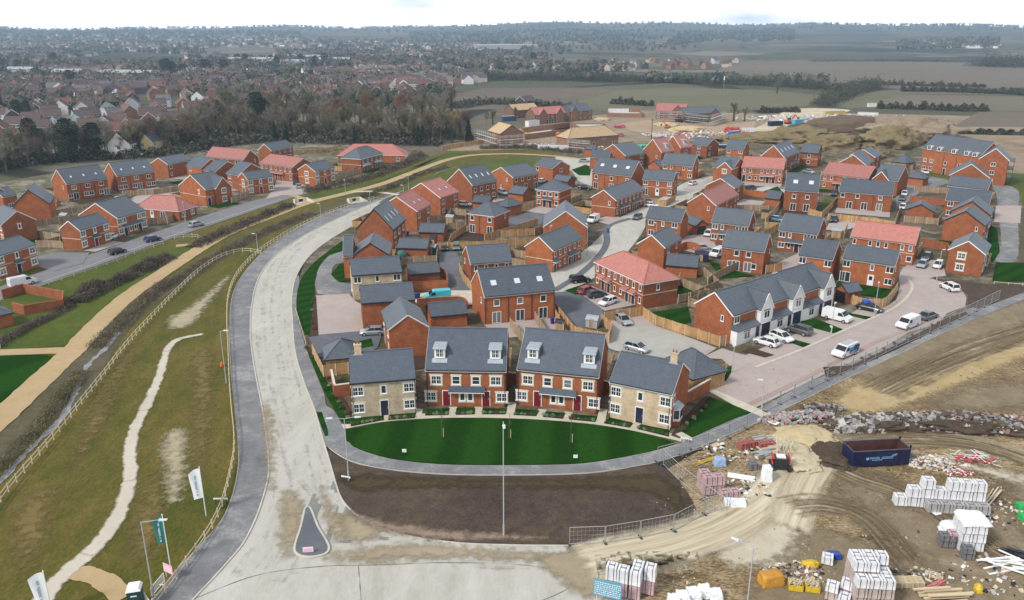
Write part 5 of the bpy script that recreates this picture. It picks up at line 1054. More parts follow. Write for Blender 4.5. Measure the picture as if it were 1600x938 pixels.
for z_, x0 in ((.82, -1.6), (.68, -1.2)):
    k = MB()
    for i in range(10):
        for e in (-1, 1): k.box(x0+i*.17, x0+i*.17+.1, e*.955-.01, e*.955+.01, z_, z_+.07)
    k.build('side_lettering', WHITE, lv)
for yy in (-.4, .25):
    k = MB()
    for s_ in (-.18, .18): k.bar((-2.3, yy+s_, 2.1), (.9, yy+s_, 2.1), .05)
    for i in range(10): k.bar((-2.2+i*.33, yy-.18, 2.1), (-2.2+i*.33, yy+.18, 2.1), .035)
    lo = k.build('ladder', STEEL)
    lo.parent = None; lo.matrix_world = lv.matrix_world; lo.location = lv.location; lo.rotation_euler = lv.rotation_euler
    tag(lo, 'aluminium ladder on the roof of the livery van, '+('nearer the fence' if yy < 0 else 'farther from the fence'), 'ladder', 'ladders on the livery van')
def blob(name, px, size, mat, label, cat, z=0, seed=1, sub=3, group=None, amp=.18, freq=2.0, rz=0.0, flat=0.0, sq=None):
    sq = {'bulk_bag': .45, 'sheeted_stack': .38, 'orange_sack': .5, 'drum': .6, 'green_crate': .3, 'machinery': .6, 'roof_bag': .6, 'garden_furniture': .4}.get(name, 1) if sq is None else sq
    from mathutils import noise as mn
    bm = bmesh.new()
    if sq < 1:
        bmesh.ops.create_cube(bm, size=2); bmesh.ops.subdivide_edges(bm, edges=bm.edges[:], cuts=9, use_grid_fill=True)
        for v in bm.verts: L_ = (abs(v.co.x)**5+abs(v.co.y)**5+abs(v.co.z)**5)**.2; v.co *= (1-sq*.35)+sq*.35/max(L_, v.co.length*.8)
    else: bmesh.ops.create_icosphere(bm, subdivisions=sub, radius=1)
    for v in bm.verts:
        q = mn.noise(v.co*freq+Vector((seed*3.1, seed, 0)))*amp+mn.noise(v.co*freq*2.7+Vector((seed, 0, seed)))*amp*.5
        q += mn.noise(v.co*freq*7)*amp*(.3 if name == 'spoil_heap' else .2)
        if sq < 1: q += .05*mn.noise(Vector((v.co.x*9, v.co.y*9, v.co.z*1.5+seed))); v.co = Vector((v.co.x*(1-.08*v.co.z), v.co.y*(1-.08*v.co.z), v.co.z))
        v.co *= 1+q
        if sq < 1: v.co = Vector((v.co.x*size[0]/2, v.co.y*size[1]/2, max(0, v.co.z+1)*size[2]/2)); continue
        v.co.z = max(v.co.z, -flat if flat else -1)
        v.co = Vector((v.co.x*size[0]/2, v.co.y*size[1]/2, (v.co.z+(flat if flat else 1))*size[2]/(1+(flat if flat else 1))))
    me = bpy.data.meshes.new(name); bm.to_mesh(me); bm.free(); me.materials.append(mat); me.polygons.foreach_set('use_smooth', [True]*len(me.polygons))
    p = gp(*px); o = put(name, me, None, (p.x, p.y, z), rz); tag(o, label, cat, group); return o
blob('roof_bag', (1352, 485), (1.2, 1.0, .5), plain('blue_tarp', (.02, .09, .4), .5), 'bright blue bag strapped on the roof of the black car', 'bag', z=1.48, seed=4, flat=.3)
def timber_fence(label, pts, h=1.8, mat=None, step=2.4, group='timber garden fences', smooth=0, world=False):
    P = [Vector(p) if world else gp(*p) for p in pts]
    if smooth: P = smooth_line(P, smooth)
    o0 = P[0].copy(); root = thing('timber_fence', label, 'fence', o0, 0, group); mat = mat or TIMB; Q = []
    for a, b in zip(P, P[1:]):
        n = max(1, round((b-a).length/step)); Q += [a+(b-a)*i/n for i in range(n)]
    Q.append(P[-1]); Q = [q-o0 for q in Q]
    for a, b in zip(Q, Q[1:]):
        k = MB(); d = (b-a); L = d.length
        if L < .15: continue
        k.bar(a+Vector((0, 0, h/2+.06)), b+Vector((0, 0, h/2+.06)), .04, h-.1); u = d.normalized()
        nrm = Vector((-u.y, u.x, 0))*.05
        for z in (.35, h*.55, h-.25): k.bar(a+nrm+Vector((0, 0, z)), b+nrm+Vector((0, 0, z)), .05, .08)
        k.bar(a+Vector((0, 0, h+.035)), b+Vector((0, 0, h+.035)), .09, .05)
        k.build('panel', mat, root)
    for q in Q[:99]:
        k = MB(); k.box(q.x-.06, q.x+.06, q.y-.06, q.y+.06, 0, h+.12); k.build('post', POSTW, root)
    return root
def brick_wall(label, pts, h=1.8, smooth=0, mat=None):
    P = [gp(*p) for p in pts]
    if smooth: P = smooth_line(P, smooth)
    root = thing('garden_wall', label, 'wall', P[0].copy(), 0, 'brick garden walls'); k, c = MB(), MB(); o0 = P[0].copy(); Q = [p-o0 for p in P]
    A, B = offset_line(Q, .12), offset_line(Q, -.12); A2, B2 = offset_line(Q, .16), offset_line(Q, -.16)
    for i in range(len(Q)-1):
        for kk, U, W, z0, z1 in ((k, A, B, 0, h), (c, A2, B2, h+.002, h+.09)):
            q = [W[i], W[i+1], U[i+1], U[i]]; kk.hexa([Vector((v.x, v.y, z0)) for v in q]+[Vector((v.x, v.y, z1)) for v in q])
    k.build('wall', mat or BRICK, root); c.build('coping', (STONE if 'pale' in label or 'cream' in label else BRICKP), root)
TF = timber_fence
TF('bright new timber fence at the back of the gravel yard, behind the silver saloon', [(944, 504), (1003, 494.5)])
TF('long curved run of bright timber fence between the gravel yard and the turf garden', [(1003, 494.5), (1024, 509), (1050, 518), (1090, 531), (1124, 543), (1133, 541)])
TF('angled timber fence round the tarmac parking beside the blue bin', [(939, 507), (956, 521), (951, 538), (915, 531), (899, 527), (893, 522), (868, 489)])
TF('timber fence along the north side of the dark tarmac drive', [(684, 392), (760, 389), (850, 381)])
TF('timber fence under the hip-roofed carport right of the front row', [(1092, 604), (1133, 586)])
TF('timber fence beside the left carport facing the main road', [(489, 556), (506, 590), (545, 585)])
TF('curving timber fence beside the black car with the blue bag', [(1328, 475), (1350, 482), (1378, 482), (1392, 470), (1401, 456)], smooth=4)
TF('timber fence behind the black SUV, below the three-window terrace', [(1293, 344), (1330, 348), (1365, 352), (1397, 358)])
TF('timber fence at the side of the three-window terrace', [(1396, 358), (1404, 337), (1408, 334)])
TF('short timber fence in front of the house with the white back door', [(1008, 320), (1040, 323), (1055, 314)])
TF('timber fence beside the pink forecourt of the hipped pair with black doors', [(812, 333), (838, 323)])
TF('dark timber fence dividing the gardens of the middle terrace, left one', [(797, 513), (819, 540)], mat=TIMBD)
TF('dark timber fence dividing the gardens of the middle terrace, right one', [(836, 503), (850, 526)], mat=TIMBD)
TF('timber fence right of the middle terrace gardens beside the blue bin', [(868, 500), (880, 524)])
TF('dark timber fence between the two french-window gardens', [(1158, 420), (1122, 436), (1105, 448)], mat=TIMBD)
TF('timber fence at the right of the french-window pair', [(1196, 428), (1222, 424)])
TF('weathered timber fence between the hipped red terrace and the turf garden', [(1010, 476), (1053, 467), (1062, 440)])
TF('dark fence behind the hipped red terrace', [(1066, 428), (1100, 432), (1122, 452), (1078, 472)], mat=TIMBD)
TF('timber fence around the small garden by the lean-to porch pair', [(1193, 372), (1216, 360), (1195, 358)])
TF('timber fence on the far side of the paving below the black SUV', [(1300, 372), (1318, 372), (1323, 360)])
TF('timber fence beside the turf strip of the two-rooflight pair', [(1262, 336), (1283, 342), (1308, 318)])
TF('timber garden fence left of the two-rooflight pair', [(1195, 352), (1213, 332), (1223, 318)])
TF('low timber garden fence behind the curved brick wall, north centre', [(1160, 330), (1200, 331)], mat=TIMBD)
TF('timber fence along the gardens of the nearer red-roofed gable house', [(655, 372), (690, 372), (700, 360), (728, 358)], mat=TIMBD)
TF('timber fence beside the garden of the west hip-roofed pair', [(728, 362), (705, 378), (700, 392)])
TF('timber fence on the east side of the west hip-roofed pair garden', [(757, 378), (800, 365), (840, 352)])
TF('timber fence behind the farther red-roofed gable house', [(700, 335), (728, 338), (728, 352)], mat=TIMBD)
TF('timber fence between the red-roofed gable houses', [(672, 350), (700, 345), (705, 335)], mat=TIMBD)
TF('timber fence behind the large cross-roofed house', [(783, 372), (835, 368), (850, 362)])
TF('dark fence behind the small garages west of the tarmac drive', [(628, 415), (682, 412), (684, 396)], mat=TIMBD)
TF('timber fence beside the drive of the four-window terrace', [(718, 425), (724, 440), (740, 460)])
TF('timber fence by the spoil heaps below the small hipped carport', [(1377, 262), (1425, 266), (1430, 262)], mat=TIMBD)
TF('dark fence around the garden behind the brick garage block', [(1428, 300), (1478, 303)], mat=TIMBD)
TF('dark fence in front of the brick garage block', [(1412, 348), (1465, 352), (1472, 342)], mat=TIMBD)
TF('timber fence by the containers at the north edge', [(1172, 247), (1212, 252)], mat=TIMBD)
TF('weathered fence round the garden left of the red-door house', [(58, 372), (95, 377), (96, 388), (58, 388)], mat=TIMBD)
TF('weathered fence behind the red-door house', [(56, 355), (93, 350), (125, 345)], mat=TIMBD)
TF('weathered fence below the left three-rooflight terrace', [(80, 340), (130, 333), (193, 318), (200, 308)], mat=TIMBD)
TF('weathered fence below the right three-rooflight terrace', [(193, 308), (240, 305), (280, 300)], mat=TIMBD)
TF('weathered fence in front of the salmon-roofed bungalow', [(232, 352), (262, 350), (282, 340)], mat=TIMBD)
TF('side garden fence of the west double-fronted house', [(362, 318), (390, 307)], mat=TIMBD)
TF('orange new timber fence at the edge of the woodland by the shell house', [(690, 236), (720, 230), (757, 225)])
TF('weathered fence left of the hip-roofed grey terrace', [(527, 279), (560, 272)], mat=TIMBD)
TF('weathered fence right of the detached house by the ditch', [(524, 283), (545, 276), (556, 270)], mat=TIMBD)
TF('timber fence right of the salmon hipped roof by the reed bed', [(605, 253), (652, 240)], mat=TIMBD)
brick_wall('brick garden wall with pale coping behind the right cream house', [(1063, 637), (1108, 611), (1095, 600)], 1.8)
brick_wall('brick garden wall beside the left cream house', [(524, 620), (519, 596)], 1.8); brick_wall('short brick garden wall in front of the left cream house patio', [(524, 621), (547, 618)], 1.8)
brick_wall('brick wall of the open garden at the far left, beside the white van', [(5, 468), (38, 458), (101, 470), (100, 483), (40, 493), (22, 488)], 1.8)
brick_wall('curved brick wall in the court beside the cyan van', [(652, 480), (690, 477), (722, 477), (730, 484)], 1.5, smooth=3)
brick_wall('brick wall of the small yard by the dark tarmac drive', [(645, 455), (700, 452), (698, 440), (688, 430)], 1.8)
brick_wall('curved brick garden wall with lawn inside, north centre', [(1160, 305), (1190, 309), (1220, 312)], 1.8, smooth=3)
brick_wall('curved brick wall beside the house gable behind the hipped red terrace', [(1060, 396), (1072, 390), (1090, 394), (1094, 402)], 1.8, smooth=3)
brick_wall('brick garden wall beside the apartment block gardens', [(1421, 316), (1478, 322), (1480, 335)], 1.8)
brick_wall('brick garden wall behind the cul-de-sac house', [(1440, 385), (1478, 392), (1482, 404)], 1.8)
brick_wall('pale-topped brick wall between the front row pairs', [(792, 600), (806, 602)], 1.8)
brick_wall('pale-topped brick wall right of the second dormered pair', [(936, 612), (952, 616)], 1.8)
def rail_fence(label, pts, step=2.0, h=1.1, rails=(.45, .95), n=6, mat=None, name='rail_fence'):
    P = smooth_line([gp(*p) for p in pts], n); mat = mat or POSTW; Q = [P[0]]; acc = 0
    for a, b in zip(P, P[1:]):
        L = (b-a).length; t = step-acc
        while t <= L: Q.append(a+(b-a)*t/L); t += step
        acc = (acc+L) % step
    root = thing(name, label, 'fence', P[0].copy(), 0, 'post and rail fences'); o0 = P[0].copy()
    posts = Q[:]
    for i, q in enumerate(posts):
        if i < 99: k = MB(); q = q-o0; k.box(q.x-.06, q.x+.06, q.y-.05, q.y+.05, 0, h); k.build('post', mat, root)
    if len(posts) > 99:
        k = MB()
        for q in posts[99:]: q = q-o0; k.box(q.x-.06, q.x+.06, q.y-.05, q.y+.05, 0, h)
        k.build('posts', mat, root)['kind'] = 'stuff'
    for z in rails:
        k = MB()
        for a, b in zip(Q, Q[1:]): k.bar(a-o0+Vector((0, 0, z)), b-o0+Vector((0, 0, z)), .05, .1)
        k.build('rail', mat, root)
    return root
rail_fence('pale post and rail fence along the grass beside the main road cycle path', [(240, 952), (262, 925), (292, 885), (322, 843), (338, 815), (350, 785), (360, 745), (366, 712), (366, 680), (362, 640), (359, 600), (357, 550), (355, 500), (358, 462), (372, 430), (402, 398), (440, 372), (480, 350), (520, 333), (560, 318), (590, 311)])
rail_fence('long pale post and rail fence curving between the ditch and the meadow', [(-30, 835), (0, 787), (40, 738), (80, 692), (120, 642), (160, 592), (200, 540), (238, 498), (275, 460), (310, 427), (345, 404), (375, 395), (400, 396), (412, 402)])
rail_fence('grey metal knee rail along the far side of the west road', [(55, 452), (100, 438), (140, 424), (180, 410), (215, 396), (258, 382)], step=3, h=.9, rails=(.85, .45), mat=STEELP)
rail_fence('grey railing of the small footbridge at the west road', [(273, 374), (305, 372), (322, 380)], step=2, h=1.1, mat=STEELP, name='footbridge_railing')
rail_fence('grey railing of the footbridge at the far left path', [(-30, 546), (0, 545), (16, 543)], step=1.5, h=1.1, mat=STEELP, name='footbridge_railing')
rail_fence('low knee rail beside the verge by the west private drive', [(462, 486), (470, 512), (478, 540)], step=2.5, h=.6, rails=(.5,), n=3)
rail_fence('low timber knee rail at the edge of the cul-de-sac lawn', [(1374, 490), (1395, 478), (1410, 462)], step=2, h=.6, rails=(.5,), n=3)
rail_fence('low timber rail at the front of the cul-de-sac house lawn', [(1553, 444), (1600, 448), (1640, 449)], step=2.5, h=.6, rails=(.5,), n=3)
def wire_mesh_panel():
    f, m_ = MB(), MB(); L, H = 3.4, 2.0
    for x in (-L/2, L/2): f.tube((x, 0, 0), (x, 0, H), .035, .035, 5)
    for z in (.15, H): f.tube((-L/2, 0, z), (L/2, 0, z), .032, .032, 5)
    for i in range(1, 9): x = -L/2+i*L/9; m_.box(x-.004, x+.004, -.004, .004, .15, H)
    for i in range(1, 4): z = .15+i*(H-.15)/4; m_.box(-L/2, L/2, -.004, .004, z-.004, z+.004)
    b = MB(); b.box(-.11, .11, -.35, .35, 0, .13)
    return f.mesh('frame', STEEL), m_.mesh('wire_mesh', plain('pale_wire', (.5, .5, .5), .7)), b.mesh('foot_block', plain('rubber_foot', (.06, .06, .06), .9))
WM = wire_mesh_panel()
def site_fence(pts, where):
    P = [gp(*p) for p in pts]; Q = []
    for a, b in zip(P, P[1:]):
        n = max(1, round((b-a).length/3.5)); Q += [(a+(b-a)*i/n, a+(b-a)*(i+1)/n) for i in range(n)]
    for i, (a, b) in enumerate(Q):
        c = (a+b)/2; d = b-a; L = d.length
        o = thing('mesh_fence_panel', 'temporary mesh fence panel '+where, 'fence panel', (c.x, c.y, .1), math.atan2(d.y, d.x), 'temporary mesh fence panels '+where, (L/3.5, 1, 1))
        put('frame', WM[0], o); put('wire_mesh', WM[1], o); put('foot_block', WM[2], o, (-1.72, 0, 0))
site_fence([(1026, 724), (1064, 714), (1105, 700), (1138, 686), (1166, 672), (1192, 657)], 'along the footpath beside the construction ground')
site_fence([(889, 853), (945, 851), (1000, 842), (1052, 832), (1100, 806), (1140, 795)], 'at the bottom edge of the bare soil bed')
site_fence([(1036, 728), (1060, 752), (1098, 782), (1135, 808)], 'across the sandy ground behind the wrapped brick packs')
site_fence([(1195, 645), (1240, 622), (1292, 596), (1350, 570), (1400, 545), (1452, 522), (1512, 494), (1560, 470)], 'between the paved court and the footpath')
def street_lamp(base, topy, label, arms=1, ang=0.0, arm=1.0, h=None):
    p = gp(*base); H = h or max(4, min(13, hgt(base, topy))); root = thing('street_lamp', label, 'street lamp', (p.x, p.y, .08), ang, 'street lamps')
    k = MB(); k.tube((0, 0, 0), (0, 0, 1.3), .10, .09, 8); k.tube((0, 0, 1.3), (0, 0, H), .065, .045, 8); k.build('pole', STEELP, root)
    for s in ((1,) if arms == 1 else (1, -1)):
        k = MB(); k.tube((0, 0, H-.05), (s*arm, 0, H+.12), .035, .03, 6); k.build('arm', STEELP, root)
        k = MB(); k.hexa([(s*arm-.08, -.16, H+.05), (s*(arm+.7)-.08, -.12, H+.08), (s*(arm+.7)-.08, .12, H+.08), (s*arm-.08, .16, H+.05), (s*arm-.08, -.13, H+.17), (s*(arm+.7)-.08, -.09, H+.14), (s*(arm+.7)-.08, .09, H+.14), (s*arm-.08, .13, H+.17)]); hd = k.build('lamp_head', plain('lamp_head_grey', (.6, .63, .66), .4), root)
        k = MB(); k.box(s*arm-.02+(0 if s > 0 else -.4), s*arm+.4+(0 if s > 0 else -.4), -.1, .1, H+.02, H+.05); k.build('lens', LAMP, hd)
    return root
street_lamp((787, 838), 660, 'tall grey street lamp in the bare soil in front of the crescent lawn', 1, -1.5)
street_lamp((545, 752), 655, 'tall double-armed street lamp beside the main road at the corner of the crescent', 2, .1, 1.2)
street_lamp((240, 932), 817, 'tall street lamp beside the green flag at the cycle path', 1, .1, 1.6)
street_lamp((1190, 640), 596, 'short black street lamp at the corner of the paved court', 1, 2.9, .3)
street_lamp((1143.5, 583), 545, 'thin lamp post by the small grass corner left of the paved court', 1, 1.5, .2)
street_lamp((1292, 573), 514, 'lamp post beside the livery van', 1, 1.5, .2); street_lamp((1365.5, 494), 444, 'lamp post behind the black car with the blue bag', 1, 1.2, .2)
street_lamp((1463, 441), 392, 'lamp post in front of the cul-de-sac house', 1, .4, .4); street_lamp((1297, 530), 509, 'lamp post at the second drive of the white-gabled row', 1, 1, .2, h=6)
street_lamp((403, 393), 368, 'lamp post in the grass where the two rail fences meet', 1, 3, .4); street_lamp((502, 349), 319, 'lamp post at the edge of the main road near the sandy path', 1, 2.8, .3)
street_lamp((579, 325), 294, 'lamp post at the top of the main road beside the rail fence', 1, 1, .3); street_lamp((631, 311), 291, 'lamp post with white head behind the farther red-roofed gable', 1, 3, .3)
street_lamp((638.5, 299), 275, 'lamp post beside the sandy path above the bank', 1, 2, .3); street_lamp((540, 305), 282, 'lamp post beside the sandy path near the culvert', 1, 2, .3)
street_lamp((290, 349), 318, 'lamp post on the west road opposite the silver hatchback', 1, 2, .3); street_lamp((1024, 385), 350, 'lamp post at the corner of the pale street', 1, 2, .3); street_lamp((917, 400), 352, 'lamp post outside the terrace with canopied doors', 1, 2, .3)
street_lamp((354, 600), 545, 'slim lamp post beside the cycle path rail fence', 1, 0, .6, h=8); street_lamp((1164, 975), 858, 'street lamp with pale head over the pallets at the bottom of the site', 1, 2.4, 1.4)
street_lamp((859, 395), 352, 'lamp post beside the large cross-roofed house', 1, 1, .2, h=6); street_lamp((900, 245), 226, 'lamp post by the end of the sandy path', 1, 1, .2)
def mast(base, topy, label, w=.5):
    p = gp(*base); H = hgt(base, topy); root = thing('telecom_mast', label, 'mast', (p.x, p.y, 0)); k = MB()
    for a in range(3): t = a*2.094; k.tube((w*math.cos(t), w*math.sin(t), 0), (w*.5*math.cos(t), w*.5*math.sin(t), H), .08, .06, 4)
    n = int(H/2)
    for i in range(n):
        for a in range(3):
            t, t2 = a*2.094, (a+1)*2.094; r0, r1 = w*(1-.5*i/n), w*(1-.5*(i+1)/n); k.bar((r0*math.cos(t), r0*math.sin(t), H*i/n), (r1*math.cos(t2), r1*math.sin(t2), H*(i+1)/n), .05)
    k.build('lattice_tower', plain('mast_steel', (.2, .21, .23), .6), root); k = MB(); k.tube((0, 0, H-2.5), (0, 0, H), .35, .35, 8); k.build('antenna', WHITE, root)
mast((1128, 170), 119, 'tall lattice telecom mast at the edge of the green field', .45)
for b_, t_, l_ in (((1017, 236), 186, 'dark timber pole standing behind the red-roofed dormer gables'), ((901, 176), 154, 'thin timber pole by the grass field behind the shell houses'), ((1126, 228), 214, 'short dark pole by the site containers')):
    p = gp(*b_); root = thing('utility_pole', l_, 'pole', (p.x, p.y, 0), 0, 'timber poles'); H = hgt(b_, t_); k = MB(); k.tube((0, 0, 0), (0, 0, H), .2, .14, 7); k.build('pole', plain('dark_pole_timber', (.07, .055, .045), .9), root); k = MB(); k.bar((-.8, 0, H-.5), (.8, 0, H-.5), .12); k.build('crossarm', MATS['dark_pole_timber'], root)
def flag(base, topy, col, label, d=-1, mark=(.3, .4, .45), fh=3.4, fw=1.15):
    p = gp(*base); H = hgt(base, topy); root = thing('flagpole', label, 'flagpole', (p.x, p.y, 0), .12, 'advertising flags'); k = MB(); k.tube((0, 0, 0), (0, 0, H), .055, .04, 8); k.tube((0, 0, H), (0, 0, H+.12), .07, .03, 8); k.build('pole', WHITE, root)
    k = MB(); nx, nz_ = 8, 10
    def pt(u, v, off=0): # u outward, v downward
        sag = .55*u*u; return Vector((d*(u*fw*(1-.12*v)), .16*math.sin(u*5+v*3)*u+off, H-.1-v*fh-sag*(1-v*.4)))
    for sgn in (0, .02):
        for i in range(nx):
            for j in range(nz_): q = [pt(i/nx, j/nz_, sgn), pt((i+1)/nx, j/nz_, sgn), pt((i+1)/nx, (j+1)/nz_, sgn), pt(i/nx, (j+1)/nz_, sgn)]; k.face(q if sgn else q[::-1])
    fl = k.build('flag', plain('flag_'+('white' if col[0] > .5 else 'teal'), col, .7), root, fix=False); fl.name = 'flag_cloth'
    k = MB(); r_ = random.Random(3)
    for j in range(13):                       # vertical row of letter-like marks and an emblem
        v0 = .2+j*.045
        if r_.random() < .12: continue
        a, b_, c, e = pt(.42, v0, -.03), pt(.58+r_.uniform(-.04, .05), v0, -.03), pt(.58, v0+.032, -.03), pt(.42, v0+.032, -.03); k.face([a, b_, c, e])
    k.face([pt(.38, .84, -.03), pt(.5, .82, -.03), pt(.62, .85, -.03), pt(.5, .91, -.03)])
    k.build('lettering', plain('flag_mark_'+('grey' if col[0] > .5 else 'white'), mark, .7), fl)
flag((322, 806), 731, (.78, .80, .82), 'white flag with faint grey lettering beside the cycle path fence')
flag((266, 884), 805, (.02, .17, .16), 'dark teal flag with white lettering behind the rail fence', mark=(.6, .72, .72), fh=2.9, fw=.95)
flag((82, 960), 893, (.80, .81, .83), 'white flag with grey lettering over the pale gravel path', fw=1.3)
def sign_board(px, w, h, col, label, z0=.4, rz=0.0, legs=True, name='site_sign', cat='sign', marks=None):
    p = gp(*px); root = thing(name, label, cat, (p.x, p.y, .09), rz); k = MB(); k.box(-w/2, w/2, -.03, .03, z0, z0+h); bd = k.build('board', plain('board_%s' % '_'.join('%02d' % int(c*99) for c in col), col, .5), root)
    if legs:
        for s in (-1, 1): k = MB(); k.box(s*w*.38-.04, s*w*.38+.04, .031, .09, 0, z0+h*.8); k.build('leg', BLACK if h < .5 else POSTW, root)
    if marks:
        k = MB(); rr = random.Random(5)
        for j in range(marks[0]):
            x = -w/2+.1
            while x < w/2-.15: l = rr.uniform(.05, .2); k.box(x, min(x+l, w/2-.08), -.036, -.031, z0+h-.12-(j+1)*h/(marks[0]+1.3), z0+h-.06-(j+1)*h/(marks[0]+1.3)+.03); x += l+.06
        k.build('lettering', plain('sign_lettering_%d' % marks[0], marks[1], .6), bd)
    return root
sign_board((482, 866), 1.0, .55, (.85, .62, .68), 'small pink and white sign on the traffic island', rz=.1, z0=.15, marks=(2, (.7, .25, .4)))
sign_board((265, 905), 1.2, .9, (.85, .45, .55), 'pink sign fixed to the tilted barrier by the cycle path', rz=-.5, z0=.6, marks=(3, (.9, .85, .85)))
sign_board((346, 790), 1.5, .22, (.72, .74, .68), 'low street name plate on two black legs beside the cycle path', z0=.6, marks=(1, (.1, .1, .1)))
sign_board((541, 754), 1.1, .22, (.78, .78, .74), 'low white street name plate beside the tall double lamp', z0=.5, rz=-.3, marks=(1, (.1, .1, .1)))
sign_board((1072, 692), 1.4, .25, (.8, .8, .78), 'low white name plate beside the mulch bed by the right cream house', z0=.3, rz=-.3, marks=(1, (.1, .1, .1)))
sign_board((948, 948), 2.5, 1.7, (.10, .30, .40), 'large blue and white site information board at the bottom edge', z0=.9, rz=-.35, marks=(7, (.65, .72, .76)), name='site_information_board')
for i, (px, lb) in enumerate((((632, 713), 'small white marker sign on the left part of the crescent lawn'), ((899, 722), 'small white marker sign on the right part of the crescent lawn'))):
    sign_board(px, .5, .4, (.75, .82, .75), lb, z0=.45, name='lawn_sign')
for i, (a, b_, lb) in enumerate((((233, 940), (262, 905), 'white tubular barrier leaning beside the pink sign'), ((225, 938), (240, 960), 'white tubular barrier next to the portable toilet'))):
    A_, B_ = gp(*a), gp(*b_); c = (A_+B_)/2; d = B_-A_; root = thing('crowd_barrier', lb, 'barrier', (c.x, c.y, 0), math.atan2(d.y, d.x), 'tubular barriers'); k = MB(); L = 2.1
    for z in (.2, 1.05): k.tube((-L/2, 0, z), (L/2, 0, z), .035, .035, 6)
    for x in (-L/2, L/2): k.tube((x, 0, 0), (x, 0, 1.05), .035, .035, 6)
    k.build('frame', WHITE, root); k = MB()
    for j in range(1, 12): k.box(-L/2+j*L/12-.012, -L/2+j*L/12+.012, -.012, .012, .2, 1.05)
    k.build('bar_infill', WHITE, root); k = MB()
    for x in (-.7, .7): k.box(x-.05, x+.05, -.3, .3, 0, .05)
    k.build('foot', WHITE, root)
p = gp(215, 950); root = thing('portable_toilet', 'dark green portable toilet with white roof at the bottom left', 'portable toilet', (p.x, p.y, 0), .25)
k = MB(); k.box(-.55, .55, -.55, .55, .1, 2.1); k.build('cabin', plain('dark_green_plastic', (.012, .045, .045), .5), root)
k = MB(); k.hexa([(-.62, -.62, 2.1), (.62, -.62, 2.1), (.62, .62, 2.1), (-.62, .62, 2.1), (-.45, -.5, 2.38), (.45, -.5, 2.38), (.45, .5, 2.38), (-.45, .5, 2.38)]); k.build('roof', WHITE, root)
k = MB(); k.box(-.4, .4, -.58, -.551, .2, 1.95); d_ = k.build('door', plain('door_green', (.018, .06, .06), .5), root); k = MB(); k.box(-.25, .25, -.6, -.581, 1.6, 1.72); k.build('sign_strip', WHITE, d_); k = MB(); k.box(.28, .33, -.62, -.581, 1.0, 1.15); k.build('handle', STEEL, d_)
k = MB(); k.box(-.6, .6, -.6, .6, 0, .1); k.build('skid', BLACK, root)

def in_poly(poly, x, y):
    c = False; j = len(poly)-1
    for i in range(len(poly)):
        if (poly[i][1] > y) != (poly[j][1] > y) and x < (poly[j][0]-poly[i][0])*(y-poly[i][1])/(poly[j][1]-poly[i][1])+poly[i][0]: c = not c
        j = i
    return c
BOXES = [(r_.location.x, r_.location.y, math.cos(r_.rotation_euler.z), math.sin(r_.rotation_euler.z), L_/2, D_/2) for r_, L_, D_ in HOUSES]
CARS = [(o.location.x, o.location.y) for o in bpy.data.objects if o.name.startswith('parked_')]
def blocked(x, y, me, m=.5):
    for i, (cx, cy, c, s, a, b) in enumerate(BOXES):
        if i == me: continue
        dx, dy = x-cx, y-cy
        if abs(dx*c+dy*s) < a+m and abs(-dx*s+dy*c) < b+m: return True
    return any(abs(x-a) < 2.6 and abs(y-b) < 2.6 for a, b in CARS) or any(in_poly(p, x, y) for p in ROADS)
PATIO = plain('patio_slabs', (.42, .39, .34), .9, 0, .2, 1.5); GARDS = []
for hi, (r_, L_, D_) in enumerate(list(HOUSES)):
    if not r_.name.startswith('brick_house'): continue
    c, s = math.cos(r_.rotation_euler.z), math.sin(r_.rotation_euler.z); W = lambda x, y: Vector((r_.location.x+x*c-y*s, r_.location.y+x*s+y*c, 0)); lab = r_['label'].split()
    lab = ' '.join(lab[:9]).rstrip(',')
    while lab.split()[-1] in ('with', 'and', 'the', 'a', 'of', 'by', 'in', 'beside', 'behind', 'to', 'between', 'two', 'on', 'at'): lab = ' '.join(lab.split()[:-1])
    for side in (1, -1):
        if side == -1 and r_['group' ] if 'group' in r_ else False: continue
        for dep in (7, 5, 3.4, 2.2):
            y0 = side*(D_/2-.2); y1 = side*(D_/2+dep); ok = True
            for i in range(7):
                for j in range(1, 5):
                    q = W(-L_/2+L_*i/6, y0+(y1-y0)*j/4)
                    if blocked(q.x, q.y, hi, .2) or any(in_poly(g_, q.x, q.y) for g_ in GARDS): ok = False
            if ok: break
        if not ok: continue
        q = [W(-L_/2, y0), W(L_/2, y0), W(L_/2, y1), W(-L_/2, y1)]; GARDS.append([(p.x, p.y) for p in q]); z_ = .118+.0004*(hi % 9); back = dep > 3 and side == 1
        sheet('turf_garden', [W(-L_/2, y0+side*(1.6 if back else .1)), W(L_/2, y0+side*(1.6 if back else .1)), W(L_/2, y1), W(-L_/2, y1)], [LAWN2, GRASSG, MATS['garden_soil'], LAWN2][hi % 4] if side == 1 else [LAWN2, SOILD, BLOCK][hi % 3], z_, world=True)
        if back:
            sheet('patio', [W(-L_/2, y0), W(L_/2, y0), W(L_/2, y0+1.59), W(-L_/2, y0+1.59)], PATIO, z_, world=True)
            timber_fence('garden fence behind the '+lab, [W(-L_/2, y0), W(-L_/2, y1), W(L_/2, y1), W(L_/2, y0)], 1.7, [TIMB, TIMBD, TIMBD][hi % 3], world=True, step=2.6, group='back garden fences')
            n_ = 2 if L_ > 8.5 else 0
            if n_: timber_fence('dividing fence in the garden behind the '+lab, [W(0, y0), W(0, y1)], 1.7, TIMBD, world=True, step=2.6, group='back garden fences')
from mathutils import noise as mnoise
def barkmat(name, col, var=.35): return plain(name, col, .95, 0, var, .15)
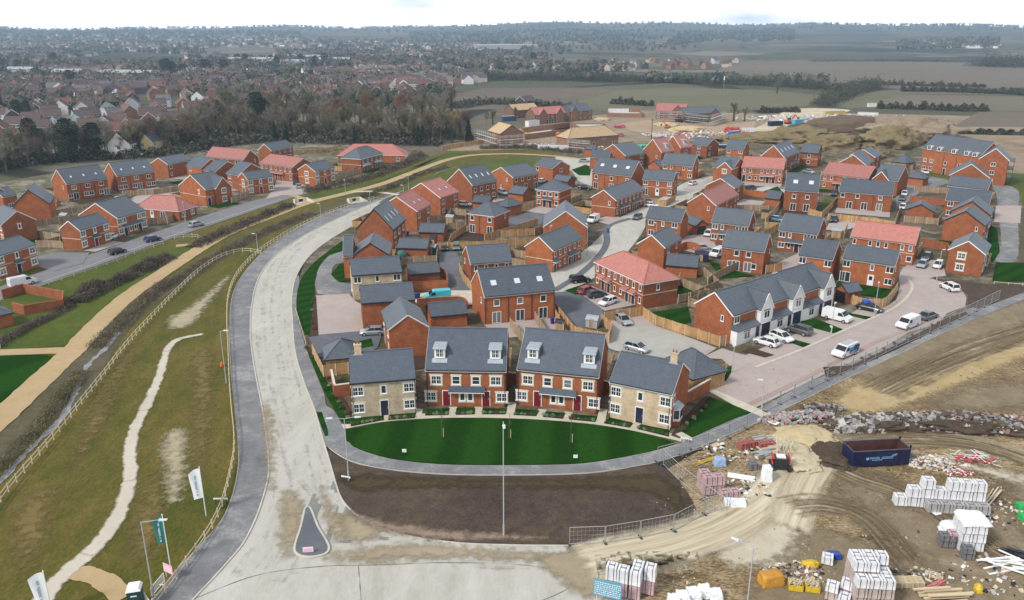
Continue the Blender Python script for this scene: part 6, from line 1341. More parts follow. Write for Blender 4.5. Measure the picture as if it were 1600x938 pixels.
BARK = barkmat('bark', (.13, .105, .078)); TW = [barkmat('twigs_olive', (.19, .165, .08)), barkmat('twigs_brown', (.19, .135, .09)), barkmat('twigs_grey', (.25, .22, .175)), barkmat('twigs_yellow', (.36, .30, .09)), barkmat('twigs_reddish', (.26, .13, .07))]
EVG = barkmat('evergreen_needles', (.018, .036, .016), .5); IVY = barkmat('ivy_leaves', (.05, .07, .025), .4)
def bare_tree(seed, H=12, spread=3.6, twm=None, ivy=False, ntw=900):
    r = random.Random(seed); tr, cr = MB(), MB(); ends = []
    def grow(p, d, L, rad, lev):
        q = p+d*L; (tr if lev < 2 else cr).tube(p, q, rad, rad*.62, 5 if lev < 2 else 3, cap=False)
        if lev >= 3: ends.append((p, q)); return
        n = {0: 5, 1: 4, 2: 4}[lev]
        for i in range(n):
            t = r.uniform(.45, 1) if lev else (.35+.65*(i+1)/n); s = p+d*L*t
            a = r.uniform(0, 2*PI); tilt = r.uniform(.35, .85) if lev else r.uniform(.3, .7)
            u = d.cross(Vector((math.cos(a), math.sin(a), .1))).normalized(); nd = (d*math.cos(tilt)+u*math.sin(tilt)+Vector((0, 0, .15))).normalized()
            grow(s, nd, L*r.uniform(.5, .72), rad*.5, lev+1)
        if lev == 0: grow(q, (d+Vector((r.uniform(-.2, .2), r.uniform(-.2, .2), .3))).normalized(), L*.6, rad*.6, 1)
    grow(Vector((0, 0, 0)), Vector((r.uniform(-.06, .06), r.uniform(-.06, .06), 1)).normalized(), H*.42, H*.018, 0)
    for i in range(ntw):
        p, q = r.choice(ends); s = p+(q-p)*r.random(); d = ((q-p).normalized()+Vector((r.gauss(0, .6), r.gauss(0, .6), r.gauss(.25, .45)))).normalized(); L = r.uniform(.5, 1.5)*H/12
        w = Vector((r.gauss(0, 1), r.gauss(0, 1), r.gauss(0, 1))).cross(d).normalized()*r.uniform(.03, .06)*H/12; e = s+d*L
        cr.face([s-w, s+w, e])
        m = s+d*L*.5; d2 = (d+Vector((r.gauss(0, .7), r.gauss(0, .7), r.gauss(0, .5)))).normalized(); cr.face([m-w*.7, m+w*.7, m+d2*L*.6])
    if ivy:
        for i in range(500):
            z = r.uniform(.2, H*.62); a = r.uniform(0, 2*PI); rd = r.uniform(.1, .7)*(1.2-z/H); c = Vector((rd*math.cos(a), rd*math.sin(a), z)); u = Vector((r.gauss(0, 1), r.gauss(0, 1), r.gauss(0, 1))).normalized()*.17; v = u.cross(Vector((r.gauss(0, 1), r.gauss(0, 1), 1))).normalized()*.17; tr.face([c-u, c+v, c+u, c-v], 1)
    return tr.mesh('trunk', [BARK, IVY]), cr.mesh('crown', twm or TW[0])
def ever_tree(seed, H=10, w=3.0, cone=False, mat=None, n=2600):
    r = random.Random(seed); tr, cr = MB(), MB(); tr.tube((0, 0, 0), (0, 0, H*.9), .22, .05, 6, cap=False)
    for i in range(8): z = H*r.uniform(.2, .75); a = r.uniform(0, 2*PI); tr.tube((0, 0, z), (w*.6*math.cos(a), w*.6*math.sin(a), z+H*.1), .08, .03, 4, cap=False)
    for i in range(n):
        z = r.uniform(.04, 1)
        if cone: rr_ = w*(1-z)**.8*.95+.15
        else: rr_ = w*math.sqrt(max(0, 1-((z-.55)/.48)**2)) if z > .07 else w*.3
        a = r.uniform(0, 2*PI); k = mnoise.noise(Vector((math.cos(a)*1.6, math.sin(a)*1.6, z*4+seed)))
        rr_ *= (.82+.55*k); t = r.random()**.4*rr_; c = Vector((t*math.cos(a), t*math.sin(a), z*H)); s = r.uniform(.16, .34)
        u = Vector((r.gauss(0, 1), r.gauss(0, 1), r.gauss(0, .6))).normalized()*s; v = u.cross(Vector((r.gauss(0, 1), r.gauss(0, 1), 1))).normalized()*s*.6; cr.face([c-u, c+v, c+u, c-v])
    return tr.mesh('trunk', BARK), cr.mesh('crown', mat or EVG)
PROTO = {('bare', i): bare_tree(11+i, 12, twm=TW[[0, 1, 2, 0, 1, 2][i]], ivy=i in (0, 3, 4), ntw=[1000, 900, 850, 1300, 1100, 1000][i]) for i in range(6)}
PROTO[('bare', 6)] = bare_tree(31, 12, twm=TW[4], ntw=1200); PROTO[('bare', 7)] = bare_tree(32, 12, twm=TW[3], ntw=2200)
for i in range(3): PROTO[('ever', i)] = ever_tree(51+i, 10, 2.9)
PROTO[('cone', 0)] = ever_tree(61, 10, 2.6, True); PROTO[('cone', 1)] = ever_tree(62, 10, 2.2, True)
TLAB = {'bare': 'leafless woodland tree in the belt behind the estates', 'ever': 'dark rounded evergreen tree rising from the woodland belt', 'cone': 'dark conical conifer at the edge of the woodland'}
def tree(kind, i, x, y, H, label=None, group=None, seed=0, wide=1.0, z=0):
    r = random.Random(int(x*7+y*13+seed)); a, b = PROTO[(kind, i)]; H0 = 12 if kind == 'bare' else 10; s = H/H0
    root = thing('bare_tree' if kind == 'bare' else ('conifer' if kind == 'cone' else 'evergreen_tree'), label or TLAB[kind], 'tree', (x, y, z), r.uniform(0, 6.28), group or ('woodland trees' if kind == 'bare' else 'dark evergreen trees'), (s*wide, s*wide, s))
    put('trunk', a, root); put('crown', b, root); return root
rw = random.Random(5)
def belt(line, n, depth, hs, kinds, jitter=.7, dh=1.0):
    P = smooth_line([gp(*p) for p in line], 10); L = [0]
    for a, b in zip(P, P[1:]): L.append(L[-1]+(b-a).length)
    for i in range(n):
        s = (i+rw.uniform(-jitter, jitter))/n*L[-1]; s = max(0, min(L[-1]-.01, s)); k = 0
        while L[k+1] < s: k += 1
        p = P[k]+(P[k+1]-P[k])*((s-L[k])/(L[k+1]-L[k])); dist = p.length; u = p.normalized(); q = p+u*rw.uniform(0, depth)
        kd = rw.choice(kinds); H = rw.uniform(*hs); tree(kd[0], kd[1], q.x, q.y, H, wide=rw.uniform(.9, 1.3))
B_ = [('bare', i) for i in range(6)]
belt([(-60, 285), (0, 272), (60, 262), (130, 254), (210, 247), (262, 242), (300, 236)], 58, 20, (8, 17), B_+[('bare', 0), ('bare', 3), ('ever', 0)])
belt([(260, 240), (330, 226), (400, 218), (470, 220), (540, 222), (620, 226), (690, 226), (735, 222)], 66, 26, (8, 17), B_+[('bare', 3), ('bare', 4)])
belt([(300, 222), (370, 208), (450, 206), (540, 208), (620, 210), (700, 210)], 64, 50, (10, 19), B_+[('bare', 6), ('bare', 0)])
belt([(320, 206), (420, 192), (520, 190), (620, 190), (710, 196)], 54, 80, (10, 19), B_+[('bare', 6)])
for px, kd, H, lb in [((30, 195), ('ever', 0), 13, 'dark evergreen at the far left beside the old houses'), ((45, 192), ('ever', 1), 12, 'second dark evergreen at the far left beside the old houses'), ((0, 185), ('ever', 2), 15, 'tall dark evergreen cut by the left edge of the view'), ((342, 205), ('ever', 1), 15, 'broad dark evergreen above the salmon back terrace'), ((325, 205), ('ever', 0), 13, 'dark evergreen left of the broad one above the west cluster'),
                       ((405, 205), ('ever', 2), 19, 'tallest dark evergreen standing over the woodland belt'), ((416, 204), ('ever', 0), 15, 'dark evergreen beside the tallest one in the belt'), ((535, 203), ('ever', 1), 12, 'dark evergreen in the middle of the woodland belt'), ((732, 222), ('cone', 0), 10, 'dark conical conifer beside the orange timber fence'),
                       ((654, 228), ('cone', 1), 9, 'slim conifer at the right end of the woodland'), ((430, 222), ('cone', 1), 9, 'slim conifer behind the grey terrace by the woodland'), ((555, 226), ('cone', 0), 8, 'low conifer among the trunks behind the reed bed'), ((448, 222), ('cone', 0), 8.5, 'dark conifer just right of the slim one behind the grey terrace')]:
    p = gp(*px); tree(kd[0], kd[1], p.x, p.y, H, lb)
for px, H, lb, kd in [((722, 212), 13, 'pale yellow willow at the right end of the woodland', 7), ((706, 205), 12, 'second yellow willow behind the conifer', 7), ((592, 222), 8, 'rust-coloured beech in front of the woodland belt', 6), ((1146, 190), 12, 'bare rounded tree beside the grey-roofed shell house', 3), ((1163, 190), 9, 'smaller bare tree beside the rounded one by the site', 0), ((770, 195), 9, 'bare tree behind the timber-roofed shell houses', 3), ((805, 190), 9, 'bushy bare tree between the shell houses', 3), ((1214, 147), 12, 'single bare tree standing in the green field hedge', 0),
                      ((88, 172), 8, 'yellow shrub-like tree between the old houses', 7), ((240, 150), 9, 'yellow tree beyond the old houses', 7), ((760, 195), 8, 'low bare tree beside the woodland conifer', 1)]:
    p = gp(*px); tree('bare', kd, p.x, p.y, H, lb)
def scrub(name, line, width, h, mats, n, label, seed=1, leaf=.12, stem=True, z=.05, sticks=.5):
    P = smooth_line([gp(*p) for p in line], 6); L = [0]; r = random.Random(seed); k = MB()
    for a, b in zip(P, P[1:]): L.append(L[-1]+(b-a).length)
    for i in range(n):
        s = r.uniform(0, L[-1]*.999); j = 0
        lo, hi = 0, len(L)-2
        while lo < hi:
            m_ = (lo+hi+1)//2
            if L[m_] <= s: lo = m_
            else: hi = m_-1
        j = lo; t = (s-L[j])/max(1e-6, L[j+1]-L[j]); p = P[j]+(P[j+1]-P[j])*t; d = (P[j+1]-P[j]).normalized(); nn = Vector((-d.y, d.x, 0)); v = max(-1, min(1, r.gauss(0, .45)))
        q = p+nn*v*width/2; prof = math.sqrt(max(0, 1-v*v)); lump = .25+1.15*max(0, mnoise.noise(Vector((q.x*.3, q.y*.3, seed)))+.4)
        hh = h*prof*lump; zc = r.uniform(.0, 1)**.7*hh
        if r.random() < sticks:
            dd = Vector((r.gauss(0, .45), r.gauss(0, .45), 1)).normalized(); w = dd.cross(Vector((r.gauss(0, 1), r.gauss(0, 1), 0))).normalized()*leaf*.3; b0 = Vector((q.x, q.y, z+zc*.5)); k.face([b0-w, b0+w, b0+dd*r.uniform(.4, 1)*max(.3, hh*.8)], r.randrange(len(mats)))
        else:
            c = Vector((q.x, q.y, z+zc)); u = Vector((r.gauss(0, 1), r.gauss(0, 1), r.gauss(0, .7))).normalized()*leaf; w = u.cross(Vector((r.gauss(0, 1), r.gauss(0, 1), 1))).normalized()*leaf; k.face([c-u, c+w, c+u, c-w], r.randrange(len(mats)))
    o = k.build(name, mats, fix=False); tag(o, label, 'scrub', None, 'stuff'); return o
BR = [barkmat('bramble_stems', (.105, .078, .055)), barkmat('bramble_leaves', (.07, .065, .03)), barkmat('bramble_tips', (.15, .11, .09))]
GRS = [plain('grass_blades', (.11, .12, .03), .9, 0, .4, .3), plain('dry_grass_blades', (.26, .21, .10), .9, 0, .3, .3)]
scrub('bramble_thicket', [(115, 475), (140, 462), (185, 440), (240, 415), (262, 404)], 5.5, 1.9, BR, 22000, 'purple-brown bramble thicket between the west road and the sandy path', 1, .11, sticks=.65)
scrub('bramble_thicket', [(300, 388), (350, 366), (400, 345), (455, 322)], 5, 1.7, BR, 9000, 'bramble thicket beyond the footbridge by the west road', 2, .16)
scrub('bramble_thicket', [(-10, 545), (30, 520), (80, 496), (110, 480)], 3.5, 1.1, BR, 9000, 'low brambles below the brick garden wall', 3, .09, sticks=.65)
scrub('ditch_scrub', [(150, 545), (190, 505), (240, 460), (300, 425), (340, 400), (380, 380), (430, 357), (490, 334)], 4.2, 1.2, BR+[GRS[1]], 26000, 'brown scrub along the ditch beside the rail fence', 4, .09, sticks=.65)
scrub('ditch_scrub', [(-20, 755), (30, 705), (70, 660), (100, 620), (130, 580)], 3.2, .7, BR+GRS+GRS, 17000, 'grass and brambles along the stream at the left', 5, .065, sticks=.7)
scrub('ditch_scrub', [(480, 302), (530, 290), (580, 278), (640, 255), (660, 243)], 6, 2.2, BR, 9000, 'brown scrub bank below the hip-roofed grey terrace', 6, .2)
scrub('ditch_scrub', [(560, 312), (620, 290), (660, 272), (700, 262)], 4, 1.3, BR+[GRS[0]], 5000, 'scrub between the sandy path and the red-roofed gables', 7, .18)
scrub('bramble_thicket', [(750, 233), (800, 232), (860, 235), (905, 240)], 5, 1.8, BR, 6000, 'dark hedge of brambles between the sandy path and the shell houses', 8, .2)
scrub('reed_bed', [(462, 240), (500, 238), (530, 233)], 8, 1.6, [plain('reed_stems', (.33, .22, .10), .95, 0, .3, .3)], 5000, 'tan reed bed beside the white house with salmon roof', 9, .2, sticks=.9)
scrub('understorey', [(0, 262), (100, 250), (200, 246), (262, 242), (340, 228), (430, 220), (560, 224), (690, 226)], 15, 3.6, [IVY, BR[0], EVG, BR[2]], 22000, 'dark undergrowth beneath the woodland belt', 10, .45, sticks=.3)
scrub('understorey', [(280, 226), (370, 210), (470, 208), (590, 212), (710, 212)], 26, 5.0, [IVY, BR[0], BR[1]], 22000, 'undergrowth deeper inside the woodland belt', 11, .5, sticks=.4)
0 and scrub('verge_grass', [(300, 905), (335, 850), (362, 795), (371, 745), (371, 700), (366, 640), (360, 590), (358, 520)], 1.0, .25, GRS, 5000, 'rough grass between the rail fence and the cycle path', 12, .1)
HEDG = [barkmat('hedge_twigs', (.075, .07, .045)), barkmat('hedge_leaves', (.06, .065, .035))]
for i, (ln, wd, hh, n_, lb) in enumerate([([(690, 128), (800, 126), (900, 127), (1000, 128), (1100, 131), (1200, 135), (1310, 141), (1370, 139)], 16, 9, 22000, 'long dark field hedge with bare trees behind the green field'), ([(1283, 168), (1310, 156), (1345, 143), (1372, 136)], 18, 10, 6000, 'wedge of dark trees running down to the site track'), ([(1408, 143), (1480, 144), (1560, 147), (1640, 150)], 8, 5, 9000, 'dark hedge between the two ploughed fields on the right'),
                                     ([(1370, 170), (1420, 171), (1500, 174), (1545, 174)], 6, 4.5, 6000, 'scrubby hedge along the top of the construction ground'), ([(1375, 133), (1450, 135), (1540, 137)], 7, 4, 4000, 'thin hedge line in the middle of the ploughed land'), ([(1265, 96.5), (1400, 96.5), (1540, 98)], 10, 5, 4000, 'thin dark hedge at the top of the ploughed field'), ([(955, 162), (990, 164), (1020, 166)], 8, 4, 2500, 'low dark scrub left of the red and white shell house'),
                                     ([(1460, 208), (1540, 210), (1640, 212)], 5, 2.5, 5000, 'dark ditch hedge behind the apartment block'), ([(1190, 176), (1220, 175), (1250, 176)], 8, 3.5, 2500, 'low scrub by the site track'), ([(1540, 105), (1580, 104), (1640, 104), (1700, 105)], 75, 16, 9000, 'dark wood at the right edge beyond the fields'), ([(705, 170), (760, 162), (830, 165), (890, 170)], 18, 4, 7000, 'brown scrub at the back of the shell houses'), ([(690, 118), (760, 122), (860, 122), (960, 124)], 30, 7, 7000, 'second line of trees along the far hedge'), ([(1060, 190), (1085, 192), (1110, 188)], 8, 3, 2500, 'dark scrub in front of the grey-roofed shell house')]):
    scrub('field_hedge', ln, wd, hh, HEDG, n_, lb, 20+i, .55 if i != 9 else .9, sticks=.35)
for px, H in (((690, 684), 4.0), ((795, 686), 3.4), ((891, 693), 4.2)):
    p = gp(*px); root = thing('young_tree', {690: 'thin staked sapling on the left of the crescent lawn', 795: 'thin staked sapling in the middle of the crescent lawn', 891: 'leaning staked sapling on the right of the crescent lawn'}[px[0]], 'tree', (p.x, p.y, .11), 0, 'saplings on the crescent lawn')
    k = MB(); k.tube((0, 0, 0), (.1, 0, H), .035, .012, 5); k.build('trunk', BARK, root); k = MB(); r = random.Random(px[0])
    for i in range(26): z = r.uniform(.45, 1)*H; a = r.uniform(0, 6.28); k.tube((.1*z/H, 0, z), (.1*z/H+.5*math.cos(a)*r.uniform(.4, 1), .5*math.sin(a), z+r.uniform(.2, .6)), .012, .004, 3)
    k.build('crown', TW[1], root); k = MB(); k.box(.2, .27, -.03, .03, 0, 1.2); k.build('stake', POSTW, root)
LEAFY = [plain('shrub_leaves_green', (.05, .09, .03), .8, 0, .4, 2), plain('shrub_leaves_pale', (.2, .24, .14), .8, 0, .3, 2), plain('shrub_leaves_bronze', (.1, .05, .03), .8, 0, .3, 2)]
def shrub_mesh(seed, m):
    r = random.Random(seed); k = MB()
    for i in range(90):
        d = Vector((r.gauss(0, 1), r.gauss(0, 1), abs(r.gauss(0, 1)))).normalized()*r.uniform(.1, .32); c = d+Vector((0, 0, .08)); u = Vector((r.gauss(0, 1), r.gauss(0, 1), r.gauss(0, 1))).normalized()*.06; v = u.cross(d).normalized()*.05; k.face([c-u, c+v, c+u, c-v])
    return k.mesh('shrub', LEAFY[m])
SHR = [shrub_mesh(i, i % 3) for i in range(6)]
rs_ = random.Random(9)
for gi, g in enumerate(GD):
    n_ = 7
    for i in range(n_):
        t = (i+.5)/n_; x = g[3][0]+(g[2][0]-g[3][0])*t; y = g[3][1]+(g[2][1]-g[3][1])*t-1.6; p = gp(x, y); s = rs_.uniform(.7, 1.3)
        o = put('garden_shrub', rs_.choice(SHR), None, (p.x, p.y, .12), rs_.uniform(0, 6), s); tag(o, 'small planted shrub along the front edge of the front-row gardens', 'shrub', 'small shrubs in the front-row gardens')
for ln, n_, where in (([(1066, 676), (1090, 650), (1112, 625)], 10, 'in the mulch strip beside the right cream house'), ([(482, 545), (505, 580), (530, 630), (545, 662)], 12, 'in the mulch bed beside the left carport'), ([(490, 470), (490, 500), (490, 522)], 6, 'between the grass verge and the paved bay'), ([(1300, 586), (1380, 548), (1450, 514), (1500, 492)], 14, 'in the narrow bed along the paved court')):
    P = smooth_line([gp(*p) for p in ln], 8)
    for i in range(n_): p = P[int(i*(len(P)-1)/n_)]; o = put('garden_shrub', rs_.choice(SHR), None, (p.x+rs_.uniform(-.3, .3), p.y+rs_.uniform(-.3, .3), .14), rs_.uniform(0, 6), rs_.uniform(.9, 1.6)); tag(o, 'small shrub '+where, 'shrub', 'small shrubs '+where)
BW = dict(wall=BRICKB, name='unfinished_house', cat='unfinished house', verge='b', group='unfinished shell houses')
house('brown brick shell house with bare timber roof and wide gable, beside the orange fence', (781, 209.5), (818, 207.5), (746, 199), R=(797, 195.5), kind='perp', eave=5, roof=PLY, f=['.S.', '...'], l=['S.S', '.S.'], D=14, **BW)
house('brown brick shell house with large bare timber hipped roof', (888, 217), (968, 211), None, R=(945, 196), kind='hip', D=10, eave=4.6, roof=PLY, f=['S.D.S', '.S.S.'], L=None, **BW)
house('red-tiled shell house with tan walls and two gables', (836, 180), (884, 176.5), None, R=(862, 166), D=9, eave=5, roof=REDT, f=['S.DD.S', 'S.SS.S'], cross=[dict(x=.25, w=5.5, peak=.85), dict(x=.8, w=5, peak=.85)], **BW)
house('grey-roofed shell house with dark window openings right of the red-tiled one', (890, 176), (926, 172.5), None, R=(908, 162), D=10, eave=5, roof=SLATE, f=['STTTS', 'S.T.S'], cross=[dict(x=.2, w=5.5, peak=.85)], **BW)
house('shell house with bare timber roof at the back of the site', (803, 173), (842, 170), None, R=(822, 161.5), D=9, eave=4.5, roof=PLY, f=['S..S', 'S..S'], **BW)
house('dark timber-clad house behind the shell houses', (820, 158), (838, 156), None, R=(829, 149), D=8, eave=4.5, roof=OLDT, wall=CLAD, f=['S.S', 'S.S'], name='cottage', cat='house', verge='w')
house('scaffolded shell house half red-tiled and half white-felted', (1024, 173), (1072, 174.5), None, R=(1048, 161.5), D=10, eave=4.8, roof=REDT, f=['S.S.S', 'S.S.S'], cross=[dict(x=.72, w=6, peak=.8)], **BW)
house('low wide grey-roofed shell house below the telecom mast', (1070, 178.5), (1128, 176.5), None, R=(1100, 167), D=10, eave=4.6, roof=SLATE, f=['S.D.S', '.....'], cross=[dict(x=.8, w=6, peak=.8)], **BW)
def wall_ring(label, pts, h=2.2):
    P = [gp(*p) for p in pts]; root = thing('unfinished_house', label, 'unfinished house', P[0].copy(), 0, 'unfinished shell houses'); k = MB()
    for a, b in zip(P, P[1:]+P[:1]):
        a, b = a-P[0], b-P[0]; k.bar(a+Vector((0, 0, h/2)), b+Vector((0, 0, h/2)), .3, h)
    k.build('wall', BRICKB, root); k = MB(); q = P; c = sum(P, Vector((0, 0, 0)))/len(P)-P[0]; s = MB()
    s.slab([((p-P[0])*.97+c*.03)+Vector((0, 0, .15)) for p in P], .1); s.build('floor_slab', KERB, root); return root
wall_ring('long low roofless brick walls in the middle of the building site', [(820, 219), (908, 207), (890, 199), (815, 209)], 2.6)
wall_ring('low brick walls topped with white bags right of the grey shell house', [(950, 183), (1003, 184), (1000, 176), (948, 175)], 2.4)
wall_ring('roofless concrete slab with low walls behind the long brick walls', [(862, 205), (930, 203), (945, 195), (880, 195)], .6)
def rubble(name, px, size, h, mats, n, label, seed=1, s0=.15, s1=.5, rz=0, z=0.05, flat=False, kind='stuff'):
    p = gp(*px); r = random.Random(seed); k = MB()
    for i in range(n):
        a = r.uniform(0, 6.28); t = math.sqrt(r.random()); x, y = t*math.cos(a)*size[0]/2, t*math.sin(a)*size[1]/2
        hz_ = h*(1-t*t)*r.uniform(.5, 1) if not flat else r.uniform(0, h); s = r.uniform(s0, s1); sx, sy, sz = s*r.uniform(.5, 1.6), s*r.uniform(.4, 1), s*r.uniform(.15, .6)
        M = Matrix.Translation((x, y, hz_)) @ Matrix.Rotation(r.uniform(0, 3), 4, 'Z') @ Matrix.Rotation(r.gauss(0, .35), 4, 'X') @ Matrix.Rotation(r.gauss(0, .35), 4, 'Y')
        pts = [M @ Vector((a_*sx/2*r.uniform(.75, 1), b_*sy/2*r.uniform(.75, 1), c_)) for c_ in (-sz/2, sz/2) for a_, b_ in ((-1, -1), (1, -1), (1, 1), (-1, 1))]; k.hexa(pts, r.randrange(len(mats)))
    o = k.build(name, mats, fix=False); o.location = (p.x, p.y, z); o.rotation_euler = (0, 0, rz); tag(o, label, 'rubble', None, kind); return o
def heap(px, size, mat, label, seed, rz=0, amp=.25, name='spoil_heap', freq=2.2, cat='earth heap', z=-.1, group=None):
    return blob(name, px, size, mat, label, cat, z=z, seed=seed, sub=5, amp=amp, freq=freq, rz=rz, flat=.25, group=group)
HEAPM = multi('grassy_spoil', [(0, (.07, .055, .025)), (.35, (.15, .115, .055)), (.6, (.25, .19, .10)), (1, (.42, .34, .22))], (.06, .4), fine=.6, bmp=.3)
HEAPD = multi('dark_spoil', [(0, (.03, .022, .015)), (.5, (.08, .058, .04)), (1, (.2, .16, .11))], (.1, .6), fine=.6, bmp=.3)
HEAPS = multi('yellow_sand', [(0, (.38, .28, .14)), (.5, (.5, .4, .24)), (1, (.62, .54, .38))], (.1, .6), fine=.4, bmp=.1)
heap((1330, 205), (46, 20, 8), multi('plain_topsoil', [(0, (.10, .07, .05)), (1, (.16, .115, .08))], (.1, .5)), 'smooth brown flat-topped soil mound behind the north houses', 1, rz=-.1, amp=.1)
for i, (px, sz, m_, lb) in enumerate([((1190, 222), (40, 16, 4.4), HEAPM, 'low rough spoil heap behind the north houses, left end'), ((1250, 217), (34, 22, 5.4), HEAPM, 'rough spoil heap in front of the smooth brown mound'), ((1300, 232), (30, 14, 5.6), HEAPM, 'rough yellow-brown spoil heap beside the stepped houses'), ((1390, 228), (36, 20, 8), HEAPM, 'big rough spoil heap left of the apartment block'),
                                      ((1370, 246), (22, 8, 3.0), HEAPM, 'spoil heap just behind the small hipped carport'), ((1420, 213), (60, 40, 9), MATS['site_earth'], 'broad pale earth mound behind the apartment block'), ((1255, 208), (44, 16, 3.8), HEAPD, 'dark spoil ridge left of the smooth brown mound'), ((1345, 222), (26, 12, 3.6), HEAPD, 'dark spoil heap below the smooth brown mound')]):
    heap(px, sz, m_, lb, 30+i, amp=.35, rz=.2*i)
for i, (px, sz, lb) in enumerate([((941, 188), (9, 6, 1.6), 'small sand heap beside the low brick walls'), ((1075, 205), (20, 12, 2.4), 'tan clay heap in front of the grey-roofed shell house'), ((1040, 196), (14, 9, 1.6), 'low clay heap on the churned site track')]): heap(px, sz, HEAPS, lb, 50+i)
heap((1520, 668), (26, 4.5, 1.3), HEAPD, 'dark soil bank with broken concrete along the construction ground', 61, rz=-.12, amp=.5, freq=3.5)
heap((1375, 668), (13, 3.5, 1.2), HEAPD, 'dark soil heap with slabs of broken paving', 62, rz=0, amp=.4); heap((1300, 712), (5, 7, .9), HEAPD, 'small dark soil heap left of the blue skip', 63, amp=.3)
heap((1258, 685), (8, 6, .9), HEAPS, 'low yellow sand heap beside the track', 64, amp=.3); heap((1238, 712), (7, 9, .7), MATS['dusty_track'], 'pale spill of sand left of the dark heap', 65, amp=.3)
RC = [plain('broken_concrete', (.42, .40, .37), .9, 0, .25, 1), plain('broken_paving', (.27, .26, .26), .9, 0, .3, 1), plain('brick_rubble', (.30, .17, .13), .9, 0, .3, 1), plain('clods', (.10, .075, .055), .95, 0, .3, 1)]
rubble('rubble', (1520, 666), (27, 5), 1.6, [RC[3], RC[3], RC[3], RC[1], RC[1], RC[2], RC[0]], 1700, 'broken concrete and clods along the dark soil bank', 1, .2, .9, -.12)
rubble('rubble', (1345, 668), (9, 3.8), 1.6, [RC[0], RC[1], RC[3]], 420, 'pale slabs of broken paving heaped behind the skip', 2, .3, 1.1)
rubble('rubble', (1400, 664), (13, 4), 1.5, [RC[3], RC[3], RC[1], RC[1], RC[0]], 650, 'mixed rubble right of the pale slabs', 3, .2, .8)
rubble('rubble', (1245, 655), (11, 3.2), .9, [RC[1], RC[1], plain('pink_rubble', (.42, .2, .2), .9), RC[0]], 260, 'grey and pink rubble beside the footpath fence', 4, .2, .7, .15)
rubble('rubble', (1285, 640), (6, 3), .7, [RC[1], RC[3]], 110, 'dark rubble at the end of the grey and pink heap', 5, .2, .7)
rubble('debris', (1465, 725), (7.5, 3.4), .35, [RC[0], RC[2], plain('white_debris', (.7, .69, .66), .8), POSTW], 420, 'scattered broken bricks and offcuts right of the skip', 6, .08, .45)
rubble('debris', (1497, 740), (3.5, 1.6), .25, [plain('red_debris', (.35, .08, .07), .7), MATS['white_debris']], 160, 'red and white scraps below the debris pile', 7, .06, .3)
for i, (px, sz, n_) in enumerate([((1120, 735), (10, 6), 90), ((1180, 800), (22, 12), 120), ((1500, 830), (22, 10), 160), ((1350, 760), (26, 10), 90), ((1560, 770), (10, 6), 110), ((1100, 720), (5, 3), 50), ((1450, 600), (60, 14), 200), ((1040, 900), (10, 5), 60), ((1250, 880), (14, 6), 90)]):
    rubble('stones', px, sz, .05, RC, n_, 'loose stones and scraps on the bare ground, patch %s' % ['beside the mesh fence corner', 'on the dusty track', 'below the white block stacks', 'below the blue skip', 'at the right edge', 'by the footpath', 'on the yellow ground', 'by the pink brick packs', 'by the orange bag'][i], 70+i, .05, .28, flat=True)
def wrapm(name, col): return plain(name, col, .35, 0, .18, 1.2)
WR = {'white': wrapm('white_wrap', (.72, .72, .74)), 'grey': wrapm('grey_blocks', (.40, .38, .38)), 'pink': wrapm('pink_wrap', (.50, .33, .34)), 'red': wrapm('red_bricks', (.36, .10, .08)), 'dark': wrapm('dark_blocks', (.16, .16, .17)), 'tan': wrapm('tan_blocks', (.48, .40, .36)), 'blue': wrapm('blue_wrap', (.3, .42, .62))}
_pk = {}
def pack_mesh(c, w=1.05, d=1.0, h=.8):
    k_ = (c, w, d, h)
    if k_ in _pk: return _pk[k_]
    k = MB(); e = .04; k.hexa([(-w/2, -d/2, .08), (w/2, -d/2, .08), (w/2, d/2, .08), (-w/2, d/2, .08), (-w/2+e, -d/2+e, h), (w/2-e, -d/2+e, h), (w/2-e, d/2-e, h), (-w/2+e, d/2-e, h)])
    s = MB()
    for x in (-w*.25, w*.25): s.box(x-.02, x+.02, -d/2-.01, d/2+.01, .081, h+.012)
    t = MB(); t.box(-w/2+.08, w/2-.08, -d/2-.012, -d/2+.02, h*.25, h*.7)
    b = MB()
    for y in (-d*.35, d*.35): b.box(-w/2+.05, w/2-.05, y-.05, y+.05, 0, .079)
    lab = MB()
    for i in range(4): lab.box(-.22+i*.12, -.14+i*.12, -.1, .08, h+.001, h+.006)
    _pk[k_] = (k.mesh('wrapped_block', WR[c]), s.mesh('strap', BLACK), b.mesh('bearer', POSTW), lab.mesh('lettering', BLACK)); return _pk[k_]
def packs(px, cols, c, label, group, rz=0.0, w=1.05, d=1.0, h=.8, dy=0, jit=.04, letters=True, top=None):
    p = gp(*px); r = random.Random(int(px[0])); u = Vector((math.cos(rz), math.sin(rz), 0)); v = Vector((-u.y, u.x, 0)); M = pack_mesh(c, w, d, h)
    names = ['bottom', 'second', 'third', 'fourth']
    for row, line in enumerate(cols):
        for i, n_ in enumerate(line):
            for z in range(n_):
                q = p+u*(i*(w+.06)+r.uniform(-jit, jit))+v*(row*(d+.08)+r.uniform(-jit, jit)); tc = top if (top and z == n_-1) else None; M2 = pack_mesh(tc, w, d, h) if tc else M
                o = thing('wrapped_pack', label, 'pack of blocks', (q.x, q.y, .08+z*(h+.01)), rz+r.uniform(-.03, .03), group); put('wrapped_block', M2[0], o); put('strap', M2[1], o)
                if z == 0: put('bearer', M2[2], o)
                if z == n_-1 and letters: put('lettering', M2[3], o)
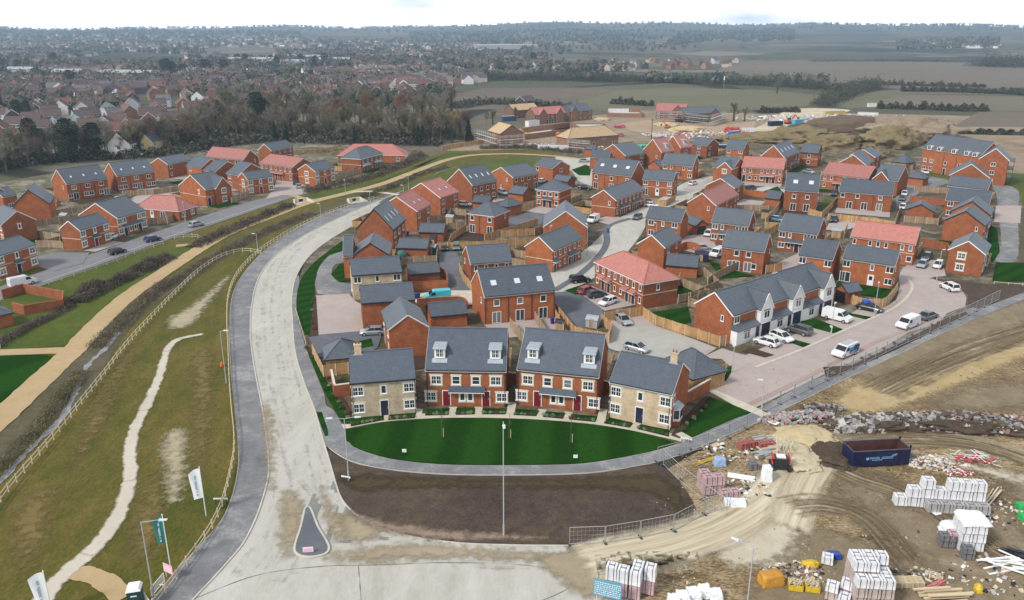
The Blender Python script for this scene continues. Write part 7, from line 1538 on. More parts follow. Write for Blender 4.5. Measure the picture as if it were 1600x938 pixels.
packs((1404, 788), [[1, 2, 3, 2, 3, 3, 3]], 'white', 'white wrapped pack in the long row of block stacks below the skip', 'white block packs in the long row', rz=-.12, w=1.22, d=1.1, h=1.08); packs((1455, 799), [[1, 1, 1, 1, 1]], 'grey', 'grey block pack at the front of the long row of stacks', 'grey block packs before the long row', rz=-.12, w=1.2, d=1.0, h=1.1)
packs((955, 925), [[2, 2, 2]], 'pink', 'pinkish wrapped brick pack in the left group at the bottom edge', 'brick packs in the left group at the bottom', rz=-.35, h=1.4, w=1.0, top='white'); packs((996, 922), [[2, 2]], 'pink', 'white-topped brick pack right of the left group', 'white-topped brick packs at the bottom', rz=-.35, h=1.4, w=1.0, top='white')
packs((1104, 772), [[2, 2], [2, 1]], 'pink', 'pink shrink-wrapped brick pack beside the crossing mesh fences', 'pink brick packs beside the mesh fences', rz=.15, h=1.1, w=1.15); packs((1131, 778), [[1, 1]], 'pink', 'lower pink brick pack right of the stacked ones', 'lower pink brick packs', rz=.2, h=.8)
packs((1340, 945), [[3, 3, 3], [4, 4, 3], [4, 4, 4]], 'tan', 'tan-grey wrapped block pack in the big cluster at the bottom right', 'block packs in the big bottom right cluster', rz=-.08, h=.95, top='white')
packs((1298, 935), [[2, 1], [1, 2]], 'tan', 'white-capped block pack left of the big cluster', 'white-capped packs left of the big cluster', rz=-.5, h=.75, top='white'); packs((1292, 880), [[1]], 'white', 'single white carton-like pack beside the blue drum', None, rz=-.4)
packs((1474, 853), [[2, 2]], 'dark', 'dark grey block pack below the white sheeted stack', 'dark block packs below the sheeted stack', rz=-.1, h=.65); packs((1510, 872), [[2]], 'dark', 'charcoal pack standing apart at the end of the dark blocks', 'charcoal packs beside the dark blocks', rz=-.15, h=.6)
packs((1486, 853), [[2]], 'pink', 'pinkish grey pack between the dark block packs', 'pinkish packs between the dark ones', rz=-.1, h=.75)
packs((843, 234), [[1, 1, 1, 1, 1, 1, 1, 1]], 'white', 'white wrapped pallet in the row below the roofless brick walls', 'white pallets below the roofless walls', rz=-.1, w=1.6, d=1.4, h=1.9, letters=False); packs((1161, 208), [[2, 2, 2, 2]], 'white', 'white wrapped pack stacked beside the red machinery at the site containers', 'white packs by the site containers', rz=0, w=1.6, d=1.3, h=1.2, letters=False)
packs((952, 178), [[1]*8], 'white', 'white bag of bricks on the low walls right of the grey shell house', 'white bags on the low walls', rz=0, w=1.5, d=1.2, h=2.9, letters=False); packs((1022, 214), [[1, 1, 1, 1]], 'white', 'white pallet in front of the timber hipped shell house', 'white pallets in front of the hipped shell', rz=.1, w=1.7, d=1.3, h=1.3, letters=False)
SH = plain('white_sheeting', (.80, .82, .84), .45, 0, .06, .8)
packs((1503, 858), [[3, 3], [3, 3]], 'white', 'white wrapped pack in the tall sheeted stack beside the long block row', 'white packs in the tall sheeted stack', rz=-.1, w=1.15, h=.95); blob('sheeted_stack', (1512, 852), (2.5, 2.4, .4), SH, 'white sheet draped over the top of the tall stack', 'sheet', z=2.9, seed=3, amp=.12, rz=-.1); blob('sheeted_stack', (1488, 840), (2.3, 1.4, 1.6), SH, 'low crumpled white sheet over a stack left of the tall one', 'sheeted stack', seed=5, amp=.2, flat=.6)
blob('bulk_bag', (1197, 752), (1.0, 1.0, 1.9), SH, 'tall white bulk bag below the red machine', 'bulk bag', seed=8, flat=.7, amp=.14); blob('bulk_bag', (1124, 727), (1.3, 1.0, 1.0), WR['blue'], 'blue and white bulk bag near the footpath fence', 'bulk bag', seed=9, flat=.6)
for i, (px, s_) in enumerate([((1052, 945), 1.0), ((1066, 940), 1.15), ((1084, 935), 1.2), ((1100, 930), 1.1), ((1118, 936), 1.0)]): blob('bulk_bag', px, (s_, s_, .9), SH, 'round white bulk bag in the row at the bottom edge beside the pink brick packs', 'bulk bag', seed=20+i, flat=.6, group='white bulk bags at the bottom edge')
blob('orange_sack', (1204, 912), (2.1, 1.3, 1.15), plain('orange_sheeting', (.50, .24, .03), .6, 0, .15, 2), 'large orange sack with a white label at the bottom of the site', 'sack', seed=12, flat=.65, amp=.1, rz=.2); blob('coiled_duct', (1267, 884), (1.7, 1.2, .55), plain('yellow_plastic', (.62, .42, .03), .5, 0, .3, 4), 'heap of yellow ducting with a red edge', 'ducting', seed=14, flat=.4, amp=.5)
blob('drum', (1303, 872), (1.2, .8, .6), plain('blue_plastic', (.02, .06, .32), .4), 'blue plastic drum beside the block packs', 'drum', seed=15, flat=.6, amp=.05); blob('lumber_sack', (1528, 925), (.8, .8, .8), MATS['yellow_plastic'], 'yellow bag with loose yellow pipes sticking out', 'bag', seed=16, flat=.5, amp=.4)
for px, lb in (((1242, 920), 'left yellow crate of white fittings'), ((1268, 922), 'right yellow crate of white fittings')):
    p = gp(*px); root = thing('yellow_crate', lb+' at the bottom of the site', 'crate', (p.x, p.y, .08), -.2, 'yellow crates'); k = MB(); k.box(-.62, .62, -.5, .5, 0, .08)
    for a in (-1, 1): k.box(-.62, .62, a*.5-.04, a*.5+.04, .081, .6); k.box(a*.58-.04, a*.58+.04, -.459, .459, .081, .6)
    k.build('crate_body', MATS['yellow_plastic'], root); k = MB(); rr = random.Random(px[0])
    for i in range(46): x, y = rr.uniform(-.5, .5), rr.uniform(-.4, .4); k.bar((x-.15, y-.1, .45+rr.random()*.3), (x+.12, y+.15, .5+rr.random()*.3), .06)
    k.build('fittings', POSTW, root)['kind'] = 'stuff'
def skip(px0, px1, depth, h, label, col, inner, marks=True):
    a, b = gp(*px0), gp(*px1); d = b-a; L = d.length; u = d.normalized(); n = Vector((-u.y, u.x, 0)); c = a+u*L/2+n*depth/2; root = thing('skip', label, 'skip', (c.x, c.y, .08), math.atan2(u.y, u.x))
    body = plain('skip_paint_%d' % int(col[2]*1000), col, .5, 0, .35, 1.2); ins = plain('rusty_interior', inner, .8, 0, .4, 1.5); k, r_, i_ = MB(), MB(), MB(); hx, hy, t = L/2, depth/2, .06
    k.box(-hx, hx, -hy, -hy+t, .15, h); k.box(-hx, hx, hy-t, hy, .15, h); k.box(-hx, -hx+t, -hy+t, hy-t, .15, h); k.box(hx-t, hx, -hy+t, hy-t, .15, h); k.box(-hx+t, hx-t, -hy+t, hy-t, .15, .25); k.build('body', body, root)
    i_.box(-hx+t, hx-t, -hy+t, -hy+t+.02, .251, h-.05); i_.box(-hx+t, hx-t, hy-t-.02, hy-t, .251, h-.05); i_.box(-hx+t, -hx+t+.02, -hy+t+.02, hy-t-.02, .251, h-.05); i_.box(hx-t-.02, hx-t, -hy+t+.02, hy-t-.02, .251, h-.05); i_.box(-hx+t+.02, hx-t-.02, -hy+t+.02, hy-t-.02, .251, .28); i_.build('rusty_lining', ins, root)
    for s in (-1, 1): r_.box(-hx-.05, hx+.05, s*(hy+.03)-.07, s*(hy+.03)+.07, h, h+.1); r_.box(s*(hx+.0)-.06, s*(hx+.0)+.06, -hy+.04, hy-.04, h, h+.1)
    r_.build('top_rail', plain('rail_worn', (.06, .06, .09), .6, 0, .5, 3), root)
    for j in range(9): x = -hx+.35+j*(L-.7)/8; k = MB(); k.box(x-.04, x+.04, -hy-.07, -hy-.001, .15, h-.002); (k.build('rib', body, root) if not marks or j in (0, 1, 7, 8) else None)
    k = MB()
    for s in (-1, 1): k.box(hx-.02, hx+.12, s*hy*.9-.08, s*hy*.9+.08, .1, h+.45)
    k.build('rear_post', body, root); k = MB()
    for s in (-1, 1): k.tube((s*hx*.8, -hy+.1, .1), (s*hx*.8, hy-.1, .1), .1, .1, 8)
    k.build('roller', STEEL, root)
    if marks:
        rr = random.Random(3); k = MB()
        k.prism([(-.95+.22*math.cos(t_*PI/4)*.9, .9+.0) for t_ in range(2)]+[(-.9, .9)], 0, 0) if False else None
        for (x0, z0, hh, n_) in ((-1.35, 1.05, .26, 9), (.1, 1.2, .12, 9), (.1, 1.03, .12, 10), (-1.05, .86, .13, 8)):
            x = x0
            for j in range(n_):
                w_ = rr.uniform(.07, .13); 
                if hh > .2:
                    k.box(x, x+.04, -hy-.012, -hy-.001, z0, z0+hh); k.box(x+.041, x+w_, -hy-.012, -hy-.001, z0+(hh-.06 if j % 2 else 0), z0+(hh if j % 2 else .06)); k.box(x+.041, x+w_, -hy-.012, -hy-.001, z0+hh*.42, z0+hh*.42+.05)
                else: k.box(x, x+w_, -hy-.012, -hy-.001, z0, z0+hh*.8)
                x += w_+.045
        k.tube((-1.62, -hy-.012, 1.12), (-1.62, -hy-.001, 1.12), .2, .2, 5); k.build('lettering', plain('pale_blue_lettering', (.18, .45, .62), .5), root)
        k = MB()
        for j in range(3): k.bar((1.3, -hy-.006, 1.3+j*.1), (1.9, -hy-.006, 1.42+j*.1), .012, .05)
        k.build('emblem', plain('grey_lettering', (.25, .32, .45), .5), root)
    return root
skip((1330, 733), (1418, 728), 2.4, 2.1, 'large dark blue skip with rusty interior and pale blue lettering', (.008, .012, .055), (.09, .03, .02))
skip((1204, 198), (1223, 197), 2.6, 2.3, 'navy skip beside the orange excavator on the far site', (.008, .014, .05), (.1, .04, .03), marks=False)
def container(px0, px1, label, col, h=2.6, depth=2.6):
    a, b = gp(*px0), gp(*px1); d = b-a; L = d.length; u = d.normalized(); n = Vector((-u.y, u.x, 0)); c = a+u*L/2+n*depth/2; root = thing('site_container', label, 'site container', (c.x, c.y, .05), math.atan2(u.y, u.x), 'site containers and cabins'); m_ = plain('container_%02d%02d%02d' % tuple(int(q*99) for q in col), col, .5, 0, .15); k = MB(); hx = L/2
    k.box(-hx, hx, -depth/2, depth/2, .1, h); k.build('shell', m_, root); k = MB()
    for j in range(int(L/.5)): x = -hx+.25+j*.5; k.box(x-.08, x+.08, -depth/2-.05, -depth/2-.001, .2, h-.15)
    k.build('corrugation', m_, root); k = MB(); k.box(-hx-.05, hx+.05, -depth/2-.08, depth/2+.05, h, h+.1); k.build('roof', LEAD, root); return root
container((1122, 237), (1135, 237), 'dark teal container between two north houses', (.01, .05, .06)); container((1143, 214), (1157, 213), 'bright blue container at the site compound', (.02, .12, .35), 2.4); container((1242, 195), (1255, 194), 'pale blue tank beside the excavator', (.1, .35, .55), 2.4)
container((786, 190), (806, 189), 'blue and white cabin behind the shell houses', (.02, .10, .2)); container((826, 199), (843, 197), 'white tent-like cover in the middle of the shell houses', (.75, .75, .75), 3); container((1290, 180), (1320, 179), 'yellow-topped cabin row on the far side of the compound', (.5, .38, .1), 2); container((1340, 180), (1372, 181), 'white low cabin on the far side of the compound', (.7, .68, .66), 1.6); container((1357, 168), (1372, 168), 'white box cabin by the field hedge', (.72, .7, .66), 2.6)
for i, (px, sz, cl, lb) in enumerate([((1143, 208), (6, 3, 2.6), (.45, .05, .04), 'red machinery heap at the site compound'), ((1165, 213), (3, 3, 2), (.45, .05, .04), 'small red machine right of the blue container'), ((962, 213), (6, 3, 1.4), (.42, .12, .2), 'pink and white pile beside the site track'), ((968, 200), (5, 3, 1.4), (.5, .1, .15), 'red bundle on the site track'), ((1397, 190), (5, 3, 1.6), (.5, .22, .05), 'orange heap on the bare far ground'), ((875, 214), (4, 3, 2), (.45, .12, .05), 'orange dumper by the roofless walls'), ((823, 213), (3, 2, 1.5), (.6, .4, .05), 'yellow dumper by the shell house'), ((1005, 232), (5, 3, 1.6), (.1, .35, .25), 'green sheeted pile left of the dormer gables')]):
    blob('machinery', px, sz, plain('machine_%d' % i, cl, .5, 0, .4, 1.2), lb, 'machinery', seed=i+2, amp=.5, freq=2.5, flat=.3)
def excavator(px, label, s=1.0, rz=.4, col=(.5, .11, .03)):
    p = gp(*px); root = thing('excavator', label, 'excavator', (p.x, p.y, .05), rz, None, s); C_ = plain('excavator_orange', col, .5)
    for e in (-1, 1): k = MB(); k.prism([(-1.7, .1), (-1.4, 0), (1.4, 0), (1.7, .1)], 0, .1) if False else k.box(-1.8, 1.8, e*1.1-.28, e*1.1+.28, .05, .8); k.build('track', BLACK, root)
    k = MB(); k.box(-1.9, 1.3, -1.2, 1.2, .85, 1.9); k.build('body', C_, root); k = MB(); k.box(.1, 1.35, .1, 1.15, 1.901, 2.9); k.build('cab', CARG, root)
    k = MB(); k.bar((1.1, -.4, 1.6), (3.2, -.4, 4.4), .4, .5); k.bar((3.2, -.4, 4.4), (5.4, -.4, 2.8), .3, .4); k.build('boom', C_, root); k = MB(); k.hexa([(5.0, -.9, 1.6), (5.9, -.9, 1.6), (5.9, .1, 1.6), (5.0, .1, 1.6), (5.2, -.9, 2.9), (5.7, -.9, 2.9), (5.7, .1, 2.9), (5.2, .1, 2.9)]); k.build('bucket', BLACK, root)
excavator((1232, 194), 'orange excavator with raised arm at the far compound', 1.1); excavator((1043, 201), 'small orange digger beside the clay heap', .7, 2.5)
p = gp(1218, 734); root = thing('telehandler', 'red-framed machine with black engine box and white roof on the construction ground', 'site machine', (p.x, p.y, .08), -.15); k = MB(); k.box(-.75, .75, -.6, .7, .4, 1.55); k.build('engine_box', BLACK, root); k = MB(); k.box(-.5, .5, -.3, .5, 1.551, 1.7); k.build('roof', WHITE, root)
for e in (-1, 1):
    for y in (-.5, .6): k = MB(); k.tube((e*.95-.16, y, .42), (e*.95+.16, y, .42), .42, .42, 12); k.build('wheel', TYRE, root)
    k = MB(); k.bar((e*.95, -.75, .5), (e*.9, .75, 1.7), .16); k.bar((e*.95, .75, .4), (e*.9, -.7, 1.75), .14); k.bar((e*.9, -.7, 1.75), (e*.9, .75, 1.7), .14); k.build('side_frame', plain('red_machine_paint', (.5, .05, .03), .5), root)
def sticks(name, px, n, L, spread, mat, label, cat, rz=0, r=.05, seed=1, zmax=.4, jit=.25, tilt=.05):
    p = gp(*px); rr = random.Random(seed); k = MB()
    for i in range(n):
        a = rz+rr.gauss(0, jit); c = Vector((rr.uniform(-1, 1)*spread[0]/2, rr.uniform(-1, 1)*spread[1]/2, rr.uniform(.03, zmax))); d = Vector((math.cos(a), math.sin(a), rr.gauss(0, tilt)))*L*rr.uniform(.7, 1)/2; k.bar(c-d, c+d, r*2, r)
    o = k.build(name, mat, fix=False); o.location = (p.x, p.y, .09); tag(o, label, cat, None, 'stuff' if n > 12 else None); return o
sticks('timber_rack', (1221, 712), 26, 2.6, (1.8, 1.6), POSTW, 'upright bundle of timber battens behind the red-framed machine', 'timber', 1.3, .04, 2, 1.6, .12, .2); sticks('kerb_stack', (1200, 715), 14, 2.2, (2.8, 2.2), plain('stacked_kerbs', (.38, .38, .39), .8), 'stack of long grey kerb stones beside the red-framed machine', 'kerb stones', .25, .1, 3, .7, .06, .0)
sticks('kerb_stack', (1195, 692), 12, 1.8, (2.4, 1.2), MATS['stacked_kerbs'], 'second stack of grey kerb stones nearer the footpath', 'kerb stones', .3, .1, 4, .6, .06, .0); packs((1160, 701), [[1, 1]], 'pink', 'red-capped pack beside the footpath fence', 'red-capped packs by the footpath', rz=.3, h=.8, top='red'); packs((1190, 700), [[1, 1]], 'red', 'red brick pack beside the stacked kerb stones', 'red brick packs by the kerb stones', rz=.2, h=.7)
p = gp(1178, 738); packs((1176, 733), [[1]], 'dark', 'black crate with yellow lid beside the kerb stacks', None, rz=.1, h=.8)
sticks('timber_boards', (1548, 782), 10, 5.2, (1.0, .5), POSTW, 'long pale timber boards lying right of the block row', 'timber', .75, .06, 5, .3, .04); sticks('timber_boards', (1475, 722), 16, 2.6, (3, 1.6), POSTW, 'loose battens across the debris right of the skip', 'timber', -1.1, .05, 6, .5, .35)
sticks('white_boards', (1580, 885), 16, 4.0, (3.2, 2.4), WHITE, 'pile of white plastic boards at the right edge', 'boards', -.15, .09, 7, .6, .35); sticks('dark_boards', (1592, 868), 5, 3, (1.6, 1), BLACK, 'dark boards on the white pile', 'boards', -.6, .2, 8, .6, .2)
sticks('pink_pipes', (1460, 918), 8, 3.0, (.8, .5), plain('pink_plastic', (.5, .16, .14), .6), 'salmon coloured pipes beside the pallet stack', 'pipes', .55, .06, 9, .4, .08); sticks('timber_boards', (1475, 935), 11, 4.2, (3, 1.3), plain('pale_boards', (.6, .48, .31), .7), 'stack of pale timber boards at the bottom edge', 'timber', .08, .12, 10, .7, .02, 0)
sticks('timber_boards', (1375, 965), 8, 6, (3, 1.0), POSTW, 'pale boards lying below the big block cluster', 'timber', -.1, .07, 11, .2, .05); sticks('yellow_ducts', (1108, 720), 5, 4.5, (.8, .4), MATS['yellow_plastic'], 'thin yellow ducts lying beside the footpath fence', 'ducting', .45, .04, 12, .1, .05)
sticks('loose_wires', (1545, 862), 5, 6, (2.6, 1.4), plain('tan_rods', (.42, .33, .2), .7), 'thin rods lying below the dark block packs', 'rods', -.9, .025, 13, .1, .3)
sticks('fallen_barriers', (1520, 722), 14, 2.0, (4.6, 1.6), plain('red_barrier_plastic', (.5, .06, .08), .5), 'collapsed red barriers beside the debris', 'barriers', .1, .08, 14, .8, .6, .25); sticks('fallen_frames', (1518, 722), 20, 1.9, (4.4, 1.8), WHITE, 'white tubular frames tangled with the red barriers', 'barriers', .2, .035, 15, 1.1, .9, .5)
def pallet(px, z, rz, label, group='timber pallets beside the block cluster'):
    p = gp(*px); root = thing('pallet', label, 'pallet', (p.x, p.y, .09+z), rz, group)
    for nm, bxs in (('deck_boards', [(-.6, .6, y-.06, y+.06, .1, .125) for y in (-.45, -.22, 0, .22, .45)]), ('bearers', [(x-.05, x+.05, -.5, .5, .02, .099) for x in (-.52, 0, .52)])):
        k = MB()
        for b_ in bxs: k.box(*b_)
        k.build(nm, MATS['pale_boards'], root)
for i in range(5):
    for j in range(3): pallet((1396+j*17, 916), i*.13, -.08, 'pale timber pallet in the stacks right of the block cluster')
pallet((1462, 902), 0, -.5, 'grey weathered pallet lying alone above the pallet stacks', None); pallet((1130, 795), 0, .3, 'dark pallet lying by the crossing mesh fences', None)
for i, (px, w_, d_, c_, lb) in enumerate([((1158, 747), 3.0, 1.0, SH, 'flat white sheet on the sandy ground'), ((1148, 790), 2.2, 1.2, SH, 'white sheeted pallet beside the pink brick packs'), ((1160, 793), 1.4, .8, POSTW, 'yellowish board beside the white sheet'), ((1462, 803), .8, .8, SH, 'small white board lying in front of the block row'), ((1118, 697), 1.2, .8, POSTW, 'pale board beside the footpath'), ((1205, 660), 1.0, 2.0, SH, 'white board leaning beside the footpath rubble'), ((1348, 930), 1.9, .7, SH, 'long white roll in front of the block cluster')]):
    p = gp(*px); k = MB(); k.box(-w_/2, w_/2, -d_/2, d_/2, 0, .12 if i != 1 else .5); o = k.build('board' if i not in (0, 1, 6) else 'sheet_bundle', c_); o.name = ['flat_sheet', 'sheet_bundle', 'loose_board', 'loose_board', 'loose_board', 'leaning_board', 'white_roll'][i]; o.location = (p.x, p.y, .09); o.rotation_euler = (0, 0, .2*i-.3); bv = o.modifiers.new('soft', 'BEVEL'); bv.width = .03; tag(o, lb, 'board' if c_ is POSTW else 'sheet')
for px, lb in (((1598, 795), 'green plastic crate at the right edge, upper'), ((1602, 812), 'green plastic crate at the right edge, lower')): blob('green_crate', px, (1.3, 1.0, .6), plain('green_plastic', (.02, .35, .08), .5), lb, 'crate', seed=px[0], flat=.5, amp=.1)
def wheelie(px, col, label):
    p = gp(*px); root = thing('wheelie_bin', label, 'bin', (p.x, p.y, .1), .3, 'wheelie bins'); m_ = plain('bin_%02d' % int(col[2]*99), col, .4); k = MB(); k.hexa([(-.22, -.25, .05), (.22, -.25, .05), (.22, .25, .05), (-.22, .25, .05), (-.28, -.34, 1.0), (.28, -.34, 1.0), (.28, .34, 1.0), (-.28, .34, 1.0)]); k.build('body', m_, root)
    k = MB(); k.box(-.3, .3, -.38, .38, 1.001, 1.08); k.build('lid', m_, root); k = MB(); k.tube((-.26, .28, .1), (.26, .28, .1), .1, .1, 8); k.build('wheel', BLACK, root)
for px, c_, lb in [((863, 507), (.02, .03, .25), 'purple-blue bin beside the fence of the middle terrace'), ((650, 468), (.02, .06, .25), 'blue bin beside the cyan van'), ((654, 467), (.02, .02, .03), 'dark bin beside the blue one near the cyan van'), ((950, 364), (.02, .1, .4), 'bright blue bin on the kerb of the pale street'), ((637, 369), (.02, .06, .25), 'blue bin between the red-roofed gables')]: wheelie(px, c_, lb)
def shed(px, label, w=2.2, d=1.8, h=1.9, m_=None, rm=None, rz=-.4):
    p = gp(*px); root = thing('garden_shed', label, 'shed', (p.x, p.y, .08), rz, 'garden sheds'); rf, bb, wl = MB(), MB(), MB(); gable_roof(rf, bb, wl, w, d, h, .5, Matrix.Identity(4), .12, .1, .05); wl.build('wall', m_ or TIMB, root); rf.build('roof', [rm or BLACK]*2, root); k = MB(); k.box(-.4, .4, -d/2-.02+.13, -d/2+.14, .05, 1.7); k.build('door', TIMBD, root)
for a in [((676, 398), 'green-grey shed beside the domed garden store', 2.4, 2, 1.9, plain('green_shed', (.04, .1, .09), .7), LEAD), ((704, 350), 'small timber shed with pale roof behind the farther red gable', 2.2, 1.8, 1.9, None, LEAD), ((678, 386), 'red-brown shed at the end of the garage', 1.6, 1.4, 2.2, plain('red_shed', (.2, .04, .03), .7), None), ((1195, 342), 'timber shed in the garden left of the two-rooflight pair', 2), ((926, 511), 'silver domed store in the angled timber fence', 2.2, 2, 1.5, LEAD, LEAD), ((1096, 408), 'dark blue garden store behind the low garage', 3, 2, 1.7, NAVY, NAVY),
          ((1306, 371), 'grey shed roof between two terraces on the east side', 2.4, 2.4, 1.8, None, LEAD), ((103, 346), 'grey garden store in the far left estate', 2.5, 2, 1.7, None, LEAD), ((88, 322), 'pink garden store below the left three-rooflight terrace', 2.4, 1.6, 1.2, BRICKP, BRICKP), ((148, 330), 'dark store below the left three-rooflight terrace', 3, 2, 1.4, BLACK, BLACK), ((875, 519), 'timber shed beside the purple-blue bin', 1.6, 1.2, 1.7)]: shed(*a)
blob('domed_store', (628, 405), (2.6, 2.0, 2.1), plain('green_dome', (.03, .12, .11), .6), 'dark green domed garden store beside the small garage', 'garden store', seed=3, amp=.05, flat=.6)
for px, lb in (((766, 383), 'white garden furniture by the timber fence'), ((738, 384), 'pale garden seat beside the tarmac drive fence')): blob('garden_furniture', px, (2, 1, .8), WHITE, lb, 'garden furniture', seed=px[0], amp=.3, flat=.4)
blob('marker_cone', (347, 573), (.5, .5, .8), plain('orange_plastic', (.7, .12, .02), .5), 'orange marker in the grass beside the cycle path fence', 'marker', seed=2, amp=.1, flat=.2)
def culvert(px, label, rz=0):
    p = gp(*px); root = thing('culvert_headwall', label, 'culvert', (p.x, p.y, .05), rz, 'concrete culverts'); k = MB(); k.box(-2.2, 2.2, -.2, .2, 0, 1.1); k.build('headwall', STONE, root); k = MB()
    for e in (-1, 1): k.hexa([(e*2.0-.15, -.2, 0), (e*2.0+.15, -.2, 0), (e*2.9+.15, -3, 0), (e*2.9-.15, -3, 0), (e*2.0-.15, -.2, 1.05), (e*2.0+.15, -.2, 1.05), (e*2.9+.15, -3, .2), (e*2.9-.15, -3, .2)][:8])
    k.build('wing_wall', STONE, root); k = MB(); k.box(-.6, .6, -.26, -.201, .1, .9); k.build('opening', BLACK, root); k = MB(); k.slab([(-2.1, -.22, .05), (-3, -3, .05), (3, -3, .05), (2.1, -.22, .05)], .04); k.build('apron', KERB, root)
culvert((470, 316), 'concrete culvert beside the west estate junction', .6); culvert((553, 315), 'concrete culvert below the sandy path junction', .7)
OW = [RENDERW, plain('buff_render', (.5, .43, .33), .8), BRICKB, BRICKB, plain('pale_blue_render', (.45, .49, .52), .8), plain('dull_brick_render', (.30, .19, .14), .85), CLAD, plain('ochre_render', (.5, .42, .22), .8), BRICKB, BRICKB]
OR = [OLDT, OLDT, OLDR, OLDT, tiles('old_grey_tiles', (.12, .12, .125), .25, .85), OLDR]
for a in [('cream house with brown roof and gable windows behind the three-rooflight terraces', (203, 226), (226, 218), None, (190, 203), RENDERW, OLDT), ('bright yellow house with grey roof beyond the bare trees', (238, 222), (262, 216), None, (240, 197), RENDERY, SLATE)]:
    house(a[0], a[1], a[2], None, R=a[4], D=9, eave=5.2, wall=a[5], roof=a[6], f=['W.W', 'W.W'], l=['W', 'W'], name='old_house', cat='house', group=None)
def town_proto(seed, wins):
    r = random.Random(seed); L, D, e = r.uniform(8, 13), r.uniform(7, 9), r.choice((4.6, 5, 5)); rf, bb, wl = MB(), MB(), MB(); gable_roof(rf, bb, wl, L, D, e, D*.42, Matrix.Identity(4), .25, .1); w = OW[seed % len(OW)]; o = OR[seed % len(OR)]
    ch = MB(); ch.box(L*.3, L*.3+.7, -.3, .3, e+D*.25, e+D*.42+.9)
    return (wl.mesh('wall', w), rf.mesh('roof', [o, o]), bb.mesh('fascia', WHITE), ch.mesh('chimney', BRICKB), L, D)
TP = [town_proto(i, 1) for i in range(10)]
_wn = win_mesh('L', 1.5, 1.3, False)
def town_house(x, y, rz, i, label, group, detail):
    a, b, f, c, L, D = TP[i]; root = thing('town_house', label, 'house', (x, y, terrain_h(x, y)), rz, group); put('wall', a, root); ro = put('roof', b, root)
    if detail:
        put('fascia', f, root); put('chimney', c, ro)
        for sx in (-.3, .3):
            for z in (1.5, 3.9): w = put('window', _wn[0], root, (sx*L, -D/2+.25, z)); put('pane', _wn[1], w)
rt_ = random.Random(77); placed = []
def free(x, y, d):
    for a, b in placed[-260:]:
        if abs(a-x) < d and abs(b-y) < d: return False
    placed.append((x, y)); return True
def inside(poly, x, y):
    c = False; j = len(poly)-1
    for i in range(len(poly)):
        if (poly[i][1] > y) != (poly[j][1] > y) and x < (poly[j][0]-poly[i][0])*(y-poly[i][1])/(poly[j][1]-poly[i][1])+poly[i][0]: c = not c
        j = i
    return c
def town(polypx, n, spacing, label, group, detail, cnt=[0]):
    done = 0; tries = 0; xs = [p[0] for p in polypx]; ys = [p[1] for p in polypx]
    g = [gp(*p) for p in polypx]; poly = [(q.x, q.y) for q in g]; x0, x1, y0, y1 = min(p[0] for p in poly), max(p[0] for p in poly), min(p[1] for p in poly), max(p[1] for p in poly)
    while done < n and tries < n*60:
        tries += 1; x, y = rt_.uniform(x0, x1), rt_.uniform(y0, y1)
        st = mnoise.noise(Vector((x/90, y/90, 3))); ang = math.radians(25+70*st)
        if not inside(poly, x, y) or not free(x, y, spacing): continue
        town_house(x, y, ang+rt_.choice((0, PI/2))+rt_.uniform(-.08, .08), rt_.randrange(10), label, group, detail); done += 1
    return done
c1 = town([(-40, 222), (120, 216), (190, 222), (300, 196), (330, 172), (0, 172)], 75, 13.5, 'older tiled house in the streets just beyond the bare trees', 'older houses behind the woodland', True)
c2 = town([(-60, 172), (330, 172), (560, 158), (700, 150), (690, 128), (-60, 132)], 190, 15, 'older house in the middle of the town beyond the woodland', 'town houses beyond the woodland', False)
c3 = town([(900, 113), (1160, 107), (1150, 98), (960, 96)], 30, 15, 'house in the small far estate in front of the tan field', 'houses of the far estate', False)
EXC = [[(q.x, q.y) for q in (gp(*p) for p in z_)] for z_ in ([(105, 102), (295, 101), (295, 86), (200, 84), (105, 92)], [(318, 96), (435, 95), (430, 78), (320, 78)], [(850, 104), (1010, 102), (1010, 92), (860, 90)], [(470, 70), (640, 70), (640, 64), (470, 64)])]
def excl(x, y): return any(inside(z_, x, y) for z_ in EXC)
def house_soup(name, polys, mats, label):
    k = MB(); r = random.Random(3)
    for px, n in polys:
        g = [gp(*p) for p in px]; poly = [(q.x, q.y) for q in g]; x0, x1, y0, y1 = min(p[0] for p in poly), max(p[0] for p in poly), min(p[1] for p in poly), max(p[1] for p in poly); c = t = 0
        while c < n and t < n*40:
            t += 1; x, y = r.uniform(x0, x1), r.uniform(y0, y1)
            if not inside(poly, x, y) or excl(x, y) or mnoise.noise(Vector((x/160, y/160, 1))) < -.22: continue
            c += 1; z = terrain_h(x, y)-.5; a = math.radians(25+70*mnoise.noise(Vector((x/120, y/120, 3))))+r.choice((0, PI/2)); L, D, e, h = r.uniform(8, 16), r.uniform(7, 10), r.uniform(4, 5.6), r.uniform(7.5, 9); M = Matrix.Translation((x, y, z)) @ Matrix.Rotation(a, 4, 'Z'); q = lambda *v: M @ Vector(v); wi = r.choice((0, 0, 1, 2, 2, 3)); ri = 4+r.choice((0, 0, 1, 2))
            for s in (-1, 1):
                k.face([q(-L/2*s, -D/2*s, 0), q(L/2*s, -D/2*s, 0), q(L/2*s, -D/2*s, e), q(-L/2*s, -D/2*s, e)], wi); k.face([q(s*L/2, -D/2, 0), q(s*L/2, D/2, 0), q(s*L/2, D/2, e), q(s*L/2, 0, h), q(s*L/2, -D/2, e)], wi); k.face([q(-L/2, s*D/2*1.06, e), q(L/2, s*D/2*1.06, e), q(L/2, 0, h+.1), q(-L/2, 0, h+.1)], ri)
    o = k.build(name, mats, fix=False); tag(o, label, 'houses', None, 'stuff')
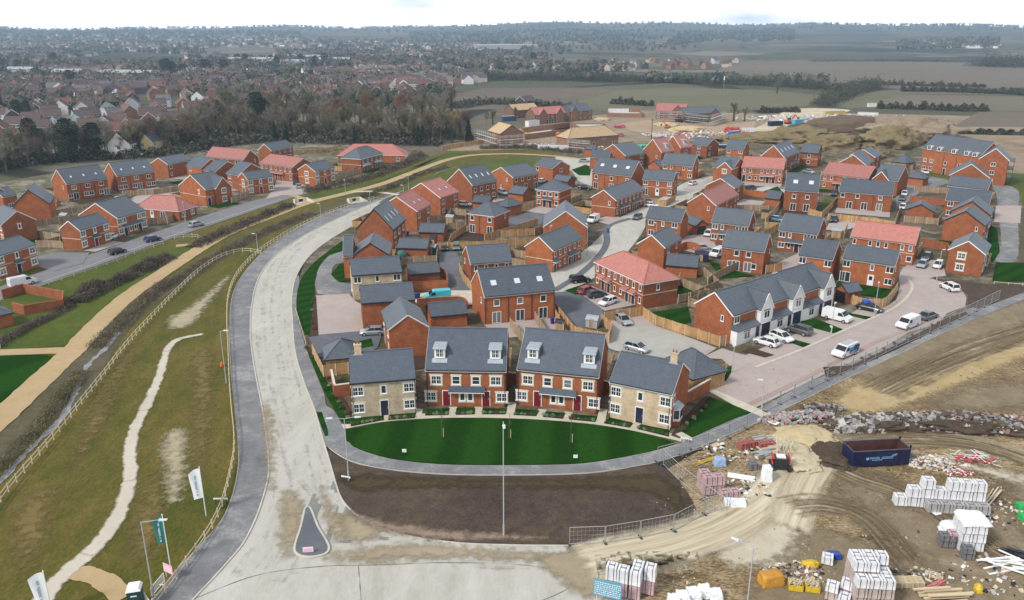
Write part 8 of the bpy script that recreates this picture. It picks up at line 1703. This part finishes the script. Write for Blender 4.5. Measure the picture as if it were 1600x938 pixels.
house_soup('distant_houses', [([(-60, 150), (560, 150), (760, 130), (700, 108), (-60, 104)], 900), ([(-100, 104), (700, 108), (1000, 112), (960, 92), (600, 86), (-100, 84)], 1500), ([(-100, 84), (700, 88), (800, 76), (400, 66), (-50, 68)], 800)], [plain('far_stone', (.4, .36, .3), .9), plain('far_brick', (.22, .13, .10), .9), plain('far_buff', (.5, .44, .34), .9), plain('far_white', (.7, .7, .7), .8), plain('far_roof_brown', (.09, .065, .06), .9), plain('far_roof_grey', (.14, .14, .15), .9), plain('far_roof_red', (.17, .085, .065), .9)], 'dense mass of distant houses across the valley')
for i, (px, L, D, h) in enumerate([((205, 124), 60, 24, 7), ((395, 101), 70, 22, 8), ((450, 104), 55, 24, 7), ((480, 96), 70, 30, 8), ((300, 118), 40, 20, 6), ((790, 79), 160, 40, 9), ((35, 118), 34, 16, 7), ((110, 122), 30, 16, 7), ((520, 101), 50, 25, 8)]):
    p = gp(*px); root = thing('industrial_shed', 'pale low industrial shed in the distant town', 'industrial shed', (p.x, p.y, terrain_h(p.x, p.y)), .2*(i % 3)-.2, 'industrial sheds in the town'); k = MB(); k.box(-L/2, L/2, -D/2, D/2, 0, h); k.build('wall', MATS['far_stone'], root); k = MB(); k.hexa([(-L/2-.5, -D/2-.5, h), (L/2+.5, -D/2-.5, h), (L/2+.5, D/2+.5, h), (-L/2-.5, D/2+.5, h), (-L/2-.5, -.5, h+2.5), (L/2+.5, -.5, h+2.5), (L/2+.5, .5, h+2.5), (-L/2-.5, .5, h+2.5)]); k.build('roof', plain('shed_roof', (.36, .37, .38), .6), root)
def wood_mass(name, polys, mats, label, seed, clump=26):
    k = MB(); r = random.Random(seed)
    for px, n, hs in polys:
        g = [gp(*p) for p in px]; poly = [(q.x, q.y) for q in g]; x0, x1, y0, y1 = min(p[0] for p in poly), max(p[0] for p in poly), min(p[1] for p in poly), max(p[1] for p in poly); c = t = 0
        while c < n and t < n*50:
            t += 1; x, y = r.uniform(x0, x1), r.uniform(y0, y1)
            if not inside(poly, x, y) or excl(x, y) or mnoise.noise(Vector((x/130, y/130, 7))) < -.1: continue
            c += 1; H = r.uniform(*hs); z = terrain_h(x, y); w = H*r.uniform(.35, .6); m_ = r.choice((0, 0, 1, 1, 2, 3)) if r.random() > .1 else 3; dist = math.hypot(x, y); s = max(.8, dist/900)
            hv = [Vector((x+w*.75*math.cos(a_), y+w*.75*math.sin(a_), z+H*.5)) for a_ in (0, 1.57, 3.14, 4.71)]; tp = Vector((x, y, z+H*.88)); bt = Vector((x, y, z+H*.08))
            for a_ in range(4): k.face([hv[a_], hv[(a_+1) % 4], tp], m_); k.face([hv[(a_+1) % 4], hv[a_], bt], m_)
            for j in range(clump if dist < 1500 else 10):
                a = r.uniform(0, 6.28); zz = r.uniform(.12, 1); rr = w*math.sqrt(max(.05, 1-((zz-.55)/.5)**2))*r.uniform(.5, 1); cc = Vector((x+rr*math.cos(a), y+rr*math.sin(a), z+zz*H)); u = Vector((r.gauss(0, 1), r.gauss(0, 1), r.gauss(0, .5))).normalized()*s*r.uniform(.6, 1.3); v = u.cross(Vector((r.gauss(0, 1), r.gauss(0, 1), 1))).normalized()*s; k.face([cc-u, cc+v, cc+u, cc-v], m_)
    o = k.build(name, mats, fix=False); tag(o, label, 'trees', None, 'stuff')
WM_ = [barkmat('valley_twigs_brown', (.10, .085, .06)), barkmat('valley_twigs_olive', (.085, .085, .05)), barkmat('valley_twigs_grey', (.13, .115, .095)), barkmat('valley_evergreen', (.02, .036, .022))]
wood_mass('valley_trees', [([(-60, 215), (150, 210), (330, 190), (700, 165), (700, 126), (-60, 130)], 1100, (6, 11)), ([(-100, 132), (700, 128), (980, 112), (960, 92), (600, 84), (-100, 84)], 2900, (7, 13)), ([(-150, 84), (900, 88), (1100, 80), (1000, 64), (-100, 64)], 2600, (7, 12))], WM_, 'leafless trees filling the town and valley', 4)
wood_mass('distant_woods', [([(-200, 64), (800, 66), (1700, 66), (1700, 56), (-200, 56)], 1300, (7, 12)), ([(1050, 74), (1240, 72), (1240, 64), (1060, 66)], 450, (12, 18)), ([(1400, 82), (1560, 80), (1560, 72), (1400, 74)], 260, (10, 14)), ([(900, 122), (1290, 130), (1300, 137), (900, 128)], 120, (7, 11))], WM_, 'far woods towards the skyline', 6, 18)
house_soup('distant_village', [([(1430, 82), (1560, 80), (1560, 74), (1430, 76)], 60)], [RENDERW, MATS['far_brick'], MATS['far_buff'], MATS['far_white'], MATS['far_roof_brown'], MATS['far_roof_grey'], MATS['far_roof_red']], 'small pale village on the far right hillside')

for i, (px, H) in enumerate([((262, 122), 20), ((270, 121), 17), ((322, 118), 18), ((350, 117), 17), ((286, 120), 14), ((384, 102), 16), ((508, 102), 17), ((493, 104), 15), ((85, 102), 17), ((8, 112), 15), ((29, 113), 15), ((833, 102), 18), ((110, 134), 14), ((433, 106), 15), ((372, 99), 14), ((470, 100), 14)]):
    p = gp(*px); tree('ever', i % 3, p.x, p.y, H, 'dark evergreen standing among the distant town houses', 'distant dark evergreens', wide=1.5)

def scaffold(p0, p1, h, label):
    a, b = gp(*p0), gp(*p1); d = b-a; L = d.length; root = thing('scaffolding', label, 'scaffolding', (a.x, a.y, 0), math.atan2(d.y, d.x), 'scaffolding on the shell houses'); n = max(2, int(L/2.4)); k = MB()
    for i in range(n+1):
        for y in (0, -1.2): k.tube((i*L/n, y, 0), (i*L/n, y, h+1), .05, .05, 4)
    for z in (2, 3, 4, 5.1, h+.6):
        for y in (0, -1.2): k.tube((0, y, z), (L, y, z), .05, .05, 4)
    k.build('tubes', STEEL, root); k = MB()
    for z in (1.9, 3.9): k.box(0, L, -1.2, 0, z, z+.06)
    k.build('boards', POSTW, root)
for a_ in (((746, 222), (777, 232), 5, 'left side of the wide gable shell house'), ((780, 234), (818, 231), 5, 'gable of the wide gable shell house'), ((1022, 190), (1072, 191), 5, 'front of the red-tiled and felted shell house'), ((1072, 194), (1106, 198), 5, 'front of the low wide grey shell house'), ((1108, 198), (1130, 190), 5, 'end of the low wide grey shell house'), ((888, 237), (922, 240), 4, 'front of the large hipped shell house'), ((836, 194), (884, 190), 5, 'front of the red-tiled shell house')): scaffold(a_[0], a_[1], a_[2], 'grey scaffolding on the '+a_[3])
rubble('debris', (1100, 212), (60, 26), .5, [RC[0], MATS['white_debris'], POSTW, MATS['red_debris'], RC[1]], 500, 'scattered materials across the far building site', 90, .4, 1.6, flat=True); rubble('debris', (900, 228), (50, 14), .5, [RC[0], MATS['white_debris'], POSTW, RC[2]], 260, 'scattered materials between the far shell houses', 91, .4, 1.5, flat=True)
rubble('debris', (1300, 186), (110, 40), .6, [RC[0], MATS['white_debris'], POSTW, WR['pink'], WR['blue']], 420, 'scattered materials on the far compound', 92, .5, 2.4, flat=True)
for i_, (px, sz) in enumerate([((1140, 705), (10, 5)), ((1165, 765), (7, 4)), ((1545, 800), (9, 6)), ((1430, 905), (7, 3)), ((1560, 900), (9, 6)), ((1240, 895), (6, 3))]): rubble('debris', px, sz, .12, [RC[0], MATS['white_debris'], POSTW, RC[2], BLACK], 110, 'loose offcuts and wrapping scraps, '+['by the footpath fence', 'beside the pink brick packs', 'at the right edge of the site', 'above the pallet stacks', 'round the white boards', 'by the orange sack'][i_], 95+i_, .1, .5, flat=True)
cam = bpy.data.cameras.new('camera'); cam.lens = F/1600*36; cam.sensor_width = 36; cam.clip_start = .5; cam.clip_end = 30000
co = bpy.data.objects.new('camera', cam); COL.objects.link(co); co.location = (0, 0, CAMH); co.rotation_euler = (PI/2-PITCH, 0, 0); sc.camera = co
w = bpy.data.worlds.new('World'); sc.world = w; w.use_nodes = True; n = w.node_tree; bg = n.nodes['Background']
sky = n.nodes.new('ShaderNodeTexSky'); sky.sky_type = 'NISHITA'; sky.sun_disc = False; sky.sun_elevation = math.radians(42); sky.sun_rotation = math.radians(-128)
sky.dust_density = 4; sky.air_density = 1.2
tc = n.nodes.new('ShaderNodeTexCoord'); mp = n.nodes.new('ShaderNodeMapping'); mp.inputs['Scale'].default_value = (1.2, 1.2, 5); n.links.new(tc.outputs['Generated'], mp.inputs[0])
nz = n.nodes.new('ShaderNodeTexNoise'); nz.inputs['Scale'].default_value = 2.2; nz.inputs['Detail'].default_value = 7; n.links.new(mp.outputs[0], nz.inputs[0])
cl = ramp(n, nz.outputs[0], [(.38, (3.4, 3.8, 4.3)), (.5, (9.0, 9.3, 9.8)), (.65, (12.6, 12.7, 12.8))])
mx = n.nodes.new('ShaderNodeMix'); mx.data_type = 'RGBA'; mx.inputs[0].default_value = .9; n.links.new(sky.outputs[0], mx.inputs[6]); n.links.new(cl, mx.inputs[7])
sz = n.nodes.new('ShaderNodeSeparateXYZ'); n.links.new(tc.outputs['Generated'], sz.inputs[0])
hb = ramp(n, sz.outputs[2], [(0.0, (4.2, 4.0, 3.8)), (.06, (1.9, 1.9, 1.9)), (.3, (.95, .97, 1.0)), (1.0, (.8, .84, .9))])
fin = mix(n, 1.0, mx.outputs[2], hb, 'MULTIPLY')
n.links.new(fin, bg.inputs[0]); bg.inputs[1].default_value = .05
sl = bpy.data.lights.new('sun', 'SUN'); sl.energy = 1.5; sl.angle = math.radians(10); sl.color = (1, .96, .9)
so = bpy.data.objects.new('sun', sl); COL.objects.link(so)
az = math.radians(-128); el = math.radians(42)   # azimuth from +Y, clockwise: light comes from behind and left of the camera
sd = Vector((math.sin(az)*math.cos(el), math.cos(az)*math.cos(el), math.sin(el))); so.rotation_euler = sd.to_track_quat('Z', 'Y').to_euler()
sc.view_settings.view_transform = 'Standard'; sc.view_settings.look = 'None'; sc.view_settings.exposure = 1.08; sc.view_settings.gamma = 1
try: sc.view_settings.use_curve_mapping = False
except Exception: pass
import os
hz = MB(); hz.box(-7600, 7600, -7600, 7600, -22, 135); m = bpy.data.materials.new('haze_air'); m.use_nodes = True; hn = m.node_tree
for q in list(hn.nodes):
    if q.type != 'OUTPUT_MATERIAL': hn.nodes.remove(q)
pv = hn.nodes.new('ShaderNodeVolumePrincipled'); pv.inputs['Color'].default_value = (.60, .80, 1, 1); pv.inputs['Density'].default_value = 1.9e-4; pv.inputs['Anisotropy'].default_value = .2
hn.links.new(pv.outputs[0], hn.nodes['Material Output'].inputs['Volume'])
ho = hz.build('haze', m); tag(ho, kind='stuff')
sc.cycles.volume_bounces = 0; sc.cycles.max_bounces = 6; sc.cycles.diffuse_bounces = 2; sc.cycles.glossy_bounces = 2; sc.cycles.transmission_bounces = 3; sc.cycles.transparent_max_bounces = 8
